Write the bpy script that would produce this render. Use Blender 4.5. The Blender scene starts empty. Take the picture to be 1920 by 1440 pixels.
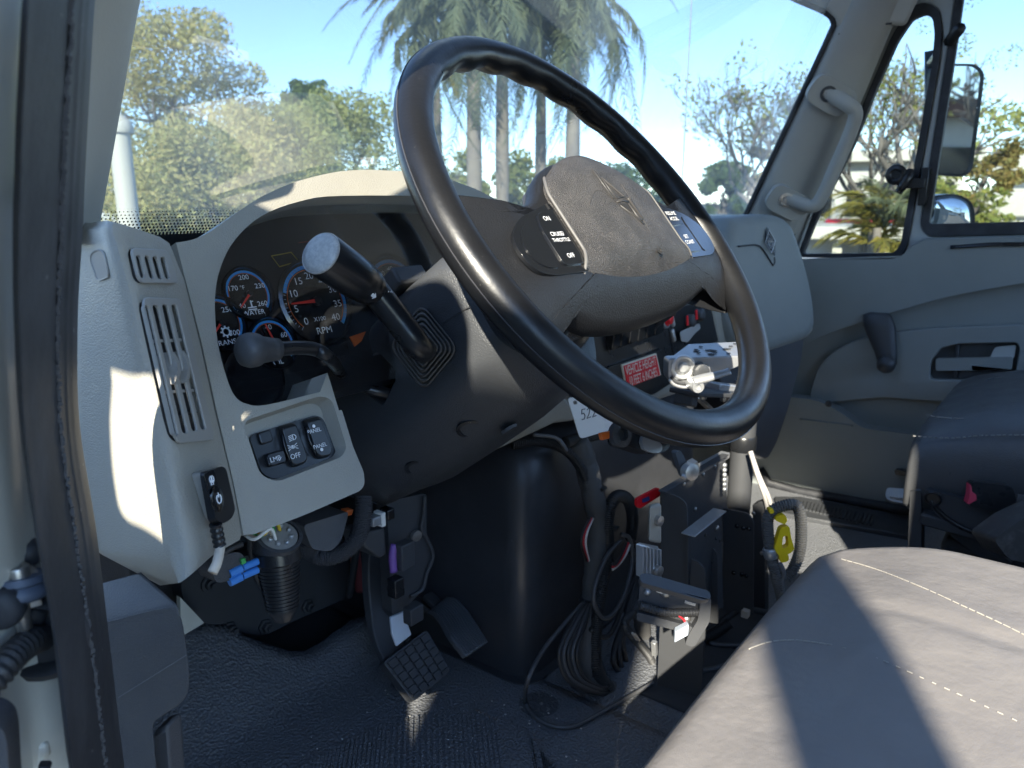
import bpy, bmesh, math, random
from mathutils import Vector as V, Matrix
from mathutils.geometry import tessellate_polygon, delaunay_2d_cdt
R = math.radians
sc = bpy.context.scene
rnd = random.Random(7)

# ------------------------------------------------------------------ camera, sky, sun, exposure
F, PITCH, YAW = 1442.0, R(13.3), R(53)
cam = bpy.data.objects.new("camera", bpy.data.cameras.new("camera"))
sc.collection.objects.link(cam)
cam.location = (0, 0, 0)                      # world origin: the lens, 1.75 m above the asphalt; X right, Y ahead of the truck
cam.rotation_euler = (R(90) - PITCH, 0, -YAW)
cam.data.sensor_width = 36
cam.data.lens = 36 * F / 1920
cam.data.clip_start, cam.data.clip_end = .02, 2000
cam.data.dof.use_dof = True
cam.data.dof.focus_distance = .72
cam.data.dof.aperture_fstop = 11
sc.camera = cam
SUN = V((-.79, -.40, .50)).normalized()
wd = bpy.data.worlds.new("World"); sc.world = wd; wd.use_nodes = True
nt = wd.node_tree; bg = nt.nodes["Background"]
sky = nt.nodes.new("ShaderNodeTexSky"); sky.sky_type = 'NISHITA'; sky.sun_disc = False
sky.sun_elevation = math.asin(SUN.z); sky.sun_rotation = math.atan2(SUN.x, SUN.y)
sky.altitude = 3000; sky.air_density = 1.1; sky.dust_density = 0; sky.ozone_density = 2
nt.links.new(sky.outputs[0], bg.inputs[0]); bg.inputs[1].default_value = .12
sl = bpy.data.lights.new("sun", 'SUN'); so = bpy.data.objects.new("sun", sl); sc.collection.objects.link(so)
sl.energy = 2.8; sl.angle = R(.5); sl.color = (1, .93, .78)
so.rotation_euler = SUN.to_track_quat('Z', 'Y').to_euler(); so.location = SUN * 30
vs = sc.view_settings; vs.view_transform = 'Standard'; vs.look = 'None'; vs.exposure = 2.55; vs.gamma = 1
sc.cycles.max_bounces = 10; sc.cycles.transparent_max_bounces = 16

# ------------------------------------------------------------------ picture point -> point on a real plane
def ray(px, py):
    x, y = (px - 960) / F, -(py - 720) / F
    c, s = math.cos(PITCH), math.sin(PITCH)
    v, w = c + s * y, -s + c * y
    cy, sy = math.cos(YAW), math.sin(YAW)
    return V((x * cy + v * sy, -x * sy + v * cy, w))
def oX(px, py, X): r = ray(px, py); return r * (X / r.x)
def oY(px, py, Y): r = ray(px, py); return r * (Y / r.y)
def oZ(px, py, Z): r = ray(px, py); return r * (Z / r.z)
class Plane:
    def __init__(s, p, n): s.p = V(p); s.n = V(n).normalized()
    def __call__(s, px, py, off=0.0):
        q = s.p + s.n * off; r = ray(px, py); return r * (q.dot(s.n) / r.dot(s.n))
    def pts(s, L, off=0.0): return [s(a, b, off) for a, b in L]
def plane3(a, b, c):
    n = (b - a).cross(c - a).normalized()
    if n.dot(a) > 0: n = -n                     # faces the lens
    return Plane(a, n)
# steering wheel frame: a across, b up in the wheel plane, h towards the driver
WC = V((.643, .375, -.025)); WN = V((0, -.777, .629)); WX = V((1, 0, 0)); WY = WN.cross(WX)
def W(a, b, h=0.0): return WC + WX * a + WY * b + WN * h
GZ = -1.75
def far(px, d, z=None):                          # point on the ground (or at height z) d metres out along a bearing
    r = ray(px, 380); k = d / math.hypot(r.x, r.y); return V((r.x * k, r.y * k, GZ if z is None else z))
def farz(px, py, d):
    r = ray(px, py); return r * (d / math.hypot(r.x, r.y))

# ------------------------------------------------------------------ curves
def crom(P, n=6, closed=False):
    P = [V(p) for p in P]; L = len(P); out = []
    rng = range(L) if closed else range(L - 1)
    for i in rng:
        if closed: p0, p1, p2, p3 = P[(i - 1) % L], P[i], P[(i + 1) % L], P[(i + 2) % L]
        else: p0, p1, p2, p3 = P[max(i - 1, 0)], P[i], P[i + 1], P[min(i + 2, L - 1)]
        for k in range(n):
            t = k / n
            out.append(.5 * ((2 * p1) + (p2 - p0) * t + (2 * p0 - 5 * p1 + 4 * p2 - p3) * t * t + (3 * p1 - p0 - 3 * p2 + p3) * t ** 3))
    if not closed: out.append(P[-1].copy())
    return out
def round2(P, r, n=4):                            # rounded corners of a closed outline (any dimension); r number or list
    P = [V(p) for p in P]; L = len(P); out = []
    for i in range(L):
        a, b, c = P[i - 1], P[i], P[(i + 1) % L]; rr = r[i] if isinstance(r, (list, tuple)) else r
        u, w = a - b, c - b; k = min(rr, u.length * .48, w.length * .48)
        if k < 1e-6: out.append(b); continue
        p, q = b + u.normalized() * k, b + w.normalized() * k
        for j in range(n + 1):
            t = j / n; out.append(p * (1 - t) ** 2 + b * (2 * t * (1 - t)) + q * t * t)
    return out

# ------------------------------------------------------------------ meshes
ORG = {}
def fill(loops, flat):                             # triangles of a planar outline with holes
    if len(loops) == 1: return tessellate_polygon(loops)
    nrm = V()
    for i, p in enumerate(loops[0]): nrm += loops[0][i - 1].cross(p)
    nrm.normalize(); u = nrm.orthogonal().normalized(); w = nrm.cross(u); c = flat[0]
    P2 = [((p - c).dot(u), (p - c).dot(w)) for p in flat]; E = []; b = 0
    for l in loops: E += [(b + i, b + (i + 1) % len(l)) for i in range(len(l))]; b += len(l)
    from mathutils import Vector as V2
    vo, eo, fo, ov, oe, of = delaunay_2d_cdt([V2(p) for p in P2], E, [], 0, 1e-7)
    def inside(q, l):
        r = False; j = len(l) - 1
        for i in range(len(l)):
            if (l[i][1] > q[1]) != (l[j][1] > q[1]) and q[0] < (l[j][0] - l[i][0]) * (q[1] - l[i][1]) / (l[j][1] - l[i][1]) + l[i][0]: r = not r
            j = i
        return r
    L2 = []; b = 0
    for l in loops: L2.append(P2[b:b + len(l)]); b += len(l)
    out = []
    for f in fo:
        if not all(ov[i] for i in f): continue
        g = [min(ov[i]) for i in f]; q = (sum(P2[i][0] for i in g) / 3, sum(P2[i][1] for i in g) / 3)
        if inside(q, L2[0]) and not any(inside(q, h) for h in L2[1:]): out.append(tuple(g))
    return out
class MB:
    def __init__(s): s.v = []; s.f = []; s.m = []
    def add(s, vs, fs, mi=0):
        b = len(s.v); s.v += [tuple(v) for v in vs]; s.f += [tuple(i + b for i in f) for f in fs]; s.m += [mi] * len(fs); return s
    def obox(s, c, x, y, z, mi=0):                # half axes as vectors
        c, x, y, z = V(c), V(x), V(y), V(z)
        vs = [c + x * i + y * j + z * k for i in (-1, 1) for j in (-1, 1) for k in (-1, 1)]
        return s.add(vs, [(0, 1, 3, 2), (4, 6, 7, 5), (0, 4, 5, 1), (2, 3, 7, 6), (0, 2, 6, 4), (1, 5, 7, 3)], mi)
    def box(s, c, d, mi=0): return s.obox(c, (d[0] / 2, 0, 0), (0, d[1] / 2, 0), (0, 0, d[2] / 2), mi)
    def bar(s, a, b, w, t, up=(0, 0, 1), mi=0):   # rectangular bar from a to b
        a, b = V(a), V(b); d = (b - a); x = d.cross(V(up)).normalized(); y = x.cross(d).normalized()
        return s.obox((a + b) / 2, d / 2, x * w / 2, y * t / 2, mi)
    def tube(s, P, r, n=8, closed=False, mi=0, flat=1.0):
        P = [V(p) for p in P]; L = len(P); T = []
        for i in range(L):
            a = P[(i - 1) % L] if closed or i > 0 else P[i]; b = P[(i + 1) % L] if closed or i < L - 1 else P[i]
            T.append((b - a).normalized())
        N = T[0].orthogonal().normalized(); vs = []
        for i in range(L):
            if i: N = (T[i - 1].rotation_difference(T[i]) @ N)
            N = (N - T[i] * N.dot(T[i])).normalized(); B = T[i].cross(N); rr = r[i] if isinstance(r, (list, tuple)) else r
            for k in range(n):
                a = 2 * math.pi * k / n; vs.append(P[i] + (N * math.cos(a) + B * math.sin(a) * flat) * rr)
        fs = []
        for i in range(L if closed else L - 1):
            j = (i + 1) % L
            for k in range(n): fs.append((i * n + k, i * n + (k + 1) % n, j * n + (k + 1) % n, j * n + k))
        if not closed: fs += [tuple(range(n - 1, -1, -1)), tuple((L - 1) * n + k for k in range(n))]
        return s.add(vs, fs, mi)
    def corr(s, P, r, pitch=.0035, n=10, mi=0):   # corrugated conduit
        P = [V(p) for p in P]; ln = sum((P[i + 1] - P[i]).length for i in range(len(P) - 1)); N = max(8, int(ln / pitch * 4))
        Q = []; d = 0; i = 0; acc = 0
        for k in range(N + 1):
            t = ln * k / N
            while i < len(P) - 2 and acc + (P[i + 1] - P[i]).length < t: acc += (P[i + 1] - P[i]).length; i += 1
            e = (P[i + 1] - P[i]).length; Q.append(P[i].lerp(P[i + 1], min(1, (t - acc) / max(e, 1e-9))))
        return s.tube(Q, [r * (1.0 if k % 4 < 2 else .84) for k in range(N + 1)], n, mi=mi)
    def prism(s, poly, off, holes=(), mi=0):      # planar outline (3D points) pushed by off
        loops = [[V(p) for p in poly]] + [[V(p) for p in h] for h in holes]; off = V(off)
        flat = [p for l in loops for p in l]; n = len(flat); tris = fill(loops, flat)
        fs = [tuple(t) for t in tris] + [tuple(i + n for i in reversed(t)) for t in tris]; b = 0
        for l in loops:
            for i in range(len(l)):
                j = (i + 1) % len(l); fs.append((b + i, b + j, b + j + n, b + i + n))
            b += len(l)
        return s.add(flat + [p + off for p in flat], fs, mi)
    def loft(s, loops, caps=True, mi=0, closed=True):
        n = len(loops[0]); vs = [p for l in loops for p in l]; fs = []
        for i in range(len(loops) - 1):
            for k in range(n if closed else n - 1): fs.append((i * n + k, i * n + (k + 1) % n, (i + 1) * n + (k + 1) % n, (i + 1) * n + k))
        if caps: fs += [tuple(range(n - 1, -1, -1)), tuple((len(loops) - 1) * n + k for k in range(n))]
        return s.add(vs, fs, mi)
    def lathe(s, prof, c, ax, n=24, mi=0):        # profile of (radius, height along ax)
        c, ax = V(c), V(ax).normalized(); x = ax.orthogonal().normalized(); y = ax.cross(x)
        return s.loft([[c + ax * h + (x * math.cos(2 * math.pi * k / n) + y * math.sin(2 * math.pi * k / n)) * max(r, 1e-5) for k in range(n)] for r, h in prof], mi=mi)
    def disc(s, c, ax, r, t, n=24, mi=0): return s.lathe([(r, 0), (r, t)], c, ax, n, mi)
    def text(s, body, c, x, y, h, mi=0, depth=.0003, wide=1.0, bold=.0):  # flat lettering standing on a surface, x along the line, y up
        cu = bpy.data.curves.new("t", 'FONT'); cu.body = body; cu.align_x = 'CENTER'; cu.align_y = 'CENTER'; cu.size = 1; cu.offset = bold; cu.resolution_u = 3
        o = bpy.data.objects.new("t", cu); sc.collection.objects.link(o); dg = bpy.context.evaluated_depsgraph_get()
        me = bpy.data.meshes.new_from_object(o.evaluated_get(dg)); x, y = V(x).normalized(), V(y).normalized(); z = x.cross(y).normalized(); k = h / .72; c = V(c)
        s.add([c + x * (v.co.x * k * wide) + y * (v.co.y * k) + z * depth for v in me.vertices], [tuple(p.vertices) for p in me.polygons], mi)
        bpy.data.objects.remove(o); bpy.data.curves.remove(cu); bpy.data.meshes.remove(me); return s
    def grid(s, rows, mi=0): return s.loft(rows, caps=False, mi=mi, closed=False)
    def build(s, name, mat, parent=None, bevel=0, seg=2, smooth=40, sub=0, solid=0, fix=True, base=None):
        if parent is not None: org = ORG[parent]
        else:
            xs, ys, zs = zip(*s.v); org = V(base) if base else V(((min(xs) + max(xs)) / 2, (min(ys) + max(ys)) / 2, min(zs)))
        me = bpy.data.meshes.new(name); me.from_pydata([(a - org.x, b - org.y, c - org.z) for a, b, c in s.v], [], s.f)
        mats = mat if isinstance(mat, (list, tuple)) else [mat]
        for m in mats: me.materials.append(m)
        if len(mats) > 1: me.polygons.foreach_set("material_index", s.m)
        if fix:
            bm = bmesh.new(); bm.from_mesh(me); bmesh.ops.remove_doubles(bm, verts=bm.verts, dist=2e-6); bmesh.ops.dissolve_degenerate(bm, edges=bm.edges, dist=1e-6); bmesh.ops.recalc_face_normals(bm, faces=bm.faces); bm.to_mesh(me); bm.free()
        if smooth:
            me.shade_smooth()
            if smooth < 180: me.set_sharp_from_angle(angle=R(smooth))
        o = bpy.data.objects.new(name, me); sc.collection.objects.link(o); ORG[o] = org
        if parent is not None: o.parent = parent
        else: o.location = org
        if solid: m = o.modifiers.new("s", 'SOLIDIFY'); m.thickness = solid; m.offset = 0
        if bevel:
            m = o.modifiers.new("b", 'BEVEL'); m.width = bevel; m.segments = seg; m.limit_method = 'ANGLE'; m.angle_limit = R(35); m.harden_normals = False
        if sub: m = o.modifiers.new("u", 'SUBSURF'); m.levels = sub; m.render_levels = sub
        return o
def cut(o, cutter):                                # boolean difference, applied at once
    me = bpy.data.meshes.new("c"); org = ORG[o]; me.from_pydata([(a - org.x, b - org.y, c - org.z) for a, b, c in cutter.v], [], cutter.f)
    bm = bmesh.new(); bm.from_mesh(me); bmesh.ops.recalc_face_normals(bm, faces=bm.faces); bm.to_mesh(me); bm.free()
    c = bpy.data.objects.new("c", me); sc.collection.objects.link(c); c.matrix_world = Matrix.Translation(org)
    m = o.modifiers.new("x", 'BOOLEAN'); m.operation = 'DIFFERENCE'; m.object = c; m.solver = 'EXACT'; m.use_self = True; m.use_hole_tolerant = True
    bpy.context.view_layer.update(); dg = bpy.context.evaluated_depsgraph_get(); old = o.data
    new = bpy.data.meshes.new_from_object(o.evaluated_get(dg)); o.modifiers.clear(); o.data = new; new.name = old.name
    new.shade_smooth(); new.set_sharp_from_angle(angle=R(35))
    bpy.data.objects.remove(c); bpy.data.meshes.remove(me)
def thing(name, label, cat, loc, group=None):
    o = bpy.data.objects.new(name, None); sc.collection.objects.link(o); o.empty_display_size = .05
    o.location = loc; ORG[o] = V(loc); return tag(o, label, cat, group)
def tag(o, label, cat, group=None, kind=None):
    if label: o["label"] = label
    if cat: o["category"] = cat
    if group: o["group"] = group
    if kind: o["kind"] = kind
    return o
def struct(o): o["kind"] = "structure"; return o
def stuff(o): o["kind"] = "stuff"; return o

# ------------------------------------------------------------------ materials
def M(name, col, rough=.5, metal=0, spec=.5, bump=(), var=None, coat=0, speck=None, rvar=0):
    m = bpy.data.materials.new(name); m.use_nodes = True; t = m.node_tree; b = t.nodes["Principled BSDF"]
    b.inputs["Roughness"].default_value = rough; b.inputs["Metallic"].default_value = metal
    b.inputs["Specular IOR Level"].default_value = spec; b.inputs["Coat Weight"].default_value = coat
    b.inputs["Coat Roughness"].default_value = .15
    col = tuple(col) + (1,); b.inputs["Base Color"].default_value = col
    if not (bump or var or speck or rvar): return m
    tc = t.nodes.new("ShaderNodeTexCoord"); co = tc.outputs["Object"]
    def noise(scale, det=3, rg=.6):
        n = t.nodes.new("ShaderNodeTexNoise"); n.inputs["Scale"].default_value = scale; n.inputs["Detail"].default_value = det
        n.inputs["Roughness"].default_value = rg; t.links.new(co, n.inputs["Vector"]); return n.outputs["Fac"]
    def mp(src, a, b_, c, d):
        n = t.nodes.new("ShaderNodeMapRange"); t.links.new(src, n.inputs[0])
        for i, x in enumerate((a, b_, c, d)): n.inputs[i + 1].default_value = x
        return n.outputs[0]
    def mix(fac, a, b_):
        n = t.nodes.new("ShaderNodeMix"); n.data_type = 'RGBA'
        for k, x in ((0, fac), (6, a), (7, b_)):
            if hasattr(x, "is_linked") or hasattr(x, "links"): t.links.new(x, n.inputs[k])
            elif isinstance(x, (int, float)): n.inputs[k].default_value = x
            else: n.inputs[k].default_value = tuple(x)[:3] + (1,)
        return n.outputs[2]
    cs = None
    if var:                                         # (scale, other colour, low, high)
        f = mp(noise(var[0], 5, .65), var[2], var[3], 0, 1); cs = mix(f, col, var[1])
    if speck:                                       # dust / scuff flecks: (scale, colour, threshold)
        f = mp(noise(speck[0], 2, .5), speck[2], speck[2] + .06, 0, 1); cs = mix(f, cs if cs else col, speck[1])
    if cs: t.links.new(cs, b.inputs["Base Color"])
    if rvar: t.links.new(mp(noise(14, 4, .65), .3, .7, max(.03, rough - rvar), min(1, rough + rvar)), b.inputs["Roughness"])
    nrm = None
    for kind, scale, st, dist in bump:
        if kind == 'n': h = noise(scale, 3, .6)
        elif kind == 'w':
            n = t.nodes.new("ShaderNodeTexWave"); n.inputs["Scale"].default_value = scale; n.inputs["Distortion"].default_value = .4; t.links.new(co, n.inputs["Vector"]); h = n.outputs["Fac"]
        else:
            n = t.nodes.new("ShaderNodeTexVoronoi"); n.inputs["Scale"].default_value = scale
            if kind == 'c': n.feature = 'DISTANCE_TO_EDGE'
            w = t.nodes.new("ShaderNodeMix"); w.data_type = 'VECTOR'; nn = t.nodes.new("ShaderNodeTexNoise"); nn.inputs["Scale"].default_value = scale * .6
            t.links.new(co, nn.inputs["Vector"]); w.inputs[0].default_value = 1.2 / scale * .5; t.links.new(co, w.inputs[4]); t.links.new(nn.outputs["Color"], w.inputs[5])
            t.links.new(w.outputs[1], n.inputs["Vector"]); h = n.outputs["Distance"]
            if kind == 'c': h = mp(h, 0, .25, 0, 1)
        bn = t.nodes.new("ShaderNodeBump"); bn.inputs["Strength"].default_value = st; bn.inputs["Distance"].default_value = dist
        t.links.new(h, bn.inputs["Height"])
        if nrm: t.links.new(nrm, bn.inputs["Normal"])
        nrm = bn.outputs[0]
    if nrm: t.links.new(nrm, b.inputs["Normal"])
    return m
def glassmat(name, tint=(1, 1, 1), refl=.06, dust=0, dustcol=(.8, .8, .75), dscale=6):
    m = bpy.data.materials.new(name); m.use_nodes = True; t = m.node_tree; t.nodes.clear()
    out = t.nodes.new("ShaderNodeOutputMaterial"); tr = t.nodes.new("ShaderNodeBsdfTransparent"); tr.inputs[0].default_value = tuple(tint) + (1,)
    gl = t.nodes.new("ShaderNodeBsdfGlossy"); gl.inputs["Roughness"].default_value = .02
    fr = t.nodes.new("ShaderNodeFresnel"); fr.inputs[0].default_value = 1.45
    k = t.nodes.new("ShaderNodeMath"); k.operation = 'MULTIPLY'; k.inputs[1].default_value = refl / .04; t.links.new(fr.outputs[0], k.inputs[0])
    k2 = t.nodes.new("ShaderNodeClamp"); t.links.new(k.outputs[0], k2.inputs[0]); k2.inputs[2].default_value = .7
    mx = t.nodes.new("ShaderNodeMixShader"); t.links.new(k2.outputs[0], mx.inputs[0]); t.links.new(tr.outputs[0], mx.inputs[1]); t.links.new(gl.outputs[0], mx.inputs[2])
    last = mx.outputs[0]
    if dust:
        tc = t.nodes.new("ShaderNodeTexCoord"); no = t.nodes.new("ShaderNodeTexNoise"); no.inputs["Scale"].default_value = dscale; no.inputs["Detail"].default_value = 6
        mpn = t.nodes.new("ShaderNodeMapping"); mpn.inputs["Scale"].default_value = (1, 1, .5); t.links.new(tc.outputs["Object"], mpn.inputs[0]); t.links.new(mpn.outputs[0], no.inputs["Vector"])
        mr = t.nodes.new("ShaderNodeMapRange"); t.links.new(no.outputs["Fac"], mr.inputs[0])
        for i, x in enumerate((.3, .75, dust * .35, dust * 1.6)): mr.inputs[i + 1].default_value = x
        sp = t.nodes.new("ShaderNodeTexVoronoi"); sp.inputs["Scale"].default_value = 38; t.links.new(tc.outputs["Object"], sp.inputs["Vector"])
        ms = t.nodes.new("ShaderNodeMapRange"); t.links.new(sp.outputs["Distance"], ms.inputs[0])
        for i, x in enumerate((.05, .085, .75, 0)): ms.inputs[i + 1].default_value = x
        # only a few cells carry a dirt speck
        gt = t.nodes.new("ShaderNodeMath"); gt.operation = 'GREATER_THAN'; gt.inputs[1].default_value = .86
        sx = t.nodes.new("ShaderNodeSeparateColor"); t.links.new(sp.outputs["Color"], sx.inputs[0]); t.links.new(sx.outputs[0], gt.inputs[0])
        mu = t.nodes.new("ShaderNodeMath"); mu.operation = 'MULTIPLY'; t.links.new(ms.outputs[0], mu.inputs[0]); t.links.new(gt.outputs[0], mu.inputs[1])
        ad = t.nodes.new("ShaderNodeMath"); ad.operation = 'MAXIMUM'; t.links.new(mr.outputs[0], ad.inputs[0]); t.links.new(mu.outputs[0], ad.inputs[1])
        df = t.nodes.new("ShaderNodeBsdfDiffuse"); df.inputs[0].default_value = tuple(dustcol) + (1,)
        tl = t.nodes.new("ShaderNodeBsdfTranslucent"); tl.inputs[0].default_value = tuple(dustcol) + (1,)
        md = t.nodes.new("ShaderNodeMixShader"); md.inputs[0].default_value = .5; t.links.new(df.outputs[0], md.inputs[1]); t.links.new(tl.outputs[0], md.inputs[2])
        m2 = t.nodes.new("ShaderNodeMixShader"); t.links.new(ad.outputs[0], m2.inputs[0]); t.links.new(last, m2.inputs[1]); t.links.new(md.outputs[0], m2.inputs[2]); last = m2.outputs[0]
    t.links.new(last, out.inputs[0]); return m

GRAIN = (('c', 420, .28, .0006), ('n', 900, .15, .0004))
greige = M("greige dash plastic", (.325, .308, .262), .5, bump=GRAIN, var=(9, (.285, .272, .235), .45, .8), rvar=.08)
greigesm = M("greige vent plastic", (.30, .29, .265), .45, bump=(('n', 500, .1, .0004),))
pillarm = M("grey pillar trim", (.37, .36, .325), .6, bump=(('n', 260, .25, .0006),), var=(5, (.32, .31, .285), .4, .8))
doorgrey = M("slate grey door plastic", (.225, .245, .24), .55, bump=(('n', 420, .18, .0006),), var=(4, (.195, .215, .21), .4, .8), rvar=.08)
kickm = M("dark grey kick plastic", (.074, .073, .075), .55, bump=GRAIN, var=(12, (.06, .061, .067), .4, .75))
blackpl = M("black grained plastic", (.044, .047, .052), .42, bump=GRAIN, speck=(160, (.12, .12, .12), .76), rvar=.1)
blacksm = M("black smooth plastic", (.014, .015, .017), .3, bump=(('n', 300, .05, .0004),), rvar=.08)
blackgl = M("gloss black plastic", (.008, .009, .011), .16, coat=.3)
blackmt = M("matte black paint", (.048, .050, .054), .55, bump=(('n', 400, .15, .0005),), speck=(120, (.16, .15, .14), .78), rvar=.1)
rubber = M("aged black rubber", (.024, .0255, .030), .6, bump=(('n', 180, .35, .0008), ('n', 30, .2, .001)), var=(16, (.065, .067, .074), .46, .8), speck=(150, (.28, .28, .27), .74))
rimm = M("worn wheel rim", (.008, .0083, .0095), .36, spec=.4, bump=(('n', 260, .22, .0006), ('n', 60, .15, .001)), speck=(300, (.05, .047, .043), .74), rvar=.10)
padm = M("grained wheel pad", (.036, .033, .031), .5, bump=(('c', 560, .75, .0009), ('n', 1100, .4, .0006)), var=(30, (.075, .069, .065), .4, .75))
white = M("white lettering", (.8, .8, .8), .6)
redm = M("red paint", (.80, .012, .02), .4)
needle = M("orange red needle", (.85, .05, .03), .4)
bluem = M("blue scale band", (.03, .28, .62), .4)
orange = M("orange reflector", (.65, .13, .02), .35)
cream = M("cream label", (.78, .74, .60), .5)
bodyw = M("cream white body paint", (.70, .68, .59), .35, coat=.4, var=(9, (.50, .48, .42), .45, .85), speck=(60, (.28, .25, .2), .74))
steel = M("zinc steel", (.55, .53, .5), .38, metal=.9, var=(80, (.3, .26, .22), .45, .8))
silver = M("painted silver metal", (.42, .43, .44), .36, metal=.6, bump=(('n', 200, .1, .0004),), var=(20, (.34, .35, .36), .4, .8))
aluf = M("bare aluminium", (.62, .63, .64), .4, metal=.8)
mirrorm = M("mirror glass", (.86, .88, .9), .02, metal=1)
greyframe = M("grey door frame paint", (.40, .42, .41), .42, coat=.2, var=(8, (.33, .35, .34), .4, .8))
headl = M("headliner trim", (.45, .44, .40), .75, bump=(('n', 220, .3, .0006),))
leather = M("brown grey vinyl seat", (.188, .174, .166), .47, bump=(('c', 480, .14, .0005), ('n', 26, .5, .004), ('n', 700, .2, .0004)), var=(7, (.222, .207, .197), .4, .75), rvar=.1)
leather2 = M("slate vinyl seat", (.075, .078, .083), .36, bump=(('c', 330, .25, .0007), ('n', 30, .3, .003)), var=(9, (.08, .08, .082), .4, .8), rvar=.1)
thread = M("pale thread", (.36, .34, .30), .8)
matm = M("pebbled black floor mat", (.155, .162, .176), .46, bump=(('v', 230, .9, .0022),), var=(3, (.165, .17, .18), .45, .8), speck=(140, (.2, .2, .19), .77))
wire_black = M("black cable jacket", (.032, .032, .033), .5, bump=(('n', 200, .15, .0005),))
tape = M("grey cloth tape", (.085, .084, .083), .8, bump=(('n', 500, .5, .001), ('n', 60, .5, .003)), var=(30, (.085, .083, .08), .4, .8))
wred = M("red wire", (.55, .03, .04), .45); wwhite = M("white wire", (.75, .73, .68), .5); wgreen = M("green wire", (.05, .35, .08), .45)
wyel = M("yellow wire", (.75, .5, .05), .45); wpur = M("purple wire", (.22, .1, .35), .5); wbrick = M("brick red hose", (.28, .06, .06), .5)
wblue = M("blue connector", (.05, .22, .6), .4); yellow = M("yellow plastic", (.95, .66, .015), .4); wtan = M("tan sleeve", (.62, .53, .42), .6)
paper = M("white card", (.78, .78, .75), .55, var=(40, (.62, .62, .6), .55, .75)); ink = M("ink", (.03, .03, .04), .6)
# ------------------------------------------------------------------ the place outside
asphalt = M("sun bleached concrete", (.17, .165, .15), .9, bump=(('n', 40, .3, .004),), var=(.6, (.14, .137, .127), .4, .7))
grassm = M("grass", (.07, .10, .03), .9, var=(1.5, (.12, .12, .05), .4, .7))
def leafmat(name, c1, c2, trans=.35):
    m = bpy.data.materials.new(name); m.use_nodes = True; t = m.node_tree; t.nodes.clear()
    g = t.nodes.new("ShaderNodeNewGeometry"); mx = t.nodes.new("ShaderNodeMix"); mx.data_type = 'RGBA'
    t.links.new(g.outputs["Random Per Island"], mx.inputs[0]); mx.inputs[6].default_value = tuple(c1) + (1,); mx.inputs[7].default_value = tuple(c2) + (1,)
    d = t.nodes.new("ShaderNodeBsdfDiffuse"); l = t.nodes.new("ShaderNodeBsdfTranslucent"); s = t.nodes.new("ShaderNodeMixShader"); s.inputs[0].default_value = trans
    o = t.nodes.new("ShaderNodeOutputMaterial")
    t.links.new(mx.outputs[2], d.inputs[0]); t.links.new(mx.outputs[2], l.inputs[0]); t.links.new(d.outputs[0], s.inputs[1]); t.links.new(l.outputs[0], s.inputs[2]); t.links.new(s.outputs[0], o.inputs[0])
    return m
lf_tan = leafmat("tan and olive leaves", (.58, .48, .20), (.46, .45, .16))
lf_green = leafmat("olive green leaves", (.34, .38, .13), (.47, .45, .17))
lf_dark = leafmat("deep green leaves", (.09, .15, .045), (.17, .22, .06))
lf_yel = leafmat("yellow green leaves", (.36, .34, .09), (.21, .26, .07))
lf_orange = leafmat("orange brown leaves", (.38, .27, .10), (.30, .29, .10))
lf_palm = leafmat("palm leaflets", (.15, .18, .10), (.23, .245, .13), .3)
lf_palmy = leafmat("yellowing palm leaflets", (.34, .27, .06), (.2, .2, .05), .3)
barkm = M("grey brown bark", (.17, .145, .12), .9, bump=(('n', 12, .6, .02),), var=(3, (.26, .23, .2), .4, .7))
palmbark = M("pale palm trunk", (.23, .19, .15), .85, bump=(('n', 9, .4, .01),), var=(2.2, (.33, .27, .19), .4, .7))
shaft = M("palm crownshaft", (.13, .17, .06), .5, var=(2, (.26, .17, .08), .45, .7))
wallw = M("white stucco", (.72, .70, .64), .9, bump=(('n', 30, .2, .005),), var=(1.2, (.62, .6, .54), .4, .8))
fasciam = M("cream fascia", (.66, .62, .52), .8); darkgl = M("dark window glass", (.03, .035, .04), .1)
shadem = M("brown tile roof", (.2, .1, .07), .8, bump=(('w', 6, .6, .03),)); polem = M("cream painted post", (.66, .62, .5), .6)

g = MB(); n = 40
for i in range(n):
    for j in range(n): pass
g.add([(-600, -600, GZ), (900, -600, GZ), (900, 900, GZ), (-600, 900, GZ)], [(0, 1, 2, 3)])
struct(g.build("parking_lot", asphalt, base=(0, 0, GZ), smooth=0))
g = MB(); L = [far(px, d, GZ + .012) for px, d in ((-200, 17), (300, 18), (900, 18), (1300, 20))] + [far(px, d, GZ + .012) for px, d in ((1300, 60), (900, 90), (300, 90), (-200, 60))]
g.prism(L, (0, 0, .1)); o = g.build("grass_verge", grassm, smooth=0); struct(o)
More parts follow.
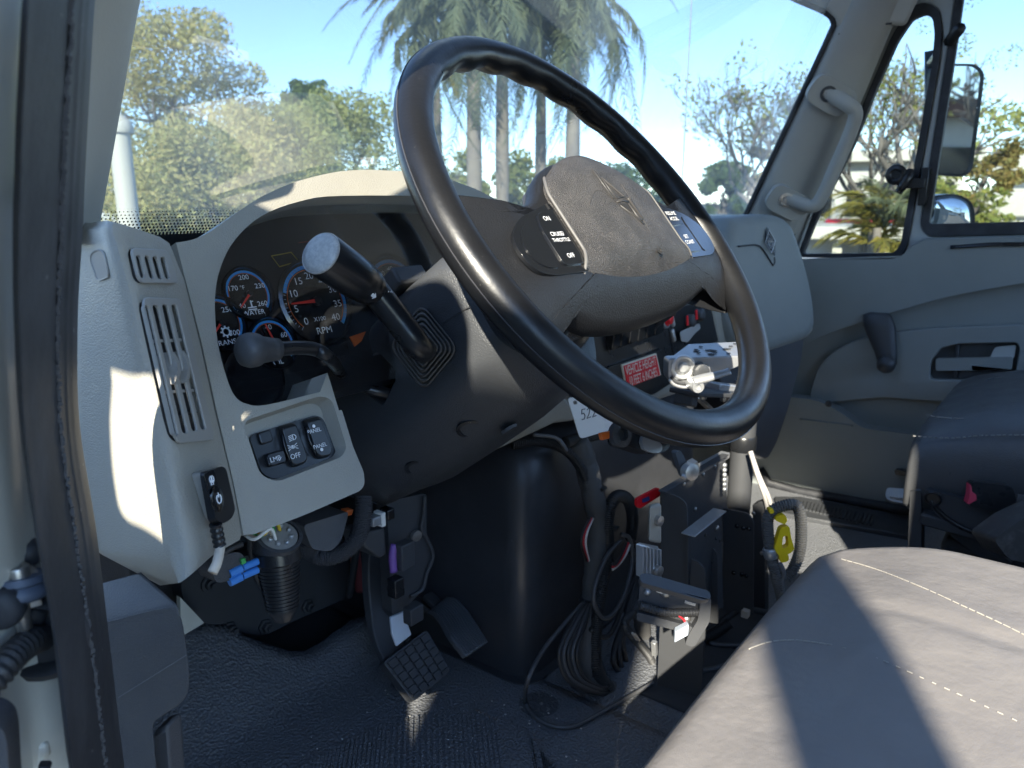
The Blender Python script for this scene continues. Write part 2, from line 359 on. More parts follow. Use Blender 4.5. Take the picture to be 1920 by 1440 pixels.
# soft low hedge line closing the horizon
def leaves(mb, c, rad, nleaf, size, rg, hollow=.35, sq=1.0):
    for _ in range(nleaf):
        while True:
            p = V((rg.uniform(-1, 1), rg.uniform(-1, 1), rg.uniform(-1, 1)))
            if hollow < p.length < 1: break
        q = c + V((p.x * rad[0], p.y * rad[1], p.z * rad[2])); s = size * rg.uniform(.6, 1.35)
        a = V((rg.gauss(0, 1), rg.gauss(0, 1), rg.gauss(0, .7))).normalized(); b = a.cross(V((rg.gauss(0, 1), rg.gauss(0, 1), rg.gauss(0, 1)))).normalized()
        k = s * sq; m = len(mb.v)
        mb.v += [tuple(q - a * s), tuple(q + b * k * .55), tuple(q + a * s), tuple(q - b * k * .55)]; mb.f.append((m, m + 1, m + 2, m + 3)); mb.m.append(0)
def limb(mb, p, d, ln, r, depth, rg, spread=.55, minr=.012, lift=.12, out=None):
    P = [p]; q = p; dd = d.normalized(); k = 4
    for i in range(k):
        dd = (dd + V((rg.gauss(0, .16), rg.gauss(0, .16), rg.gauss(0, .12) + lift * .3))).normalized(); q = q + dd * (ln / k); P.append(q)
    mb.tube(P, [r * (1 - .5 * i / k) for i in range(k + 1)], 5 if depth < 3 else 4)
    if out is not None and depth <= 1: out.append(q)
    if depth == 0: return
    for i in range(rg.choice((2, 3, 3))):
        t = rg.uniform(.45, 1); s = P[min(k, max(1, int(t * k + .5)))]
        nd = (dd + V((rg.gauss(0, spread), rg.gauss(0, spread), rg.gauss(lift, spread * .6)))).normalized()
        limb(mb, s, nd, ln * rg.uniform(.58, .82), max(minr, r * .52), depth - 1, rg, spread, minr, lift, out)
def tree(name, label, px, d, top, width, crown0, lm, nclump, nl, size, seed, group="trees beyond the parking lot", trunkr=.22, cl=1.0, droop=1.0):
    rg = random.Random(seed); base = far(px, d); H = farz(px, top, d).z - GZ; w = width * d / F
    t = thing(name, label, "tree", base, group); mb = MB(); tips = []
    th = H * .3
    mb.tube([base, base + V((.1, .05, th * .5)), base + V((.15, .1, th))], [trunkr * 1.2, trunkr, trunkr * .85], 8)
    for i in range(5):
        a = i * 1.26 + rg.uniform(-.3, .3); limb(mb, base + V((.15, .1, th * rg.uniform(.85, 1))), V((math.cos(a) * .55, math.sin(a) * .55, 1)), H * .26, trunkr * .55, 2, rg)
    mb.build("trunk", barkm, t, smooth=180)
    c = MB(); z0 = GZ + H * crown0
    for i in range(nclump):
        a = rg.uniform(0, 6.283); zz = rg.random() ** .8; prof = math.sin(math.pi * min(.97, .18 + zz * .72)) ** .7
        rr = w * .5 * prof * math.sqrt(rg.uniform(.05, 1))
        cr = w * cl * rg.uniform(.10, .19)
        ctr = V((base.x + math.cos(a) * rr, base.y + math.sin(a) * rr, z0 + (H + GZ - z0 - cr * .6) * zz))
        leaves(c, ctr, (cr, cr, cr * .75 * droop), nl, size, rg)
    c.build("crown", lm, t, smooth=0, fix=False); return t
tree("broadleaf_tree", "tall tree with thin tan and olive leaves, leftmost behind the windshield", 345, 30, 22, 300, .12, lf_tan, 70, 330, .075, 3, cl=1.05)
tree("broadleaf_tree", "bushy brownish olive tree low in front of the tall tan tree", 395, 26, 225, 330, .02, lf_tan, 60, 380, .068, 5)
tree("broadleaf_tree", "broad rounded olive green tree just left of the steering wheel rim", 640, 34, 172, 300, .05, lf_green, 80, 400, .082, 8)
tree("broadleaf_tree", "grey green tree between the tan tree and the broad rounded tree", 520, 40, 190, 260, .02, lf_green, 80, 380, .09, 9)
tree("conifer_tree", "dark pointed treetop rising above the olive green trees", 590, 48, 135, 90, .3, lf_dark, 34, 150, .13, 11, cl=1.2)
tree("broadleaf_tree", "small dull green tree behind the leftmost palm trunk", 850, 44, 282, 170, .0, lf_green, 30, 170, .13, 12)
tree("broadleaf_tree", "small bright yellow green tree between the palm trunks above the wheel hub", 1000, 42, 282, 160, .0, lf_yel, 34, 180, .13, 13)
tree("broadleaf_tree", "low green tree behind the right part of the steering wheel", 1150, 46, 300, 180, .0, lf_dark, 34, 180, .14, 14)
tree("broadleaf_tree", "rounded deep green tree right of the antenna", 1362, 34, 302, 130, .0, lf_dark, 36, 240, .11, 15)
tree("broadleaf_tree", "narrow orange brown tree beside the right windshield pillar", 1432, 38, 275, 90, .0, lf_orange, 26, 170, .11, 16)
tree("broadleaf_tree", "sparse yellow green tree seen through the small vent window", 1700, 17, -60, 330, .3, lf_yel, 30, 90, .028, 17, cl=.6, trunkr=.14)
tree("broadleaf_tree", "thin green tree behind the rear view mirror in the passenger window", 1930, 26, 170, 260, .3, lf_green, 30, 90, .09, 18, cl=.8)
tree("shrub_tree", "orange and green bushy tree just right of the tall passenger mirror", 1855, 18, 262, 110, .0, lf_orange, 24, 190, .06, 19)
tree("shrub_tree", "yellow green bush below the tall passenger mirror", 1800, 15, 322, 150, .0, lf_yel, 24, 170, .055, 20)
def bare_tree(label, px, d, top, seed, lean):
    rg = random.Random(seed); base = far(px, d); H = farz(px, top, d).z - GZ
    t = thing("bare_tree", label, "tree", base, "leafless trees"); mb = MB(); tips = []
    mb.tube([base, base + V((.05, 0, H * .12)), base + V((.1 * lean, 0, H * .24))], [.26, .2, .17], 8)
    for i in range(7):
        a = i * .9 + rg.uniform(-.3, .3); limb(mb, base + V((.1 * lean, 0, H * rg.uniform(.16, .26))), V((math.cos(a) * .8, math.sin(a) * .8, rg.uniform(.5, 1.3))), H * .27, .10, 5, rg, .48, .011, .25, tips)
    mb.build("trunk", barkm, t, smooth=180, fix=False)
    c = MB()
    for p in tips[::13]: leaves(c, p, (.5, .5, .4), 16, .07, rg)
    c.build("crown", lf_yel, t, smooth=0, fix=False)
bare_tree("wide leafless tree with fine grey twigs right of the antenna", 1440, 24, 60, 31, 1)
bare_tree("leafless tree with pale branches behind the vent window", 1640, 26, 40, 33, -1)

# royal palms
def frond_mesh(name, L, droop, seed, lm, nl=46, llen=.55):
    rg = random.Random(seed); mb = MB(); P = []
    for i in range(13):
        t = i / 12; P.append(V((L * (math.sin(t * 1.5) / 1.5 * 1.0 if droop else t), 0, L * (.34 * t - droop * t * t))))
    mb.tube(P, [.035 * (1 - .85 * i / 12) for i in range(13)], 5)
    for i in range(nl):
        t = .14 + .86 * i / nl; k = t * 12; a = int(min(k, 11)); p = P[a].lerp(P[a + 1], k - a); T = (P[a + 1] - P[a]).normalized()
        ll = llen * math.sin(math.pi * min(1, .15 + t * .8)) ** .6 * rg.uniform(.8, 1.1)
        for sd in (-1, 1):
            d = (T * .75 + V((0, sd, 0)) * rg.uniform(.5, .95) + V((0, 0, rg.uniform(-.9, .25)))).normalized(); m = (p + d * ll * .55) + V((0, 0, -.02)); e = p + d * ll + V((0, 0, -ll * rg.uniform(.25, .6))); w = T * .022
            b = len(mb.v); mb.v += [tuple(p - w), tuple(p + w), tuple(m + w), tuple(e), tuple(m - w)]; mb.f.append((b, b + 1, b + 2, b + 3, b + 4)); mb.m.append(0)
    me = bpy.data.meshes.new(name); me.from_pydata(mb.v, [], mb.f); me.materials.append(lm); return me
FR = [frond_mesh("frond", 3.7, .95, 1, lf_palm), frond_mesh("frond", 3.0, .55, 2, lf_palm), frond_mesh("frond", 3.6, 1.25, 3, lf_palm), frond_mesh("frond", 2.9, .8, 4, lf_palmy)]
def fronds(t, top, k, scale, rg, tilt=(-.2, .9), meshes=FR, yellow=.05):
    for i in range(k):
        me = meshes[3] if rg.random() < yellow else meshes[rg.randrange(3)]
        o = bpy.data.objects.new("frond", me); sc.collection.objects.link(o); o.parent = t; o.location = top - ORG[t]
        o.rotation_euler = (rg.uniform(-.3, .3), -rg.uniform(*tilt), i * 2.399 + rg.uniform(-.2, .2)); o.scale = [scale * rg.uniform(.85, 1.1)] * 3
def palm(label, px, d, ytop, seed, r=.2, k=26, tilt=(-.85, .75)):
    rg = random.Random(seed); base = far(px, d); H = farz(px, ytop, d).z - GZ
    t = thing("royal_palm", label, "palm", base, "royal palms beyond the windshield"); mb = MB()
    mb.lathe([(r * 1.35, 0), (r * 1.05, H * .06), (r, H * .25), (r * 1.08, H * .5), (r * .92, H * .8), (r * .75, H)], base, (0, 0, 1), 14)
    mb.build("trunk", palmbark, t, smooth=180)
    s = MB(); s.lathe([(r * .74, 0), (r * .8, .25), (r * .55, 1.2), (r * .35, 1.5)], base + V((0, 0, H)), (0, 0, 1), 12); s.build("crownshaft", shaft, t, smooth=180)
    fronds(t, base + V((0, 0, H + 1.35)), k, 1.0, rg, tilt)
palm("royal palm with a pale slim trunk, leftmost of the row, by the wheel rim", 822, 25, 118, 1, .15)
palm("royal palm with the widest grey trunk and a low hanging frond on its left", 890, 21, 100, 2, .19)
palm("royal palm with a grey trunk crossed by a fallen frond, centre of the row", 942, 22, 80, 3, .18)
palm("royal palm with a trunk sunlit halfway up above the wheel hub", 1013, 24, 110, 4, .16)
palm("royal palm with a rusty orange trunk, rightmost of the row", 1072, 22, 95, 5, .19)
# clumping garden palms by the carport
GF = [frond_mesh("frond", 2.2, .7, 21, lf_palmy, 30, .5), frond_mesh("frond", 2.4, .9, 22, lf_yel, 30, .5), frond_mesh("frond", 2.0, .5, 23, lf_palm, 30, .5), frond_mesh("frond", 2.2, .8, 24, lf_palmy, 30, .5)]
def clump_palm(label, px, d, ytop, seed, k=24, s=1.0):
    rg = random.Random(seed); base = far(px, d); H = farz(px, ytop, d).z - GZ
    t = thing("garden_palm", label, "palm", base, "low garden palms"); mb = MB()
    for i in range(4): mb.tube([base + V((i * .15 - .2, .1 * i, 0)), base + V((i * .25 - .35, .12 * i, H * .5))], [.08, .06], 6)
    mb.build("trunk", palmbark, t, smooth=180)
    for z in (.35, .5): fronds(t, base + V((0, 0, H * z)), k // 2, s, rg, (.2, 1.3), GF, .3)
clump_palm("bushy palm with yellowing fronds in front of the white carport", 1660, 14, 262, 41, 26, .62)
clump_palm("feathery palm with sunlit fronds at the right edge of the passenger window", 1925, 13, 352, 42, 22, .5)
# buildings, post, cars
def facing(px0, px1, d0, d1):                      # two ground points and the outward normal towards the truck
    a, b = far(px0, d0), far(px1, d1); u = (b - a).normalized(); nn = V((u.y, -u.x, 0)); 
    if nn.dot(a) > 0: nn = -nn
    return a, b, u, nn
def building(name, label, px0, px1, d, roof_py, depth, wins=3, eave=.5, cat="building", d1=None):
    a, b, u, nn = facing(px0, px1, d, d1 or d); t = thing(name, label, cat, (a + b) / 2); zt = farz(px0, roof_py, d).z; mb = MB(); ln = (b - a).length; bk = -nn * depth
    mb.prism([a, b, b + bk, a + bk], (0, 0, zt - GZ - .3)); mb.build("wall", wallw, t, smooth=0)
    r = MB(); e = eave; q = [a - u * e + nn * e, b + u * e + nn * e, b + u * e + bk - nn * e, a - u * e + bk - nn * e]
    r.prism([p + V((0, 0, zt - GZ - .3)) for p in q], (0, 0, .42)); r.build("roof", fasciam, t, bevel=.04)
    for i in range(wins):
        c = a + u * ln * (i + .5) / wins + nn * .03; z = GZ + (zt - GZ) * .52; f = MB(); w, h = min(.7, ln / wins * .3), (zt - GZ) * .2
        for s, e2 in ((-1, 0), (1, 0)): f.obox(c + V((0, 0, z - GZ)) + u * (w * s), u * .05, nn * .05, V((0, 0, h + .05)))
        for s in (-1, 1): f.obox(c + V((0, 0, z - GZ + s * h)), u * (w - .05), nn * .05, V((0, 0, .05)))
        o = f.build("window", fasciam, t); pn = MB(); pn.obox(c + V((0, 0, z - GZ)) - nn * .012, u * (w - .04), nn * .01, V((0, 0, h - .04))); pn.build("pane", darkgl, o)
    return t
building("white_house", "white house with a flat overhanging eave at the right edge of the passenger window", 1885, 2120, 24, 300, 8, 3, .7)
building("garden_wall_building", "low plain white building under the feathery palm in the passenger window", 1862, 2060, 16, 374, 3, 0, .12)
building("white_house", "long white house glaring behind the palm in the vent window", 1520, 1800, 34, 292, 8, 5, .6)
building("white_house", "distant pale house glimpsed between the palm trunks", 820, 905, 60, 352, 8, 2, .6)
building("white_house", "distant white house at the foot of the trees left of the wheel", 150, 420, 62, 330, 8, 4, .6)
a, b, u, nn = facing(1490, 1745, 17, 17)
t = thing("carport", "flat roofed white carport seen through the vent window", "carport", (a + b) / 2)
zr = farz(1600, 428, 17).z
mb = MB(); q = [a + nn * .4, b + nn * .4, b - nn * 5, a - nn * 5]; mb.prism([p + V((0, 0, zr - GZ - .22)) for p in q], (0, 0, .26)); mb.build("roof", fasciam, t, bevel=.03)
for k in (0, .36, .72, 1.0):
    mb = MB(); c = a.lerp(b, k); mb.obox(c + V((0, 0, (zr - GZ - .22) / 2)), u * .09, nn * .09, V((0, 0, (zr - GZ - .22) / 2))); mb.build("post", polem, t, bevel=.01)
mb = MB(); c = (a + b) / 2 - nn * 5; mb.obox(c + V((0, 0, (zr - GZ) / 2 - .12)), u * (b - a).length / 2, nn * .1, V((0, 0, (zr - GZ) / 2 - .13))); mb.build("wall", wallw, t)
def parked(name, label, px, d, length, h, paint, cat="car", lamp=None, yaw=0.0):
    c = far(px, d); r = ray(px, 380); fw = V((r.x, r.y, 0)).normalized(); sd = V((fw.y, -fw.x, 0))
    if yaw: fw, sd = fw * math.cos(yaw) + sd * math.sin(yaw), sd * math.cos(yaw) - fw * math.sin(yaw)
    t = thing(name, label, cat, c, "vehicles parked beyond the truck"); L2 = length / 2; hw = .88
    prof = [(-L2, .32), (-L2, .78), (-L2 * .95, .92), (-L2 * .62, 1.0), (-L2 * .36, h), (L2 * .42, h), (L2 * .74, 1.0), (L2 * .97, .9), (L2, .6), (L2, .32)]
    mb = MB(); lo = []
    for s in (-1, -.96, .96, 1): lo.append([c + sd * x * 1.0 + fw * (hw * s) + V((0, 0, z if abs(s) < 1 else .35 + (z - .35) * .93)) for x, z in prof])
    mb.loft(lo); mb.build("body", paint, t, bevel=.03)
    gm = MB(); gp = [(-L2 * .56, 1.02), (-L2 * .35, h - .07), (L2 * .40, h - .07), (L2 * .66, 1.02)]
    for s in (-1, 1): gm.prism([c + sd * x + fw * (hw * .962 * s + .012 * s) + V((0, 0, z)) for x, z in gp], fw * .01 * s)
    gm.build("side_window", darkgl, t)
    for x in (-.6, .6):
        for s in (-1, 1): w = MB(); w.lathe([(.33, 0), (.34, .05), (.34, .17), (.33, .2)], c + sd * (x * L2) + fw * (s * .76 - .1) + V((0, 0, .34)), fw, 18); w.build("wheel", rubber, t)
    if lamp:
        for s in (-.8, .8): l = MB(); l.obox(c + sd * (-L2 - .01) + fw * (s * hw * .8) + V((0, 0, .8)), sd * .02, fw * .14, V((0, 0, .08))); l.build("tail_lamp", lamp, t)
        l = MB(); l.obox(c - fw * (hw + .01) + sd * L2 * .1 + V((0, 0, .86)), fw * .02, sd * .22, V((0, 0, .1))); l.build("side_lamp", lamp, t)
carp = M("dark grey car paint", (.05, .055, .06), .3, coat=.5); carr = M("red car paint", (.6, .02, .04), .3, coat=.5); carw = M("white car paint", (.75, .75, .73), .3, coat=.5); carb = M("silver car paint", (.4, .42, .44), .3, coat=.5)
parked("parked_car", "dark grey car with a red lamp beyond the right end of the dashboard", 1345, 22, 4.6, 1.42, carp, lamp=redm)
parked("parked_car", "red car under the carport in the vent window", 1622, 20.5, 4.2, 1.36, carr, yaw=1.5)
parked("parked_car", "white car left of the red one under the carport", 1545, 19, 4.3, 1.2, carw)
parked("parked_car", "white car parked below the palm trunks beside the wheel hub", 868, 30, 4.4, 1.5, carw)
parked("parked_car", "silver car parked below the rightmost palm trunks", 1005, 32, 4.4, 1.45, carb)
# cream post at the left and the whip antenna
t = thing("round_post", "thick cream post standing close beyond the left windshield pillar", "post", far(238, 7.5)); p = far(238, 7.5)
mb = MB(); mb.lathe([(.1, 0), (.095, .05), (.09, .06), (.085, farz(238, 250, 7.5).z - GZ)], p, (0, 0, 1), 18); mb.build("shaft", polem, t)
mb = MB(); mb.lathe([(.11, 0), (.12, .04), (.1, .1), (.02, .16)], p + V((0, 0, farz(238, 250, 7.5).z - GZ)), (0, 0, 1), 18); mb.build("cap", polem, t)

# house and tree behind the truck: what the tall passenger mirror shows
a, b = V((-3, -26, GZ)), V((16, -24, GZ)); t = thing("white_house", "white house behind the truck, seen only in the tall passenger mirror", "building", (a + b) / 2)
mb = MB(); mb.prism([a, b, b + V((0, -7, 0)), a + V((0, -7, 0))], (0, 0, 3.1)); mb.build("wall", wallw, t); mb = MB(); mb.prism([p + V((0, 0, 3.1)) for p in (a + V((-.5, .7, 0)), b + V((.5, .7, 0)), b + V((.5, -7, 0)), a + V((-.5, -7, 0)))], (0, 0, .5)); mb.build("roof", shadem, t)
for i in range(4): mb = MB(); mb.box((-.5 + 4.6 * i, -25.7 + .5 * i, GZ + 1.7), (1.6, .12, 1.1)); mb.build("window", darkgl, t)
rg = random.Random(77); bs = V((5.5, -19, GZ)); t = thing("broadleaf_tree", "spreading tree behind the truck, seen only in the tall passenger mirror", "tree", bs, "trees beyond the parking lot"); mb = MB()
for i in range(6): limb(mb, bs + V((0, 0, 1.2)), V((math.cos(i) * .8, math.sin(i) * .8, 1)), 2.2, .16, 3, rg)
mb.tube([bs, bs + V((0, 0, 1.4))], [.3, .22], 8); mb.build("trunk", barkm, t, smooth=180); mb = MB()
for i in range(26): leaves(mb, bs + V((rg.uniform(-3.2, 3.2), rg.uniform(-2, 2), rg.uniform(3, 7))), (.8, .8, .6), 110, .10, rg)
mb.build("crown", lf_green, t, smooth=0, fix=False)
# leaf wall added out of view on the driver side to block low sky light
rg = random.Random(91); t = thing("sky_block_hedge", "dark hedge added out of view on the driver side to block low sky light", "hedge", (-8, 0, GZ)); mb = MB()
for i in range(150): leaves(mb, V((-8 + rg.uniform(-.5, .5), rg.uniform(-12, 10), GZ + rg.uniform(.3, 4.6))), (.9, .9, .8), 60, .16, rg, .1)
mb.build("crown", lf_dark, t, smooth=0, fix=False); mb = MB(); mb.box((-8.2, -1, GZ + 2.3), (.5, 21, 4.4)); mb.build("block_core", barkm, t)
# ------------------------------------------------------------------ truck cab shell
FZ = -.745
cab = thing("truck_cab", "white truck cab body with grey pillar trim around the windshield", "truck cab", (1.1, .1, GZ))
# windshield: curved pane, rake following the pillars
def ws(u, v):                                      # u 0..1 left-right, v 0..1 bottom-top
    bl, br, tl, tr = V((.30, .69, -.06)), V((2.02, .775, -.07)), V((.33, .39, .50)), V((1.95, .475, .56))
    p = bl.lerp(br, u).lerp(tl.lerp(tr, u), v); p.y += .10 * (1 - (2 * u - 1) ** 2) + .0 * v; return p
gl = glassmat("dusty windshield glass", (.51, .59, .65), .018, .16, (.78, .80, .76), 5)
mb = MB(); mb.grid([[ws(i / 24, j / 10) for i in range(25)] for j in range(11)]); o = mb.build("windshield", gl, cab, smooth=180)
# frit band: rows of dots along the bottom and a solid edge
dot = M("black ceramic frit", (.012, .012, .012), .4)
fr = MB(); N = 420
for j in range(8):
    for i in range(N):
        u = (i + .5 * (j % 2)) / N
        if u > .42: continue
        v = .058 + j * .0050; c = ws(u, v) + V((0, -.003, 0)); rr = .00140 * (1.10 - .09 * j)
        e1 = (ws(u + .001, v) - ws(u, v)).normalized(); e2 = (ws(u, v + .001) - ws(u, v)).normalized(); b = len(fr.v)
        fr.v += [tuple(c + e1 * rr * math.cos(k * 1.0472) + e2 * rr * math.sin(k * 1.0472)) for k in range(6)]; fr.f.append(tuple(range(b, b + 6))); fr.m.append(0)
stuff(fr.build("frit_dots", dot, cab, fix=False, smooth=0))
mb = MB(); mb.grid([[ws(i / 24, v) + V((0, -.004, 0)) for i in range(25)] for v in (-.02, .056)]); mb.build("frit_band", dot, cab, smooth=180)
# deck between hood of the dash and the glass
deckm = M("dull dash top", (.20, .195, .17), .7, bump=GRAIN)
mb = MB(); mb.box((1.14, .77, -.085), (1.66, .22, .03)); mb.build("cowl_deck", deckm, cab, bevel=.008)
# left pillar trim: rounded strip
mb = MB(); rows = []
for (yl, xl), (yr, xr) in (((-60, 188), (-60, 282)), ((0, 185), (0, 266)), ((110, 172), (110, 247)), ((200, 168), (200, 231)), ((285, 174), (285, 216)), ((340, 172), (340, 206)), ((410, 162), (410, 192)), ((455, 156), (455, 188))):
    a, b = oX(xl - 26, yl, .243), oX(xr, yr, .302); m = a.lerp(b, .5) + V((-.012, -.012, 0)); rows.append([a + V((.02, .03, 0)), a, a.lerp(m, .6), m, m.lerp(b, .5) + V((-.003, -.004, 0)), b, b + V((.012, .03, 0))])
mb.grid(rows); mb.build("left_pillar_trim".replace("left_", ""), pillarm, cab, smooth=60, sub=1)
# right pillar trim, faces the lens side
A, B, C3 = oX(1405, 400, 1.955), oX(1562, 52, 1.915), oX(1520, 400, 2.02); PR = plane3(A, B, C3)
mb = MB(); rows = []
for yl, xl, yr, xr in ((440, 1382, 470, 1492), (400, 1403, 415, 1506), (300, 1449, 300, 1558), (200, 1497, 200, 1605), (120, 1533, 120, 1637), (60, 1561, 60, 1662), (-40, 1606, -40, 1705)):
    a, b = PR(xl, yl), PR(xr + 16, yr); nn = PR.n
    rows.append([a - nn * .03, a, a.lerp(b, .12) + nn * .012, a.lerp(b, .4) + nn * .018, a.lerp(b, .75) + nn * .012, b, b - nn * .12])
mb.grid(rows); mb.build("pillar_trim", pillarm, cab, smooth=60, sub=1)
mb = MB(); P = [PR(x, y, -.004) for x, y in ((1378, 440), (1400, 398), (1490, 205), (1556, 64), (1562, 40), (1545, 22), (1478, -8), (1380, -60))]
mb.tube(crom(P, 5), .0065, 6); mb.build("windshield_gasket", rubber, cab, smooth=180)
# header and headliner above the right pillar
mb = MB(); HP = Plane(PR(1600, 20, .006), PR.n); q = HP.pts([(1400, -80), (1478, -14), (1545, 16), (1566, 36), (1572, 62), (1640, 46), (1700, 50), (1760, -80)])
mb.prism(q, -PR.n * .05); mb.build("header_trim", headl, cab, bevel=.01, seg=3)
mb = MB(); mb.tube(crom([PR(x, y, .007) for x, y in ((1572, 64), (1610, 51), (1645, 46), (1672, 44))], 5), .0022, 5); mb.build("trim_seam", rubber, cab)
# roof skin, rear wall, far side and the driver side B pillar with its striker (they shade the cab)
mb = MB(); mb.box((1.13, -.12, .60), (1.86, 1.16, .05)); mb.build("roof", bodyw, cab, bevel=.02)
mb = MB(); mb.box((1.13, -.12, .545), (1.76, 1.10, .04)); mb.build("headliner", headl, cab, bevel=.015)
mb = MB(); mb.prism([V((x, -.70, z)) for x, z in ((.2, -.8), (2.06, -.8), (2.06, .58), (.2, .58))], (0, -.05, 0), [[V((x, -.70, z)) for x, z in ((.36, -.12), (1.90, -.12), (1.88, .42), (.38, .42))]]); mb.build("rear_wall", headl, cab)
mb = MB(); mb.box((.215, -.54, -.1), (.07, .28, 1.36)); mb.build("door_pillar", bodyw, cab, bevel=.02)
mb = MB(); mb.box((2.09, -.36, -.4), (.06, .66, .8)); mb.build("side_wall", doorgrey, cab)
mb = MB(); mb.bar(V((.205, .30, .49)), V((.205, -.60, .49)), .05, .19); mb.build("roof_rail", bodyw, cab, bevel=.01)
mb = MB(); mb.bar(oX(185, -60, .215), V((.205, .30, .43)), .05, .06); mb.build("door_frame_rail", bodyw, cab, bevel=.01)
# firewall, toe board, kick walls
fwm = M("black firewall insulation", (.045, .045, .048), .6, bump=(('n', 60, .4, .003),))
mb = MB(); mb.box((1.13, 1.12, -.45), (1.72, .03, .75)); mb.build("firewall", fwm, cab)
pl = Plane((.55, 1.045, -.5), (0, -1, .12)); mb = MB()
q = round2(pl.pts([(336, 1085), (420, 1050), (690, 1000), (700, 1085), (660, 1118), (560, 1160), (498, 1192), (455, 1188), (425, 1168), (384, 1172), (345, 1132)]), .03)
mb.prism(q, (0, .03, 0)); o = mb.build("firewall_plate", blackmt, cab, bevel=.004)
for x, y in ((496, 1175), (576, 1137), (478, 1020), (430, 1180), (390, 1095)):
    b = MB(); c = pl(x, y, .001); b.lathe([(.013, 0), (.013, .004), (.0085, .0045), (.0085, .013), (.005, .0135), (.005, .02)], c, pl.n, 6 if x != 390 else 10); b.build("bolt", blackmt, o, smooth=30)
mb = MB(); P2 = Plane((.40, .98, -.6), (0, -1, .1)); mb.prism(P2.pts([(338, 1120), (383, 1168), (346, 1190), (340, 1190)]), (0, .01, 0)); mb.build("kick_patch", bodyw, cab)
mb = MB(); mb.box((.30, .90, -.52), (.03, .42, .70)); mb.build("kick_wall", kickm, cab)
mb = MB(); mb.box((2.06, .93, -.40), (.03, .55, .72)); mb.build("kick_wall", doorgrey, cab)

# floor and mat
mb = MB(); mb.box((1.13, .2, FZ - .03), (1.86, 1.9, .04)); struct(mb.build("floor", blackmt))
mb = MB(); rows = []
edge = [(340, 1192), (360, 1186), (425, 1172), (455, 1192), (500, 1197), (560, 1165), (610, 1138), (660, 1121), (690, 1126), (720, 1150)]
def fl(x, y): return FZ + .006 + (max(0, y - .86) * .9) ** 1.3
xs = [.27 + .62 * i / 30 for i in range(31)]
back = crom([oY(a, b, 1.02) for a, b in edge], 4)
def backy(x):
    zs = [p.z for p in back]; best = min(back, key=lambda p: abs(p.x - x)); 
    y = .86
    while fl(x, y) < best.z and y < 1.1: y += .004
    return y
for x in xs:
    yb = backy(x); rows.append([V((x, -.1 + (yb + .1) * j / 40, fl(x, -.1 + (yb + .1) * j / 40))) for j in range(41)])
mb.grid(rows); fmat = thing("floor_mat", "black pebbled rubber floor mat with a ribbed heel pad under the pedals", "floor mat", (.6, .5, FZ))
mb.build("mat_sheet", matm, fmat, smooth=180, solid=.008)
rib = MB(); HPn = Plane((0, 0, FZ + .012), (0, 0, 1))
hp = [HPn(a, b) for a, b in ((560, 1440), (640, 1395), (730, 1352), (840, 1334), (930, 1342), (990, 1375), (1040, 1440))]
HD = V((math.sin(R(47)), math.cos(R(47)), 0))
for i in range(64):                                # ribs run forward, trimmed by the pad's rounded front
    t = i / 63; k = t * (len(hp) - 1); a = int(min(k, len(hp) - 2)); f = hp[a].lerp(hp[a + 1], k - a); s = f - HD * .30
    rib.bar(s, f, .0042, .004)
stuff(rib.build("heel_pad_ribs", matm, fmat))
mb = MB(); mb.prism([V((p.x, p.y, FZ + .0075)) for p in hp] + [V((hp[-1].x, hp[-1].y, FZ + .0075)) - HD * .3, V((hp[0].x, hp[0].y, FZ + .0075)) - HD * .3], (0, 0, .003)); mb.build("heel_pad", matm, fmat)
# mat that continues to the passenger side, with its raised seam strip
mb = MB(); mb.box((1.42, .24, FZ + .002), (1.10, 1.0, .012)); o = mb.build("mat_sheet", matm, fmat, bevel=.004)
mb = MB(); mb.tube([HPn(1345, 1315, .004), HPn(1225, 1455, .004)], .007, 8, flat=.6); mb.build("seam_strip", matm, fmat)
mb = MB(); mb.lathe([(.055, -.002), (.05, .0015), (.03, .004), (.001, .005)], HPn(1010, 1325, -.006), (0, 0, 1), 24); mb.build("worn_boss", M("scuffed mat", (.085, .088, .095), .6, bump=(('v', 230, .8, .002),), speck=(90, (.25, .25, .24), .6)), fmat, smooth=180)
mb = MB(); mb.tube(crom([HPn(x, y, .001) for x, y in ((890, 1330), (925, 1347), (950, 1356), (985, 1378), (1020, 1390))], 4), [.0006] + [.002] * 4 + [.0012] * 9 + [.0006] * 3, 5, flat=.4); mb.build("tear", M("torn mat edge", (.12, .10, .09), .8), fmat)
lint = MB(); rg = random.Random(3)
for _ in range(40):
    c = HPn(rg.uniform(560, 1100), rg.uniform(1290, 1440), .001); s = rg.uniform(.0004, .0009); lint.obox(c, (s, 0, 0), (0, s * 1.4, 0), (0, 0, s * .5))
o = tag(lint.build("grit", wwhite), "scattered pale grit specks on the black floor mat", "grit"); stuff(o)

# engine tunnel
tun = thing("engine_cover", "black moulded engine tunnel cover with a scuffed rounded corner", "engine cover", (1.2, .85, FZ)); mb = MB(); loops = []
tm = M("black tunnel moulding", (.040, .042, .047), .42, bump=(('n', 300, .15, .0006),), var=(10, (.058, .06, .066), .45, .8), speck=(90, (.10, .10, .10), .74), rvar=.1)
for z, e in ((FZ + .0, -.014), (FZ + .012, -.012), (FZ + .014, 0), (FZ + .1, 0), (-.55, .003), (-.42, .008), (-.385, .014), (-.362, .028), (-.35, .055), (-.346, .09)):
    q = [V((.862 + e, 1.13, z)), V((.862 + e, .622 + e, z)), V((1.50, .622 + e - .0, z)), V((1.60 - e, 1.13, z))]; loops.append(round2(q, [0, .046, .05, 0], 8))
mb.loft(loops); mb.build("moulding", tm, tun, smooth=60)

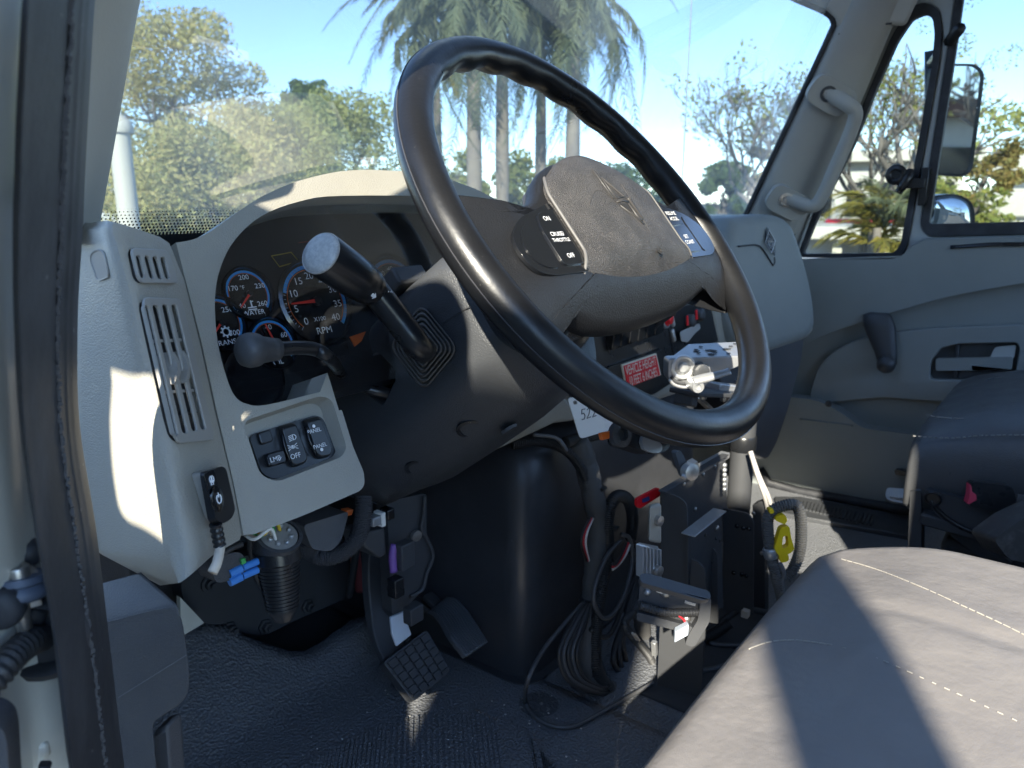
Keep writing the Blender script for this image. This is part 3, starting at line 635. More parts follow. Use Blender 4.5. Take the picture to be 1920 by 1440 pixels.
# driver door opening: weatherstrip, painted frame, hinge hardware
SP = [(-40, 44, 188), (0, 41, 182), (200, 31, 170), (330, 27, 163), (430, 24, 159), (600, 26, 149), (800, 36, 152), (1000, 61, 183), (1200, 97, 207), (1330, 114, 222), (1480, 131, 240)]
cols = [0, .03, .06, .085, .10, .16, .24, .34, .44, .52, .545, .565, .585, .61, .66, .70, .72, .75, .80, .83, .86, .90, .94, .975, 1]
hgt = [-.03, -.004, .004, .005, .0035, .005, .007, .0085, .009, .0085, .0075, .0105, .0075, .007, .006, .0065, .008, .0075, .0055, .007, .0055, .003, -.001, -.005, -.012]
ctrl = crom([V((y, l, r)) for y, l, r in SP], 5)
seal = thing("weatherstrip", "thick worn black rubber weatherstrip down the left edge of the door opening", "weatherstrip", oX(130, 1440, .2)); rows = []
sn = V((-.35, -.93, 0)).normalized()
for c in ctrl:
    a, b = oX(c.y, c.x, .118), oX(c.z, c.x, .192); rows.append([a.lerp(b, k) + sn * h for k, h in zip(cols, hgt)])
mb = MB(); mb.grid(rows); mb.build("strip", rubber, seal, smooth=60)
st = MB(); L = [r[11] for r in rows]; Q = crom(L, 3)
for i, p in enumerate(Q[:-1]):
    for k in (0, .5):
        c = p.lerp(Q[i + 1], k + rnd.uniform(-.1, .1)) + sn * .0008; d = (Q[i + 1] - p).normalized(); s = rnd.uniform(.5, .9); e = d.cross(sn)
        st.obox(c + e * rnd.uniform(-.0006, .0006), d * .0013 * s, e * .0011 * s, sn * .0009)
stuff(st.build("raised_stitching", M("dusty rubber nib", (.065, .066, .07), .7), seal))
frame = thing("door_jamb", "cream white painted door jamb left of the black weatherstrip", "door jamb", oX(60, 1440, .13)); rows = []
for y, xs_ in ((-40, (-60, -6, 10, 30, 46, 60)), (250, (-60, -30, -2, 16, 30, 45)), (500, (-60, -30, 0, 12, 24, 40)), (620, (-60, -30, 0, 14, 26, 45)), (800, (-60, -20, 12, 24, 36, 60)), (1000, (-60, -10, 26, 42, 60, 84)), (1150, (-60, -20, 18, 44, 80, 110)), (1250, (-60, 0, 30, 62, 92, 120)), (1340, (-20, 30, 52, 84, 112, 140)), (1480, (0, 45, 62, 100, 128, 160))):
    D = (.10, .115, .125, .133, .141, .150); rows.append([oX(max(x, -60), y, d) for x, d in zip(xs_, D)])
mb = MB(); mb.grid(rows); mb.build("painted_panel", bodyw, frame, smooth=60, sub=1)
JP = Plane(oX(60, 1100, .139), (-.55, -.83, .05))
mb = MB(); q = JP.pts([(-2, 522), (23, 523), (24, 588), (-2, 585)], .012); mb.prism(q, JP.n * .004); tag(mb.build("rubber_strap", rubber, bevel=.001), "short black rubber strap across the cream jamb at the left edge", "strap")
mb = MB(); q = round2(JP.pts([(-40, 752), (2, 756), (26, 770), (36, 800), (36, 870), (26, 893), (0, 908), (-40, 912)], .014), .006); mb.prism(q, JP.n * .012); tag(mb.build("hinge_cover", bodyw, bevel=.004, seg=4, smooth=60), "rounded cream hinge cover at the left edge beside the weatherstrip", "hinge cover")
for x, y in ((57, 1032), (62, 1148)):
    b = MB(); b.lathe([(.0068, 0), (.007, .004), (.0055, .0075), (.001, .009)], JP(x, y, .004), JP.n, 14); b.build("rubber_plug", rubber, frame, smooth=60)
g_ = MB(); c = JP(78, 1196, .006); g_.lathe([(.022, -.004), (.0225, .003), (.0185, .006), (.0165, .004), (.0155, -.012), (.001, -.013)], c, JP.n, 24); tag(g_.build("grommet", rubber, smooth=60), "black rubber grommet in the cream jamb where the conduit enters", "grommet")
cd = MB(); cd.corr(crom([JP(-40, 1300, .05), JP(-10, 1270, .045), JP(8, 1248, .04), JP(32, 1222, .03), JP(60, 1202, .018), JP(84, 1193, -.004)], 8), .0073, .0034, 12); tag(cd.build("corrugated_conduit", wire_black, smooth=60), "black corrugated conduit curving into the grommet at the lower left", "conduit")
# door check bracket with bolt and roller
br = thing("door_check", "zinc door check bracket with a bolt, roller and tapered pin", "door check", JP(35, 1180, .02)); up = V((0, 0, 1)); ja = JP.n.cross(up).normalized()
if (JP(60, 1100) - JP(0, 1100)).dot(ja) < 0: ja = -ja
pa = Plane(JP(35, 1085, .015), (-.1, -.2, 1))
for (q, nm) in (([(-2, 1076), (20, 1062), (58, 1050), (72, 1070), (74, 1088), (24, 1101), (0, 1094)], "bracket_plate"),): mb = MB(); mb.prism([Plane(JP(35, 1080, .018), (-.15, -.35, 1))(x, y) for x, y in q], (0, 0, -.003)); mb.build(nm, steel, br, bevel=.0006)
mb = MB(); mb.prism([Plane(JP(50, 1128, .018), (-.15, -.35, 1))(x, y) for x, y in [(22, 1128), (60, 1112), (76, 1106), (78, 1124), (34, 1137), (26, 1137)]], (0, 0, -.003)); mb.build("bracket_plate", steel, br, bevel=.0006)
mb = MB(); c = JP(36, 1086, .02); mb.lathe([(.0052, 0), (.0052, .006), (.0048, .0068), (.0026, .0068), (.0026, .003), (.0002, .003)], c, (0, 0, 1), 14); mb.build("bolt_head", steel, br, smooth=40)
mb = MB(); mb.lathe([(.010, 0), (.0125, .002), (.0125, .005), (.010, .0075), (.012, .009), (.011, .012)], JP(42, 1122, .018), (.1, .1, 1), 18); mb.build("roller", M("blue grey rubber roller", (.09, .11, .15), .5), br, smooth=60)
mb = MB(); mb.lathe([(.0036, 0), (.005, .022)], JP(46, 1178, .02), (-.05, -.02, 1), 14); mb.build("pin", steel, br, smooth=60)
mb = MB(); mb.lathe([(.006, -.002), (.0105, 0), (.011, .008), (.0085, .012), (.004, .013)], JP(8, 1128, .02), JP.n, 18); tag(mb.build("rubber_bumper", rubber, smooth=60), "black rubber bumper beside the zinc door check", "bumper")
# lower left: sill bracket and step trim
mb = MB(); q = JP.pts([(44, 1378), (66, 1398), (88, 1392), (92, 1420), (80, 1440), (78, 1480), (44, 1480)], .006); mb.prism(q, -JP.n * .012); tag(mb.build("sill_bracket", bodyw, bevel=.002), "folded cream bracket on the sill at the bottom left", "bracket")
mb = MB(); q = JP.pts([(74, 1424), (98, 1424), (100, 1432), (76, 1434)], .016); mb.prism(q, JP.n * .006); tag(mb.build("rubber_stop", rubber, bevel=.002), "small black stop on the folded cream bracket", "stop")
# kick panel below the dash end: moulded box with a step
kp = thing("kick_panel", "dark grey moulded kick panel below the dash end beside the weatherstrip", "kick panel", (.27, .55, -.6))
KP = plane3(oX(200, 1180, .232), oX(350, 1130, .262), oX(235, 1440, .232)); mb = MB()
q = round2(KP.pts([(192, 1168), (338, 1130), (354, 1250), (354, 1300), (336, 1322), (288, 1352), (286, 1372), (300, 1500), (238, 1500), (222, 1350)]), [.002, .02, .01, .02, .02, .012, .012, 0, 0, 0], 5)
mb.prism(q, ray(270, 1250).normalized() * .07); mb.build("moulding", kickm, kp, bevel=.007, seg=4, smooth=60)
mb = MB(); q = [KP(192, 1170), KP(338, 1132), KP(336, 1132) + V((0, .05, .012)), KP(192, 1170) + V((0, .05, .012))]; mb.prism(q, (0, 0, -.03)); mb.build("top_ledge", kickm, kp, bevel=.004)
mb = MB(); mb.prism(KP.pts([(286, 1372), (312, 1360), (322, 1500), (296, 1500)], -.02), -KP.n * .02); mb.build("side_return", kickm, kp, bevel=.004)
mb = MB(); mb.tube([KP(222, 1308, .0004), KP(350, 1228, .0004)], .0005, 4); mb.build("scratch", M("pale scuff", (.13, .13, .135), .7), kp)
# ------------------------------------------------------------------ passenger door
door = thing("passenger_door", "slate grey passenger door with vent window, crank and pull handle", "door", (2.05, .3, FZ))
DX = Plane((2.03, 0, 0), (-1, 0, 0)); DP = Plane((2.0, 0, 0), (-1, 0, 0)); up = V((0, 0, 1)); fw = V((0, 1, 0)); inn = V((-1, 0, 0))
outer = DX.pts([(1478, 486), (1500, 425), (1560, 290), (1610, 175), (1668, 30), (1700, -30), (2150, -40), (2150, 470)])
ventO = round2(DX.pts([(1492, 482), (1520, 415), (1592, 262), (1634, 160), (1672, 70), (1705, 14), (1735, 4), (1762, 18), (1768, 60), (1762, 120), (1702, 460), (1690, 486)]), .012, 4)
mainO = round2(DX.pts([(1793, -20), (1782, 60), (1726, 424), (1740, 444), (2080, 436), (2080, -20)]), .015, 4)
mb = MB(); mb.prism(outer, (.035, 0, 0), [ventO, mainO]); mb.build("window_frame", greyframe, door, bevel=.003)
ventG = round2(DX.pts([(1506, 476), (1532, 412), (1604, 268), (1645, 165), (1684, 78), (1712, 36), (1738, 26), (1750, 36), (1753, 66), (1748, 120), (1690, 455), (1678, 474)]), .010, 4)
mainG = round2(DX.pts([(1808, -12), (1798, 60), (1743, 416), (1746, 420), (2070, 412), (2070, -12)]), .008, 4)
mb = MB(); mb.prism([p + inn * .006 for p in ventO], (.02, 0, 0), [[p + inn * .006 for p in ventG]]); mb.build("vent_gasket", rubber, door, bevel=.002)
mb = MB(); mb.prism([p + inn * .004 for p in mainO], (.02, 0, 0), [[p + inn * .004 for p in mainG]]); mb.build("window_gasket", rubber, door, bevel=.002)
gl2 = glassmat("clear side glass", (.58, .62, .63), .03, .012, (.8, .8, .78), 7)
for nm, q in (("vent_pane", ventO), ("main_pane", mainO)): mb = MB(); mb.prism([p - inn * .012 for p in q], (.004, 0, 0)); mb.build(nm, gl2, door)
mb = MB(); mb.tube(crom(DX.pts([(1486, 440), (1500, 405), (1560, 262), (1600, 170), (1640, 75), (1668, 8), (1690, -40)], .012), 4), .010, 8); mb.build("door_seal", rubber, door, smooth=180)
mb = MB(); mb.tube(crom(DX.pts([(1496, 470), (1552, 318), (1604, 200), (1640, 110), (1672, 36)], .010), 4), .0035, 6); mb.build("frame_bead", greyframe, door, smooth=180)
mb = MB(); mb.tube(crom(DX.pts([(1672, 40), (1700, 0), (1740, -22)], .010), 4), .0035, 6); mb.build("frame_bead", greyframe, door, smooth=180)
# vent latch
la = MB(); c = DX(1684, 330, .012); la.lathe([(.016, 0), (.022, .003), (.024, .010), (.021, .016), (.012, .018), (.011, .014), (.001, .014)], DX(1682, 328, .02), (-1, 0, 0), 20)
la.tube(crom([DX(1708, 322, .02), DX(1700, 336, .034), DX(1690, 352, .036), DX(1684, 362, .036)], 4), [.012] * 5 + [.011] * 4 + [.009] * 4, 10)
la.obox(DX(1716, 344, .02), fw * .022, up * .011, inn * .012); la.obox(DX(1733, 350, .014), fw * .008, up * .042, inn * .01)
la.build("vent_latch", blacksm, door, bevel=.002, smooth=60)
# trim panel
mb = MB(); q = DP.pts([(1400, 492), (1508, 486), (1690, 482), (1708, 462), (1738, 446), (2150, 436), (2150, 1010), (1700, 962), (1440, 905), (1380, 905)]); mb.prism(q, (.03, 0, 0)); mb.build("door_skin", doorgrey, door)
def pad(name, pts, th, r=.02, bev=.012, mat=doorgrey, holes=()):
    m = MB(); m.prism(round2(DP.pts(pts), r, 5), inn * th, [round2(DP.pts(h), .006, 3) for h in holes]); return m.build(name, mat, door, bevel=bev, seg=4, smooth=60)
pad("upper_bolster", [(1480, 492), (1510, 486), (1690, 484), (1712, 462), (1742, 448), (2150, 438), (2150, 500), (1900, 532), (1780, 553), (1640, 594), (1560, 622), (1480, 655)], .03, [0, .012, .02, .02, .02, 0, 0, 0, .2, .2, 0, 0])
mb = MB(); mb.tube([DP(1782, 463, .030), DP(1860, 458, .031), DP(2100, 456, .03)], .006, 8, flat=.5); mb.build("belt_groove", blacksm, door, smooth=180)
mb = MB(); q = [DP(1512, 488, .03), DP(1690, 483, .03), DP(1690, 483, -.02), DP(1512, 488, -.02)]; mb.prism(q, (0, 0, .004)); mb.build("vent_ledge", doorgrey, door, bevel=.0015)
hole = [(1746, 704), (1750, 672), (1768, 650), (1800, 642), (1908, 640), (1914, 650), (1904, 704), (1896, 710), (1752, 709)]
pad("arm_panel", [(1520, 756), (1527, 716), (1542, 680), (1572, 652), (1612, 634), (1680, 620), (1760, 612), (1920, 606), (2150, 596), (2150, 764), (1790, 752), (1660, 742)], .022, [0, .05, .05, .05, .06, .08, .1, 0, 0, 0, .01, .01], .003, holes=(hole,))
pad("lower_panel", [(1380, 735), (1490, 738), (1545, 744), (1588, 768), (1625, 796), (1790, 815), (2150, 850), (2150, 1010), (1700, 955), (1442, 898), (1380, 898)], .045, [0, .02, .06, .06, .02, .02, 0, 0, .01, .03, 0], .014)
mb = MB(); mb.tube(crom([DP(1500, 786, .046), DP(1545, 792, .047), DP(1600, 798, .046)], 4), .003, 6, flat=.6); mb.build("moulded_lip", doorgrey, door, smooth=180)
mb = MB(); c = DP(1554, 757, .045); mb.lathe([(.006, 0), (.0085, .001), (.006, .003), (.003, .002), (.001, .001)], c, inn, 14); mb.build("screw", blackpl, door, smooth=60)
# handle in its recess
mb = MB(); q = [DP(x, y, -.001) for x, y in ((1742, 636), (1920, 636), (1916, 716), (1742, 716))]; mb.prism(q, (-.002, 0, 0)); mb.build("recess_back", blackpl, door)
mb = MB(); mb.prism(round2(DP.pts([(1756, 671), (1900, 668), (1898, 692), (1756, 694)], .012), .006), inn * .012); hn = mb.build("pull_handle", doorgrey, door, bevel=.004, seg=3)
mb = MB(); mb.prism(round2(DP.pts([(1866, 650), (1906, 646), (1902, 672), (1856, 672)], .006), .006), inn * .010); mb.build("lock_tab", greyframe, door, bevel=.002)
mb = MB(); mb.prism(DP.pts([(1793, 645), (1800, 645), (1796, 706), (1789, 706)], .004), inn * .008); mb.build("recess_rib", blackpl, door, bevel=.002)
mb = MB(); mb.prism(DP.pts([(1800, 694), (1860, 694), (1858, 708), (1796, 708)], .003), inn * .006); mb.build("recess_rib", blackpl, door, bevel=.002)
# window crank
cr = MB(); lo = []
for x, y, w, o1 in ((1650, 586, .020, .03), (1645, 592, .032, .036), (1649, 612, .036, .040), (1655, 640, .030, .042), (1660, 660, .025, .044), (1663, 680, .022, .046), (1664, 690, .014, .046)):
    c = DP(x, y, o1); lo.append([c + fw * w * math.cos(k * math.pi / 6) + up * .004 * 0 + inn * .011 * math.sin(k * math.pi / 6) for k in range(12)])
cr.loft(lo); k_ = cr.build("window_crank", blackpl, door, smooth=180)
mb = MB(); mb.lathe([(.016, 0), (.021, .006), (.021, .012), (.014, .021), (.001, .023)], DP(1663, 682, .05), inn, 16); mb.build("crank_knob", blackpl, k_, smooth=180)
# sill trim, scuff plate and the bright latch striker
mb = MB(); mb.tube([oX(1425, 880, 1.95), oX(1442, 905, 1.955), oX(1500, 921, 1.955), oX(1700, 957, 1.955), oX(1760, 968, 1.955)], .012, 8); tag(mb.build("sill_seal", rubber, smooth=180), "black rubber seal along the foot of the passenger door", "door seal")
sp = thing("scuff_plate", "ribbed dark scuff plate on the sill below the passenger door", "scuff plate", (1.85, .42, FZ)); mb = MB(); q = [oZ(x, y, -.725) for x, y in ((1452, 930), (1500, 930), (1700, 968), (1712, 1005), (1460, 960))]
mb.prism(q, (0, 0, -.02)); mb.build("plate", blackpl, sp, bevel=.004); rb = MB()
for i in range(22):
    a = oZ(1490, 936, -.723).lerp(oZ(1640, 966, -.723), i / 21); b_ = oZ(1486, 950, -.723).lerp(oZ(1632, 985, -.723), i / 21); rb.bar(a, b_, .006, .004)
stuff(rb.build("rib", blackpl, sp))
SLP = plane3(oX(1660, 925, 1.90), oX(1704, 930, 1.90), oX(1704, 945, 1.88)); sl_ = thing("striker_plate", "small bright metal striker plate at the foot of the passenger door", "striker plate", SLP(1682, 945)); mb = MB()
mb.prism(round2(SLP.pts([(1664, 918), (1702, 921), (1706, 944), (1700, 948), (1668, 943), (1660, 934)]), .008), SLP.n * .008); mb.build("plate", aluf, sl_, bevel=.003, seg=3)
mb = MB(); mb.prism(round2(SLP.pts([(1668, 928), (1698, 931), (1698, 937), (1668, 934)], .009), .004), SLP.n * .006); mb.build("latch_bar", aluf, sl_, bevel=.002)
mb = MB(); mb.prism(round2(DP.pts([(1680, 877), (1712, 881), (1712, 889), (1682, 886)], .046), .004), inn * .02); tag(mb.build("release_tab", blacksm, bevel=.002), "small black tab low on the passenger door by the seat", "tab")
# grab handle on the right pillar
gh = thing("grab_handle", "grey grab handle on the right windshield pillar", "grab handle", PR(1540, 380)); o1 = .045
pth = [PR(1546, 172, .016), PR(1566, 182, .03), PR(1590, 196, .05), PR(1604, 212, .055), PR(1596, 245, .055), PR(1566, 315, .055), PR(1542, 368, .055), PR(1526, 386, .052), PR(1505, 383, .04), PR(1484, 374, .024), PR(1466, 366, .014)]
mb = MB(); n_ = crom(pth, 6); mb.tube(n_, [.016 + .005 * (abs(i / (len(n_) - 1) - .5) * 2) ** 3 for i in range(len(n_))], 12, flat=1.0); mb.build("bar", pillarm, gh, smooth=180)
for x, y, in ((1553, 176), (1474, 375)):
    mb = MB(); e = (PR(1570, 186) - PR(1546, 172)).normalized() if y < 200 else (PR(1500, 383) - PR(1466, 366)).normalized(); f = PR.n.cross(e); q = [PR(x, y, .004) + e * a + f * b for a, b in ((-.05, -.034), (.05, -.034), (.06, .034), (-.05, .034))]; mb.prism(round2(q, .028, 5), PR.n * .030); mp_ = mb.build("mount_pad", pillarm, gh, bevel=.010, seg=4, smooth=60)
    mb = MB(); mb.lathe([(.017, 0), (.018, .003), (.013, .004), (.012, .0015), (.007, .0015), (.006, .004), (.001, .004)], PR(x, y, .034), PR.n, 18); mb.build("screw", steel if y > 200 else blackpl, mp_, smooth=50)
# outside mirrors on the passenger side
MP = Plane((2.42, .22, 0), (-.63, -.775, -.03)); mr = thing("side_mirror", "tall flat side mirror outside the passenger window", "mirror", MP(1800, 330)); mb = MB()
q = round2(MP.pts([(1752, 120), (1826, 120), (1843, 136), (1838, 180), (1820, 318), (1806, 332), (1730, 326)]), .02, 5); mb.prism([p - MP.n * .02 for p in q], MP.n * .026); mb.build("housing", blacksm, mr, bevel=.006, seg=3)
q = round2(MP.pts([(1756, 124), (1822, 124), (1838, 138), (1833, 180), (1815, 314), (1803, 327), (1736, 322)], .007), .02, 5); mb = MB(); mb.prism(q, MP.n * .001); mb.build("glass", mirrorm, mr)
mr2 = thing("convex_mirror", "small round cornered convex mirror below the tall side mirror", "mirror", MP(1790, 420)); mb = MB()
q = round2(MP.pts([(1738, 368), (1790, 362), (1822, 378), (1826, 420), (1822, 440), (1730, 440)]), .03, 5); mb.prism([p - MP.n * .03 for p in q], MP.n * .036); mb.build("housing", blacksm, mr2, bevel=.006, seg=3)
q = round2(MP.pts([(1742, 371), (1790, 366), (1818, 380), (1822, 420), (1818, 437), (1735, 437)], .007), .03, 5); cc = sum(q, V()) / len(q); mb = MB(); lo = []
for k, h in ((1, 0), (.8, .005), (.55, .0095), (.3, .012), (.02, .0135)): lo.append([cc + (p - cc) * k + MP.n * h for p in q])
mb.loft(lo); mb.build("glass", mirrorm, mr2, smooth=180)
mb = MB(); mb.tube([MP(1745, 95, -.03), MP(1745, 260, -.03), MP(1735, 460, -.03)], .014, 8); mb.tube([MP(1745, 120, -.03), MP(1745, 120, -.03) + V((-.3, -.1, .02))], .012, 8); mb.build("bracket", blacksm, mr, smooth=180)
# whip antenna ahead of the windshield
aa, ab = oY(1279, 340, 1.25), oY(1299, -40, 1.25); mb = MB(); mb.tube([aa - (ab - aa) * .5, ab + (ab - aa) * .2], .0022, 6); mb.tube([aa - (ab - aa) * .55, aa - (ab - aa) * .45], .012, 10); tag(mb.build("whip_antenna", steel), "thin grey whip antenna standing ahead of the windshield", "antenna")
# truck hood outside, seen only as a sliver above the dash
mb = MB(); lo = []
for y, z in ((.95, -.16), (1.3, -.2), (1.8, -.26), (2.3, -.36)): lo.append([V((1.13 + x, y, z + .05 * (1 - (x / .8) ** 2))) for x in (-.8, -.5, -.2, 0, .2, .5, .8)])
mb.grid(lo); mb.build("hood", bodyw, cab, smooth=180)
# ------------------------------------------------------------------ dashboard
dash = thing("dashboard", "greige dashboard with a hooded gauge cluster and black centre stack", "dashboard", (1.13, .6, -.5))
PV = plane3(oY(270, 660, .493), oY(372, 640, .535), oY(330, 900, .478)); pn = PV.n
# end pod: ring sections between seam, ridge and the door side
rows_ = [((170, 418), (205, 412), (300, 444)), ((150, 432), (206, 430), (318, 456)), ((148, 520), (238, 535), (346, 525)), ((146, 640), (268, 655), (375, 642)), ((150, 790), (300, 785), (405, 778)), ((166, 930), (326, 905), (436, 905)), ((186, 1030), (345, 1010), (454, 1000)), ((196, 1043), (347, 1050), (450, 1012)), ((300, 1098), (342, 1092), (400, 1040))]
def podring(l, rg_, s, inset=0):
    b, c = PV(*rg_), PV(*s); a = oY(l[0], l[1], .585); back = V((c.x, .68, c.z)); bk2 = V((a.x + .004, .66, a.z))
    q = [a, b, c, back, bk2]; return round2(q, [.004, .022, .001, .001, .001], 6)
mb = MB(); mb.loft([podring(*r) for r in rows_]); pod = mb.build("end_pod", greige, dash, smooth=50, fix=True)
ct = MB(); vs_ = PV.pts([(252, 477), (303, 480), (319, 524), (264, 524)]); 
v1f = round2(PV.pts([(238, 465), (308, 470), (329, 533), (255, 532)]), .006, 4); v2f = round2(PV.pts([(260, 558), (334, 561), (397, 826), (325, 833)]), .007, 4)
for q in (v1f, v2f): c = sum(q, V()) / len(q); ct.prism([c + (p - c) * .97 + pn * .02 for p in q], -pn * .031)
pq = round2(PV.pts([(171, 470), (194, 470), (201, 518), (178, 524)]), .006, 3); PO = plane3(oY(171, 470, .54), oY(197, 472, .515), oY(190, 522, .52)); pq = round2(PO.pts([(172, 473), (190, 469), (200, 490), (202, 516), (182, 524), (175, 505)]), .003, 3)
cut(pod, ct)
from mathutils.bvhtree import BVHTree
def caster(o):                                     # picture point -> point on a mesh already built
    bvh = BVHTree.FromPolygons([v.co + ORG[o] for v in o.data.vertices], [tuple(p.vertices) for p in o.data.polygons])
    def f(x, y, off=0.0): h = bvh.ray_cast(V((0, 0, 0)), ray(x, y).normalized()); return h[0] - ray(x, y).normalized() * off if h[0] else oY(x, y, .52)
    return f
PODP = caster(pod); m = MB(); q = crom([PODP(x, y, .0006) for x, y in ((173, 474), (186, 469), (196, 480), (203, 514), (198, 521), (184, 525), (178, 512), (170, 488))], 4, True)
m.prism(q, V((0, .0005, 0))) if False else m.tube(q, .0007, 5, closed=True); cc_ = sum(q, V()) / len(q); m.loft([q, [cc_ + (p - cc_) * .5 for p in q], [cc_ + (p - cc_) * .02 for p in q]], caps=False); m.build("finger_notch", greigesm, dash, smooth=60)
def vent(name, frame, slots, crossbars, wheels, w):
    m = MB(); hs = []
    for (a, b) in slots:
        q = [PV(a[0] - w, a[1], .003), PV(a[0] + w, a[1], .003), PV(b[0] + w, b[1], .003), PV(b[0] - w, b[1], .003)]; hs.append(round2(q, (q[0] - q[1]).length * .42, 4))
    m.prism([p + pn * .003 for p in frame], -pn * .0022, hs); v = m.build(name, greigesm, dash, bevel=.0007, seg=2)
    m = MB(); c = sum(frame, V()) / len(frame); q = [c + (p - c) * .97 - pn * .0085 for p in frame]; m.prism(q, -pn * .002)
    m.build("dark_duct", blackmt, v)
    for a, b in crossbars: m = MB(); m.bar(PV(*a, -.0012), PV(*b, -.0012), .0020, .003, pn); m.build("crossbar", greigesm, v)
    for i in range(3 if wheels else 0):
        m = MB(); t = (.2, .55, .85)[i]; a, b = PV(*slots[0][0], -.0065), PV(*slots[0][1], -.0065); a2, b2 = PV(*slots[-1][0], -.0065), PV(*slots[-1][1], -.0065); m.bar(a.lerp(b, t), a2.lerp(b2, t), .003, .0015, pn + V((0, 0, 1.5))); m.build("louvre", blackpl, v)
    for x0, y0, x1, y1 in wheels:
        m = MB(); a, b = PV(x0, y0, .0), PV(x1, y1, .0); d = (b - a); ln = d.length; d.normalize(); e = d.cross(pn)
        for i in range(15):
            t = i / 14; ang = (t - .5) * 2.2; c = a + d * ln * t + pn * (.0055 * math.cos(ang) - .003); m.obox(c, e * .0021, d * .0011, pn * .004)
        m.obox(a + d * ln / 2 - pn * .006, e * .0018, d * ln * .48, pn * .003); m.build("thumb_wheel", greigesm, v)
    return v
vent("demister_vent", v1f, [((259, 479), (269, 521)), ((275, 480), (286, 522)), ((290, 481), (301, 523)), ((305, 482), (315, 523))], [], [], 4.6)
vent("air_vent", v2f, [((274, 573), (330, 816)), ((291, 572), (348, 812)), ((309, 571), (366, 808)), ((326, 571), (382, 805))], [((284, 640), (350, 637)), ((306, 736), (372, 731))], [(316, 664, 322, 718), (335, 662, 342, 716)], 5.2)
# cluster bezel
tilt = R(20); CN = V((0, -math.cos(tilt), math.sin(tilt))); CP = Plane(oY(595, 562, .565), CN)
XC = .592                                           # centre of the hood
innl = [(640, 367), (560, 378), (490, 405), (441, 449), (414, 500), (403, 560), (408, 640), (424, 705), (440, 742), (462, 757), (500, 759), (600, 735)]
outl = [(690, 318), (640, 321), (590, 331), (540, 346), (492, 368), (452, 393), (420, 416), (393, 435), (362, 449), (330, 455)]
I = CP.pts(innl); O = CP.pts(outl); mir = lambda p: V((2 * XC - p.x, p.y, p.z))
top_in = crom([mir(p) for p in I[7:1:-1]] + [mir(I[1]), mir(I[0])] + [I[0]] + I[1:8], 5)
seam = CP.pts([(348, 525), (378, 642), (408, 778), (438, 905), (457, 1003)])
bot = CP.pts([(470, 1004), (570, 966), (676, 920), (684, 908), (682, 885), (662, 838), (640, 765)])
inner = [mir(p) for p in I[7:1:-1]] + [mir(I[1]), mir(I[0]), I[0]] + I[1:]
inner = crom(inner, 4) 
zb = CP(640, 765).z
outerp = [mir(p) for p in O[::-1]] + crom(O, 3) + seam + round2(bot, .004)[2:] + [CP(614, 699)] + inner[::-1] + [mir(I[7]) + V((.045, 0, 0))]
inner = inner + [V((.66, I[-1].y, I[-1].z)), V((2 * XC - I[8].x - .03, I[8].y, I[8].z))]
mb = MB(); mb.prism(outerp, -CN * .085); bez = mb.build("cluster_hood", greige, dash, smooth=50)
ct = MB(); SWP = lambda x, y, o=0: CP(x, y, o)
rq = round2(CP.pts([(455, 790), (600, 742), (622, 748), (650, 838), (642, 856), (520, 904), (488, 892)]), .008, 4)
c = sum(rq, V()) / len(rq); ct.loft([[c + (p - c) * 1.02 + CN * .004 for p in rq], [p - CN * .0 for p in rq], [c + (p - c) * .90 - CN * .014 for p in rq]]); cut(bez, ct)
bm_ = bez.modifiers.new("b", 'BEVEL'); bm_.width = .010; bm_.segments = 4; bm_.limit_method = 'ANGLE'; bm_.angle_limit = R(50)
# rolled lip on the hood and on the seam, following the opening
lip = MB(); lq = [p for p in crom([mir(p) for p in I[6:1:-1]] + [mir(I[1]), mir(I[0]), I[0]] + I[1:8], 6)]
hoodtop = MB(); fr_ = crom([mir(p) for p in O[::-1]] + O, 4); hoodtop.grid([[p - CN * .02 for p in fr_], [p - CN * .06 + V((0, .0, -.001)) for p in fr_], [p - CN * .11 + V((0, .02, -.02)) for p in fr_], [V((p.x, .78, -.062)) for p in fr_]]); hoodtop.build("hood_top", greige, dash, smooth=180)
# instrument panel behind its lens
GP = Plane(oY(595, 562, .62), CN); gx = V((1, 0, 0)); gy = gx.cross(CN) * -1
gy = CN.cross(gx); 
if gy.z < 0: gy = -gy
facem = M("instrument face", (.011, .012, .014), .35, var=(20, (.02, .021, .023), .45, .8))
clus = MB(); cq = [GP.p + gx * x + gy * y for x, y in ((-.13, .13), (.32, .13), (.32, -.10), (-.13, -.10))]
cc = [V((.37, 0, 0)), ]; zt = GP(600, 370); mbp = MB(); q = [V((.36, GP(500, 400).y, 0))]
mb = MB(); c0 = GP(595, 562); ic = sum(inner, V()) / len(inner); q = [ic + (p - ic) * 1.07 - CN * .055 for p in inner]; mb.prism(q, -CN * .004); ip = mb.build("instrument_panel", facem, dash)
def cpt(c, r, deg, o=.0): return c + gx * r * math.cos(R(deg)) + gy * r * math.sin(R(deg)) + CN * o
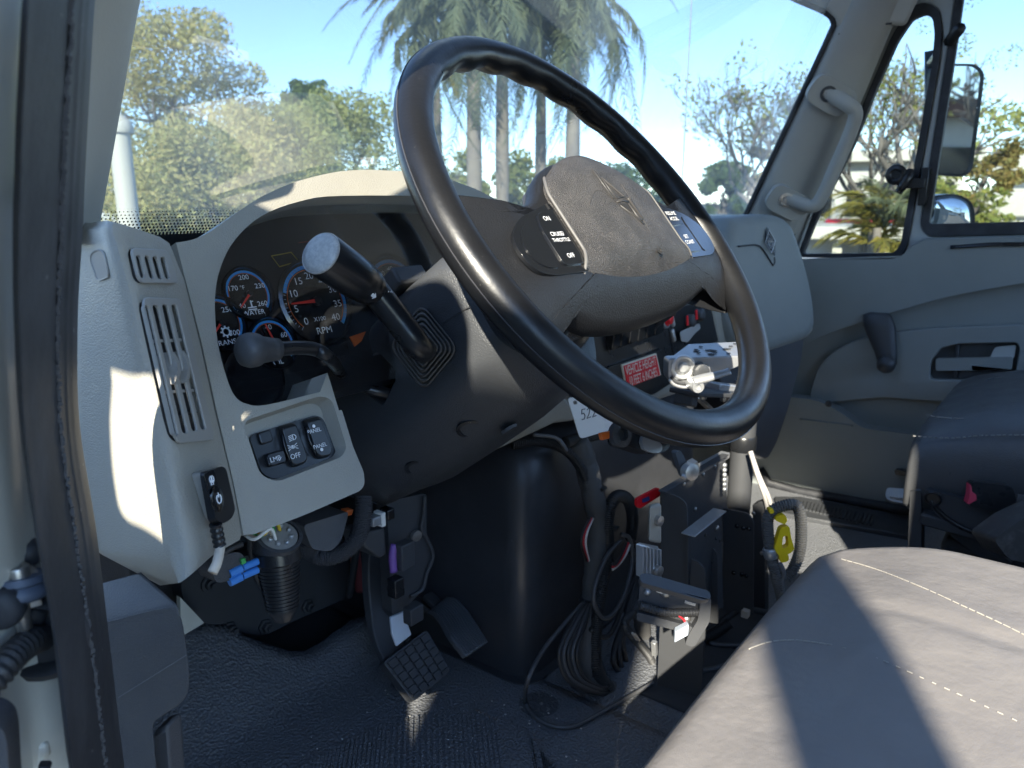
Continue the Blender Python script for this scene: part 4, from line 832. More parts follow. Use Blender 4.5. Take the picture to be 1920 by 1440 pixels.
def gauge(px, py, r, name, nums, a0, a1, ang, band, label=None, sub=None, ns=.0055, unit=None):
    c = GP(px, py, .001); t = MB(); t.lathe([(r * 1.16, 0), (r * 1.18, .004), (r * 1.10, .006), (r * 1.06, .003), (r * 1.04, .0005), (r * .02, .0005)], c, CN, 40); g_ = t.build("gauge", blackgl, dash, smooth=50)
    f = MB(); n = 40; ai, bi = band
    f.add([cpt(c, r * (1.0 if k == 0 else .90), bi + (ai - bi) * i / n, .0012) for i in range(n + 1) for k in (0, 1)], [(2 * i, 2 * i + 2, 2 * i + 3, 2 * i + 1) for i in range(n)]); f.build("scale_band", bluem, g_, smooth=0)
    f = MB(); f.add([cpt(c, r * (.885 if k == 0 else .865), a1 + (a0 - a1) * i / n, .0013) for i in range(n + 1) for k in (0, 1)], [(2 * i, 2 * i + 2, 2 * i + 3, 2 * i + 1) for i in range(n)]); f.build("scale_line", orange, g_, smooth=0)
    f = MB(); m_ = len(nums)
    for i, s in enumerate(nums):
        a = a0 + (a1 - a0) * i / (m_ - 1); f.text(s, cpt(c, r * .70, a, .0014), gx, gy, ns, wide=1.1)
    if label: f.text(label, c - gy * r * .80 + CN * .0014, gx, gy, ns * .95, wide=1.1)
    if sub: f.text(sub, c - gy * r * .48 + CN * .0014 + - gx * r * .04, gx, gy, ns * .62, wide=1.1)
    if unit: f.text(unit, c + gy * r * .28 - gx * r * .2 + CN * .0014, gx, gy, ns * .8, wide=1.1)
    f.build("numerals", white, g_, smooth=0, fix=False)
    tk = MB()
    for i in range((m_ - 1) * 5 + 1):
        a = a0 + (a1 - a0) * i / ((m_ - 1) * 5); e = cpt(c, r * .99, a, .0016) - cpt(c, r * (.88 if i % 5 == 0 else .93), a, .0016); e2 = e.normalized().cross(CN); p0 = cpt(c, r * (.88 if i % 5 == 0 else .93), a, .0016); w = r * .008
        tk.add([p0 - e2 * w, p0 + e * 1 - e2 * w, p0 + e + e2 * w, p0 + e2 * w], [(0, 1, 2, 3)])
    stuff(tk.build("ticks", M("tick grey", (.3, .34, .4), .5), g_, smooth=0, fix=False))
    nd = MB(); tip = cpt(c, r * .86, ang, .0045); tl = cpt(c, r * -.06, ang, .0045); e = (tip - tl).normalized().cross(CN); nd.prism([tl + e * r * .055, tl - e * r * .055, tip - e * r * .018, tip + e * r * .018], CN * .001); nd.build("needle", needle, g_, smooth=0)
    h = MB(); h.lathe([(r * .13, .002), (r * .12, .006), (.0002, .0065)], c, CN, 20); h.build("needle_hub", blacksm, g_, smooth=50)
    return g_
gauge(591, 566, .0375, "tach", ["0", "5", "10", "15", "20", "25", "30", "35", "40"], 225, -45, 180, (160, -45), "RPM", "X100", .0072)
gauge(464, 552, .0225, "water", ["140", "170", "200", "230", "260"], 222, -42, 222, (200, -42), "WATER", None, .0048, "°F")
gauge(410, 607, .0225, "trans", ["150", "200", "250", "300"], 222, -42, 222, (190, -42), "TRANS", None, .0050)
gauge(510, 645, .0225, "psi", ["0", "20", "40", "60", "80"], 222, -42, 104, (190, -42), "OIL", "PSI", .0050)
gauge(742, 548, .0375, "speed", ["0", "10", "20", "30", "40", "50", "60", "70", "80"], 225, -45, 225, (160, -45), "MPH", "km/h", .0060)
gauge(830, 540, .0225, "fuel", ["E", "1/2", "F"], 222, -42, 120, (200, -42), "FUEL", None, .0055)
def icon(pts, c, k, m, closed=True, w=.0006):       # thin line drawing on the panel
    q = [c + gx * a * k + gy * b * k for a, b in pts]; m.tube(q, w, 4, closed=closed); return m
m = MB(); c = GP(464, 570, .0025) + gx * .004; m.bar(c + gy * .003, c - gy * .0035, .0012, .0004, CN); m.bar(c - gx * .0045 - gy * .0035, c + gx * .0045 - gy * .0035, .001, .0004, CN); m.bar(c - gx * .0045 - gy * .0055, c + gx * .0045 - gy * .0055, .001, .0004, CN); m.bar(c + gy * .002, c + gy * .002 + gx * .0025, .0009, .0004, CN); m.build("coolant_symbol", white, ip)
m = MB(); c = GP(424, 622, .0025); m.tube([c + gx * .0035 * math.cos(i * .524) + gy * .0035 * math.sin(i * .524) for i in range(12)], .0007, 4, closed=True)
for i in range(8): d = gx * math.cos(i * .785) + gy * math.sin(i * .785); m.bar(c + d * .0038, c + d * .0055, .0014, .0004, CN)
m.build("gear_symbol", white, ip)
m = MB(); q = [GP(x, y, .0015) for x, y in ((509, 480), (546, 473), (560, 490), (524, 500))]; m.tube(q, .0007, 4, closed=True); m.build("warning_outline", M("dim amber print", (.35, .27, .03), .5), ip)
m = MB(); q = [GP(x, y, .0015) for x, y in ((560, 455), (585, 452), (590, 462))]; m.tube(q, .0005, 4); m.build("warning_outline", M("dim red print", (.3, .05, .03), .5), ip)
m = MB(); m.lathe([(.030, 0), (.031, .004), (.0285, .005), (.0275, .002), (.001, .002)], GP(474, 712, .0), CN, 40); m.build("blank_gauge", blackgl, dash, smooth=50)
m = MB(); m.prism([GP(x, y, .001) for x, y in ((655, 632), (684, 622), (676, 640), (664, 650))], CN * .002); m.build("amber_lens", orange, dash)
for x0, y0, x1, y1 in ((600, 634, 645, 624), (612, 662, 652, 652)): m = MB(); m.bar(GP(x0, y0, .001), GP(x1, y1, .001), .012, .002, CN); m.build("display_tile", blackgl, dash, bevel=.0005)
lens = glassmat("cluster lens", (.97, .98, .99), .03)
m = MB(); q = [ic + (p - ic) * 1.03 - CN * .026 for p in inner]; m.prism(q, CN * .0015); m.build("cluster_lens", lens, dash)
# headlamp switch plate
SP_ = Plane(CP.p - CN * .013, CN); m = MB(); q = round2(SP_.pts([(463, 818), (588, 779), (603, 786), (627, 850), (622, 864), (512, 900), (488, 890)]), .006, 4); m.prism(q, CN * .003); swp = m.build("switch_plate", blacksm, dash, bevel=.0008)
sx = (SP_(600, 783) - SP_(470, 815)).normalized(); sy = CN.cross(sx); 
if sy.z < 0: sy = -sy
def rocker(name, quad, parts, pr=.006, mat=blacksm):
    m = MB(); q = round2(SP_.pts(quad, .003), .003, 3); cen = sum(q, V()) / len(q); m.loft([[p for p in q], [cen + (p - cen) * .95 + CN * pr * .7 for p in q], [cen + (p - cen) * .86 + CN * pr for p in q]]); o = m.build(name, mat, swp, smooth=35, bevel=.0006)
    return o
rocker("blank_cover", [(480, 812), (504, 805), (511, 828), (487, 836)], [], .003)
rocker("lamp_test_button", [(492, 853), (527, 843), (533, 868), (500, 878)], [], .006)
rocker("headlamp_rocker", [(519, 800), (548, 792), (573, 862), (566, 872), (546, 878), (538, 868)], [], .006)
rocker("dimmer_rocker", [(566, 788), (594, 780), (619, 848), (614, 858), (595, 862), (585, 852)], [], .006)
m = MB(); k9 = .0095
m.text("OFF", SP_(554, 855, k9), sx, sy, .0044); m.text("LMP✓".replace("✓", ""), SP_(516, 861, k9), sx, sy, .0042); m.text("PANEL", SP_(589, 808, k9), sx, sy, .0036); m.text("PANEL", SP_(600, 836, k9), sx, sy, .0036)
m.tube([SP_(523, 861, k9), SP_(524, 864, k9), SP_(527, 857, k9)], .0004, 4)
m.lathe([(.0016, 0), (.0016, .0004)], SP_(588, 799, k9), CN, 10); m.lathe([(.0016, 0), (.0016, .0004)], SP_(603, 843, k9), CN, 10)
c = SP_(549, 820, k9); m.tube([c + sx * a * .001 + sy * b * .001 for a, b in ((0, -2.4), (0, 2.4), (1.6, 2.2), (3, 1), (3.3, 0), (3, -1), (1.6, -2.2))], .0004, 4, closed=True)
for i in range(4): m.bar(c - sx * .001 + sy * (.002 - .00135 * i), c - sx * .0042 + sy * (.0014 - .00135 * i), .0006, .0003, CN)
c = SP_(549, 838, k9)
for s in (-1, 1):
    m.tube([c + sx * s * .001 * a + sy * b * .001 for a, b in ((.4, -1.5), (.4, 1.5), (1.5, 1), (1.8, 0), (1.5, -1))], .00035, 4, closed=True)
    for i in (-1, 0, 1): m.bar(c + sx * s * .0024 + sy * .0012 * i, c + sx * s * .005 + sy * .0024 * i, .0005, .0003, CN)
m.build("switch_legends", white, swp, smooth=0, fix=False)
for a, b, c_ in (((530, 814), (534, 838), (545, 866)), ((575, 800), (580, 825), (593, 852)), ((501, 856), (505, 871), (505, 872))):
    m = MB(); m.tube(crom([SP_(*a, .0086), SP_(*b, .0095), SP_(*c_, .0086)], 4), .0008, 5); m.build("rocker_ridge", blackgl, swp, smooth=180)
# lower dash under the column and out to the centre
m = MB(); q = [oY(1048, 730, .585), oY(1075, 762, .585), oY(1080, 790, .59), oY(1040, 795, .59), oY(918, 852, .59), oY(914, 846, .585), oY(985, 770, .585)]; m.prism(q, (0, .12, 0)); m.build("column_surround", greige, dash, bevel=.008, seg=3)
# centre stack
YS = .63; ST = Plane((0, YS, 0), (0, -1, .10)); SN = ST.n; tx = V((1, 0, 0)); ty = V((0, .0995, .995))
m = MB(); q = ST.pts([(1010, 560), (1350, 520), (1386, 640), (1370, 690), (1270, 740), (1120, 792), (1060, 770)]); m.prism(q, (0, .1, 0)); m.build("stack_surround", greige, dash, bevel=.01, seg=3)
m = MB(); q = round2(ST.pts([(1040, 640), (1240, 588), (1262, 690), (1256, 716), (1222, 738), (1120, 768), (1060, 740)], .003), .008); m.prism(q, SN * .006); stk = m.build("black_stack_panel", blacksm, dash, bevel=.002)
m = MB(); q = round2(ST.pts([(1240, 586), (1322, 560), (1340, 640), (1256, 668)], .002), .006); m.prism(q, SN * .008); stk2 = m.build("control_panel", blacksm, dash, bevel=.002)
for i in range(6):
    x, y = 1143 + 16.2 * i, 640 - 5.4 * i; m = MB(); q = ST.pts([(x - 8, y - 16), (x + 7, y - 21), (x + 10, y + 12), (x - 5, y + 18)], .009); q = round2(q, .004, 3); cen = sum(q, V()) / 16
    u_ = ty; m.loft([q, [p + SN * (.010 + .006 * ((p - cen).dot(u_) > 0)) + (cen - p) * .06 for p in q]]); m.build("rocker_switch", blackgl, stk, smooth=35, bevel=.0012)
m = MB(); m.prism(round2(ST.pts([(1138, 686), (1232, 652), (1240, 662), (1142, 698)], .009), .003), SN * .003); m.build("switch_trim", blackgl, stk, bevel=.001)
m = MB(); q = ST.pts([(1134, 690), (1240, 655), (1254, 712), (1180, 742), (1140, 748)], .009); m.prism(round2(q, .005), SN * .004); m.build("pocket_door", blacksm, stk, bevel=.0015)
sg = thing("height_placard", "small red placard with cream lettering on the black centre stack", "placard", ST(1200, 722)); m = MB(); q = ST.pts([(1163, 687), (1229, 663), (1237, 703), (1186, 724), (1172, 706)], .013); q4 = ST.pts([(1163, 684), (1228, 662), (1237, 703), (1172, 727)], .013); m.prism(q4, SN * .003); m.build("backing", cream, sg, bevel=.0006)
q5 = ST.pts([(1169, 686), (1229, 666), (1237, 703), (1176, 727)], .0165); m = MB(); m.prism(q5, SN * .001); m.build("red_face", redm, sg)
rx = (ST(1229, 666, .018) - ST(1169, 686, .018)).normalized(); ry = (ST(1169, 686, .018) - ST(1176, 727, .018)).normalized(); m = MB(); m.text("VEHICLE HEIGHT", ST(1202.5, 686.5, .0178), rx, ry, .0165, wide=.62, bold=0); m.text("10 FEET 6 INCHES", ST(1206.5, 706.5, .0178), rx, ry, .0165, wide=.56, bold=0); m.build("lettering", cream, sg, smooth=0, fix=False)
m = MB(); m.lathe([(.012, 0), (.013, .006), (.010, .008), (.0095, .012), (.008, .013), (.001, .0135)], ST(1247, 598, .010), SN, 20); b_ = m.build("red_button", redm, stk2, smooth=50)
m = MB(); m.lathe([(.017, 0), (.017, .004), (.0125, .005), (.012, .001)], ST(1247, 598, .010), SN, 24); m.build("button_ring", silver, stk2, smooth=50)
for x, y in ((1289, 601), (1306, 590)): m = MB(); m.lathe([(.012, 0), (.012, .012), (.010, .014), (.001, .0145)], ST(x, y, .01), SN, 18); kb = m.build("control_knob", blackpl, stk2, smooth=50); m = MB(); m.obox(ST(x, y, .0255), tx * .003, ty * .009, SN * .001); m.build("pointer", redm, kb)
m = MB(); m.prism(round2(ST.pts([(1274, 622), (1310, 606), (1312, 616), (1302, 624), (1288, 642), (1276, 640)], .02), .006), SN * .002); m.build("metal_tab", aluf, stk2, bevel=.0008)
for x0, y0, x1, y1 in ((1258, 594, 1262, 612), (1259, 618, 1264, 640)): m = MB(); m.bar(ST(x0, y0, .01), ST(x1, y1, .01), .010, .008, SN); m.build("clip", aluf, stk2, bevel=.002)
# passenger side: big airbag-like pod, its end strip and the lower dash
PP = Plane(oY(1430, 520, .57), (-.38, -.91, .16)); m = MB(); q = PP.pts([(1346, 424), (1370, 407), (1420, 401), (1456, 410), (1474, 436), (1500, 520), (1512, 590), (1506, 630), (1448, 655), (1402, 664), (1360, 640), (1336, 560)])
qq = round2(crom(q, 3, True), .01, 2); cen = sum(qq, V()) / len(qq); bk = V((.03, .16, -.01)); m.loft([[p + bk for p in qq], qq, [p + PP.n * .018 + (cen - p) * .03 for p in qq], [p + PP.n * .028 + (cen - p) * .09 for p in qq], [p + PP.n * .032 + (cen - p) * .2 for p in qq]])
m.build("passenger_pod", doorgrey, dash, smooth=60)
m = MB(); e0 = [PP(1384, 462, .0345), PP(1412, 459, .0345), PP(1420, 460, .0345), PP(1430, 466, .0345), PP(1450, 498, .0335)]; m.tube(crom(e0, 4), .0022, 6, flat=.6); m.build("pod_crease", blackpl, dash, smooth=180)
m = MB(); e0 = [PP(1450, 498, .033), PP(1453, 492, .033), PP(1452, 482, .033)]; m.tube(e0, .0016, 5); m.build("pod_crease", blackpl, dash)
EMB = [(0, 1), (.62, 0), (0, -1), (-.62, 0)]
def emblem(mb_, c, ex, ey, nn, k):                   # diamond badge: rhombus groove with a split triangle inside
    P2 = lambda a, b, o=0: c + ex * a * k + ey * b * k + nn * o
    mb_.tube([P2(0, 1), P2(.62, 0), P2(0, -1), P2(-.62, 0)], k * .05, 4, closed=True)
    mb_.tube([P2(-.30, .12), P2(0, .62), P2(.30, .12)], k * .06, 4, closed=True)
    mb_.tube([P2(-.34, -.02), P2(0, .06), P2(.34, -.02)], k * .05, 4)
    mb_.tube([P2(-.30, -.14), P2(-.02, -.60)], k * .06, 4); mb_.tube([P2(.30, -.14), P2(.10, -.48)], k * .07, 4)
m = MB(); ex_ = (PP(1455, 470) - PP(1430, 474)).normalized(); ey_ = PP.n.cross(ex_); ey_ = ey_ if ey_.z > 0 else -ey_
q = PP.pts([(1437, 426), (1453, 452), (1452, 480), (1434, 452)], .0355); m.prism(q, PP.n * .002); bd = m.build("badge", blacksm, dash, bevel=.0006)
m = MB(); emblem(m, PP(1444, 453, .038), ex_, ey_, PP.n, .024); m.build("badge_relief", silver, bd)
m = MB(); q = PP.pts([(1470, 424), (1484, 424), (1490, 440), (1502, 520), (1524, 592), (1526, 620), (1516, 632), (1500, 640), (1506, 590), (1494, 510)], -.012); m.prism(q, bk * .8); m.build("pod_end_strip", greige, dash, bevel=.006, seg=3)
for t in (.15, .32): m = MB(); m.lathe([(.004, 0), (.004, .001), (.001, .001)], PP(1478 + 12 * t * 4, 440 + 120 * t, -.008), PP.n, 10); m.build("screw", blackpl, dash)
m = MB(); LP = Plane(oY(1430, 720, .60), (-.55, -.82, .2)); q = LP.pts([(1330, 640), (1400, 655), (1450, 648), (1508, 628), (1490, 720), (1470, 790), (1440, 860), (1400, 848), (1378, 800), (1360, 740)]); m.prism(round2(crom(q, 2, True), .01, 2), (.05, .2, .02)); m.build("lower_dash", kickm, dash, bevel=.014, seg=4, smooth=60)
m = MB(); q = ST.pts([(1334, 560), (1356, 572), (1372, 640), (1360, 652), (1348, 650)], .006); m.prism(q, (0, .08, 0)); m.build("stack_edge_trim", greige, dash, bevel=.006, seg=3)
m = MB(); m.box((1.13, .92, -.21), (1.68, .42, .22)); m.build("dash_core", blackmt, dash)
# ------------------------------------------------------------------ steering wheel
wheel = thing("steering_wheel", "large black steering wheel with a grained hub pad and thumb switches", "steering wheel", WC)
RR, NR, NS = .2125, 240, 16
mb = MB(); lo = []
for i in range(NR):
    a = 2 * math.pi * i / NR; d = math.degrees(a) % 360; ring = []
    amt = min(1, max(0, (d - 12) / 10)) * min(1, max(0, (168 - d) / 10)); bump = amt * .0036 * (.5 + .5 * math.cos(a * 26))
    for k in range(NS):
        t = 2 * math.pi * k / NS; r = .0162; c = math.cos(t); inside = max(0, -math.cos(t - .5)) ** 2
        rr = r - bump * inside; ring.append(W((RR + rr * c) * math.cos(a), (RR + rr * c) * math.sin(a), rr * math.sin(t)))
    lo.append(ring)
lo.append(lo[0]); vs_ = [p for l in lo[:-1] for p in l]; fs = []
for i in range(NR):
    for k in range(NS): fs.append((i * NS + k, i * NS + (k + 1) % NS, ((i + 1) % NR) * NS + (k + 1) % NS, ((i + 1) % NR) * NS + k))
mb.add(vs_, fs); rim = mb.build("rim", rimm, wheel, smooth=180)
# rim back seam, a fine moulding line
mb = MB(); mb.tube([W((RR + .0163) * math.cos(i * .0524), (RR + .0163) * math.sin(i * .0524), .0012) for i in range(120)], .0005, 4, closed=True); mb.build("mould_line", M("worn edge", (.05, .05, .055), .4), rim)
# spoke body: one moulded shell, outline in wheel coordinates
right = [(0, .070), (.045, .066), (.078, .052), (.098, .034), (.118, .022), (.150, .0135), (.178, .017), (.200, .034), (.2095, .030), (.2115, -.02), (.206, -.055), (.192, -.096), (.184, -.108), (.178, -.100), (.168, -.084), (.150, -.076), (.125, -.081), (.09, -.089), (.045, -.093), (0, -.094)]
full = right + [(-a, b) for a, b in right[-2:0:-1]]
full = [(p.x, p.y) for p in crom([V((a, b, 0)) for a, b in full], 3, True)]
def hb(a, b):                                      # top height of the moulding
    r = math.hypot(a, b); rim_ = max(0, min(1, (r - .155) / .05)); return .0148 * (1 - rim_) + .006 * rim_ - .058 * max(0, (-.050 - b) / .063) ** 1.6 * (1 - .65 * max(0, min(1, (abs(a) - .12) / .07)))
def ringat(k, h, sh=0): return [W(a * k, (b + .02) * k - .02, (hb(a * k, (b + .02) * k - .02) if h is None else h) + sh * (1 - .75 * max(0, min(1, (abs(a) - .14) / .045)))) for a, b in full]
mb = MB(); mb.loft([ringat(.62, -.030), ringat(.80, -.026), ringat(.94, None, -.024), ringat(.985, None, -.018), ringat(1, None, -.010), ringat(.99, None, -.004), ringat(.97, None, -.001), *[ringat(k, None, 0) for k in (.945, .92, .89, .86, .83, .8, .76, .72, .66, .6, .5, .38, .2, .02)]]); mb.build("spoke_body", M("satin black spokes", (.010, .0105, .012), .5, spec=.3, bump=GRAIN, rvar=.08), wheel, smooth=180)
# centre pad: domed, rolls down at its lower edge
def hw(t): return .093 + (.014 if t > .78 else .014 * max(0, (t - .62) / .16)) - .030 * max(0, (.22 - t) / .22) ** 1.6
def pp(u, t, lift=0):
    b = .071 - .158 * t - .016 * u * u * (1 - t); a = hw(t) * u
    h = .030 - .0105 * u * u - .010 * max(0, (.2 - t) / .2) ** 2 - .058 * max(0, (t - .66) / .34) ** 1.7
    return W(a, b, h + lift)
mb = MB(); U = [-1 + 2 * i / 28 for i in range(29)]; rows = []
for j in range(33): rows.append([pp(u, j / 32) for u in U])
skirt = lambda r, dz, s: [p + WN * dz + (W(0, -.02, 0) - p) * s for p in r]
mb.grid([skirt(rows[0], -.03, .0)] + rows + [skirt(rows[-1], -.02, .1)])
L_ = [r[0] for r in rows]; R_ = [r[-1] for r in rows]
mb.grid([L_, [p - WN * .03 for p in L_]]); mb.grid([R_, [p - WN * .03 for p in R_]])
pad_ = mb.build("hub_pad", padm, wheel, smooth=60, bevel=0)
mb = MB()
for Q in (L_, R_): mb = MB(); mb.tube([p + WN * -.0005 for p in Q], .0016, 6); mb.build("pad_edge", M("worn pad edge", (.11, .105, .10), .55, bump=(('n', 500, .5, .0006),)), pad_, smooth=180)
# badge pressed into the pad
def pq_(a, b, o=.0004):                            # point on the pad surface from wheel coordinates
    t = (.071 - b) / .158; u = a / hw(t); t = (.071 - b - .016 * u * u * (1 - t)) / .158; return pp(u, t, o)
padsm = M("smooth pad relief", (.040, .037, .035), .5)
groove = M("deep shadow groove", (.020, .019, .018), .6); 
mb = MB()
for seg in (((-.054, .008), (-.036, .020), (-.026, .021), (-.018, .014), (.0, -.012), (.013, -.032)), ((.022, .030), (.021, .010), (.0165, -.024)), ((.022, .026), (.032, .020), (.044, .012))):
    q = crom([V((a, b, 0)) for a, b in seg], 6); mb.tube([pq_(p.x, p.y, -.0008) for p in q], .0014, 5, flat=.8)
mb.build("pad_crease", padsm, pad_, smooth=180)
mb = MB()
for seg, w in ((((-.015, .046), (-.013, .012)), .0012), (((-.010, .036), (-.009, .012), (.010, .014), (-.010, .036)), .0011), (((-.011, .008), (.0, .0095), (.010, .008)), .0012), (((.013, .012), (.0155, .010), (.016, -.012)), .0018), (((.008, .006), (.009, -.008), (.013, -.014)), .0014), (((-.009, .004), (.004, -.008), (.012, -.018)), .0009)):
    mb.tube([pq_(a, b, .0002) for a, b in seg], w, 5)
mb.build("badge_relief", padsm, pad_, smooth=180)
mb = MB(); mb.prism([pq_(a, b, -.0001) for a, b in ((-.008, .006), (.0095, .0065), (.009, -.006))], WN * .0006); mb.build("badge_recess", groove, pad_)
mb = MB()
for i in range(5): mb.text("I", pq_(-.006 + .0032 * i, .0155 - .0006 * i, .0012), WX, WY, .0035)
mb.build("badge_print", padsm, pad_, smooth=0, fix=False)
mb = MB(); c = pq_(.018, -.045, .0002); mb.lathe([(.0042, .0), (.0044, .0008), (.0030, .0009), (.0028, -.0006), (.0002, -.0006)], c, WN, 14); mb.bar(c + WX * -.007 + WY * .003, c + WX * .001 + WY * .003, .0012, .001, WN); mb.build("release_hole", groove, pad_, smooth=50)
# thumb switches
def podat(s, pts, h, t, name, mat, parent, bev=.001, rr=.006):
    m = MB(); m.prism(round2([W(a * s, b, h) for a, b in pts], rr, 5), WN * t); return m.build(name, mat, parent, bevel=bev, smooth=50)
def legend(lines, s, parent):
    m = MB()
    for tx_, a, b, h, sz in lines: m.text(tx_, W(a * s, b, h), WX * .985 + WY * .0, WY, sz)
    m.build("legend", white, parent, smooth=0, fix=False)
pts = [(.093, .020), (.112, .014), (.150, .004), (.172, -.012), (.176, -.030), (.168, -.046), (.15, -.051), (.094, -.051)]
for s in (-1, 1):
    sp_ = podat(s, pts, .0125, .0035, "thumb_switch", blackgl, wheel, .0012, .012)
    podat(s, [(.137, .004), (.158, -.008), (.168, -.024), (.162, -.040), (.148, -.045), (.137, -.045)], .0157, .0012, "round_button", blackgl, sp_, .0012, .012)
    if s < 0: podat(s, [(.098, .012), (.126, .006), (.131, -.01), (.131, -.044), (.098, -.044)], .0157, .0018, "rocker_button", blackgl, sp_, .0012, .006)
    else:
        podat(s, [(.098, .013), (.128, .007), (.132, -.010), (.098, -.012)], .0157, .0018, "rocker_button", blackgl, sp_, .0012, .004); podat(s, [(.098, -.015), (.132, -.013), (.132, -.045), (.098, -.045)], .0157, .0018, "rocker_button", blackgl, sp_, .0012, .004)
    if s < 0: legend((("ON", .116, .001, .0177, .0044), ("CRUISE/", .115, -.0145, .0177, .0040), ("THROTTLE", .1145, -.0205, .0177, .0036), ("OFF", .115, -.036, .0177, .0044)), s, sp_)
    else: legend((("RESUME", .114, .003, .0177, .0046), ("ACCEL", .114, -.004, .0177, .0046), ("SET", .114, -.027, .0177, .0046), ("COAST", .114, -.034, .0177, .0046)), s, sp_)

# ------------------------------------------------------------------ steering column
col = thing("steering_column", "black moulded steering column shroud behind the steering wheel", "steering column", W(0, 0, -.2))
def csec(h, l, r, top, bl, bot, rad):             # cross-section: left face, rounded top, tapering belly
    q = [(l + .012, top), (r - .012, top), (r, top - .03), (r, bl + .01), (r - .045, bot), (l + .062, bot), (l, bl), (l, top - .012)]
    return [p for p in round2([W(a, b, h) for a, b in q], [.02, .03, .02, .02, .02, .03, rad, .02], 5)]
mb = MB(); mb.loft([csec(-.105, -.075, .070, .040, -.030, -.080, .01), csec(-.109, -.088, .083, .056, -.042, -.094, .014), csec(-.122, -.094, .088, .064, -.046, -.100, .016), csec(-.20, -.094, .090, .070, -.046, -.104, .016), csec(-.28, -.094, .090, .068, -.043, -.102, .018), csec(-.36, -.094, .088, .062, -.038, -.098, .02), csec(-.405, -.093, .086, .05, -.032, -.088, .02), csec(-.47, -.06, .06, .0, -.03, -.078, .02), csec(-.485, -.04, .04, -.03, -.035, -.07, .02)])
sh = mb.build("shroud", blackpl, col, smooth=50)
LF = Plane(W(-.094, 0, -.2), (-1, 0, 0)); ct = MB()
q = round2(LF.pts([(697, 663), (708, 661), (738, 692), (740, 712), (716, 762), (690, 745)], .002), .004, 3); ct.prism([p for p in q], V((.05, 0, 0)))
q = round2(LF.pts([(738, 660), (790, 588), (806, 587), (846, 655), (778, 712), (770, 712)], .002), .003, 3); ct.prism(q, V((.022, 0, 0)))
for x, y, r in ((858, 800, .013), (773, 858, .012)):
    pass
cut(sh, ct); bv = sh.modifiers.new("b", 'BEVEL'); bv.width = .0015; bv.segments = 2; bv.limit_method = 'ANGLE'; bv.angle_limit = R(50)
mb = MB(); mb.tube(crom([LF(828, 608, .0002), LF(855, 590, .0002), LF(880, 575, .0002)], 4), .0007, 4); mb.build("shell_seam", blackmt, col)
for h, a, b in ((-.225, -.052, -.0825), (-.325, -.050, -.079)):          # screw wells under the belly
    m = MB(); ax = V((-.55, 0, 0)) - WY * .83; m.lathe([(.0165, -.004), (.0165, .0012), (.0125, .0016), (.0115, -.004), (.006, -.0045), (.0002, -.0045)], W(a, b, h), ax, 20); m.build("screw_well", blacksm, col, smooth=50)
m = MB(); m.lathe([(.010, -.002), (.009, .0012), (.0002, .0012)], W(-.03, -.1035, -.20), -WY, 16); m.build("moulded_boss", blackpl, col, smooth=50)
m = MB(); m.lathe([(.062, 0), (.064, .012), (.058, .03), (.05, .05)], W(0, -.01, -.11), WN, 30); m.build("column_collar", blacksm, col, smooth=50)
# reset tab on top of the shroud
m = MB(); m.obox(W(-.075, .079, -.185), WX * .022, WY * .010, WN * .016); m.build("tilt_cover", blackpl, col, bevel=.003)
m = MB(); q = [W(-.090, .0895, -.175), W(-.060, .0895, -.175), W(-.060, .0895, -.197), W(-.090, .0895, -.197)]; m.tube(q, .001, 4, closed=True); m.build("cover_edge", blackgl, col)
# multifunction stalk with its rubber boot
stk_ = thing("control_stalk", "thick black column stalk with a silver capped turn knob and rubber boot", "stalk", W(-.094, .0, -.2))
bc = LF(792, 655); bx = (LF(846, 655) - LF(770, 708)).normalized(); by = V((-1, 0, 0)).cross(bx).normalized(); tip = oX(600, 474, .408); mid = oX(702, 545, .474); bo = LF(786, 650, .045)
m = MB(); lo = []
def sq(c, k, r_, ax1, ax2, rad): return round2([c + ax1 * k + ax2 * k * r_, c - ax1 * k + ax2 * k * r_, c - ax1 * k - ax2 * k * r_, c + ax1 * k - ax2 * k * r_], rad, 5)
e1 = (LF(846, 655) - LF(792, 588)).normalized(); e2 = (LF(792, 588) - LF(738, 660)).normalized()
for i in range(5):
    k = .0315 - .0042 * i; z = .0045 * i
    for kk, zz in ((k, z), (k - .0003, z + .0030), (k - .0016, z + .0042), (k - .0028, z + .0036), (k - .0033, z + .0010), (k - .0040, z + .0010)): lo.append(sq(LF(792, 652, zz), kk, 1.1, e1, e2, kk * .42))
lo.append(sq(LF(790, 651, .034), .0135, 1.0, e1, e2, .013)); lo.append(sq(LF(790, 651, .034), .0122, 1.0, e1, e2, .012))
m.loft(lo); m.build("boot", M("grey black boot rubber", (.085, .083, .08), .55, bump=(('n', 400, .2, .0005),)), stk_, smooth=40)
d1 = (mid - bo).normalized(); P = crom([LF(796, 655, .01), bo, bo.lerp(mid, .5), bo.lerp(mid, .85), mid, mid + (tip - mid).normalized() * .012], 6)
m = MB(); m.tube(P, [.0125] * 8 + [.0128] * (len(P) - 8), 18); m.build("shaft", blacksm, stk_, smooth=180)
ad = (tip - mid).normalized(); m = MB(); ln = (tip - mid).length
m.lathe([(.0128, 0), (.0150, .004), (.0158, .010), (.0158, .0105), (.0172, .0115), (.0172, .020), (.0178, .021), (.0186, .035), (.0188, ln - .004), (.0178, ln - .0015)], mid, ad, 32); m.build("turn_knob", blacksm, stk_, smooth=50)
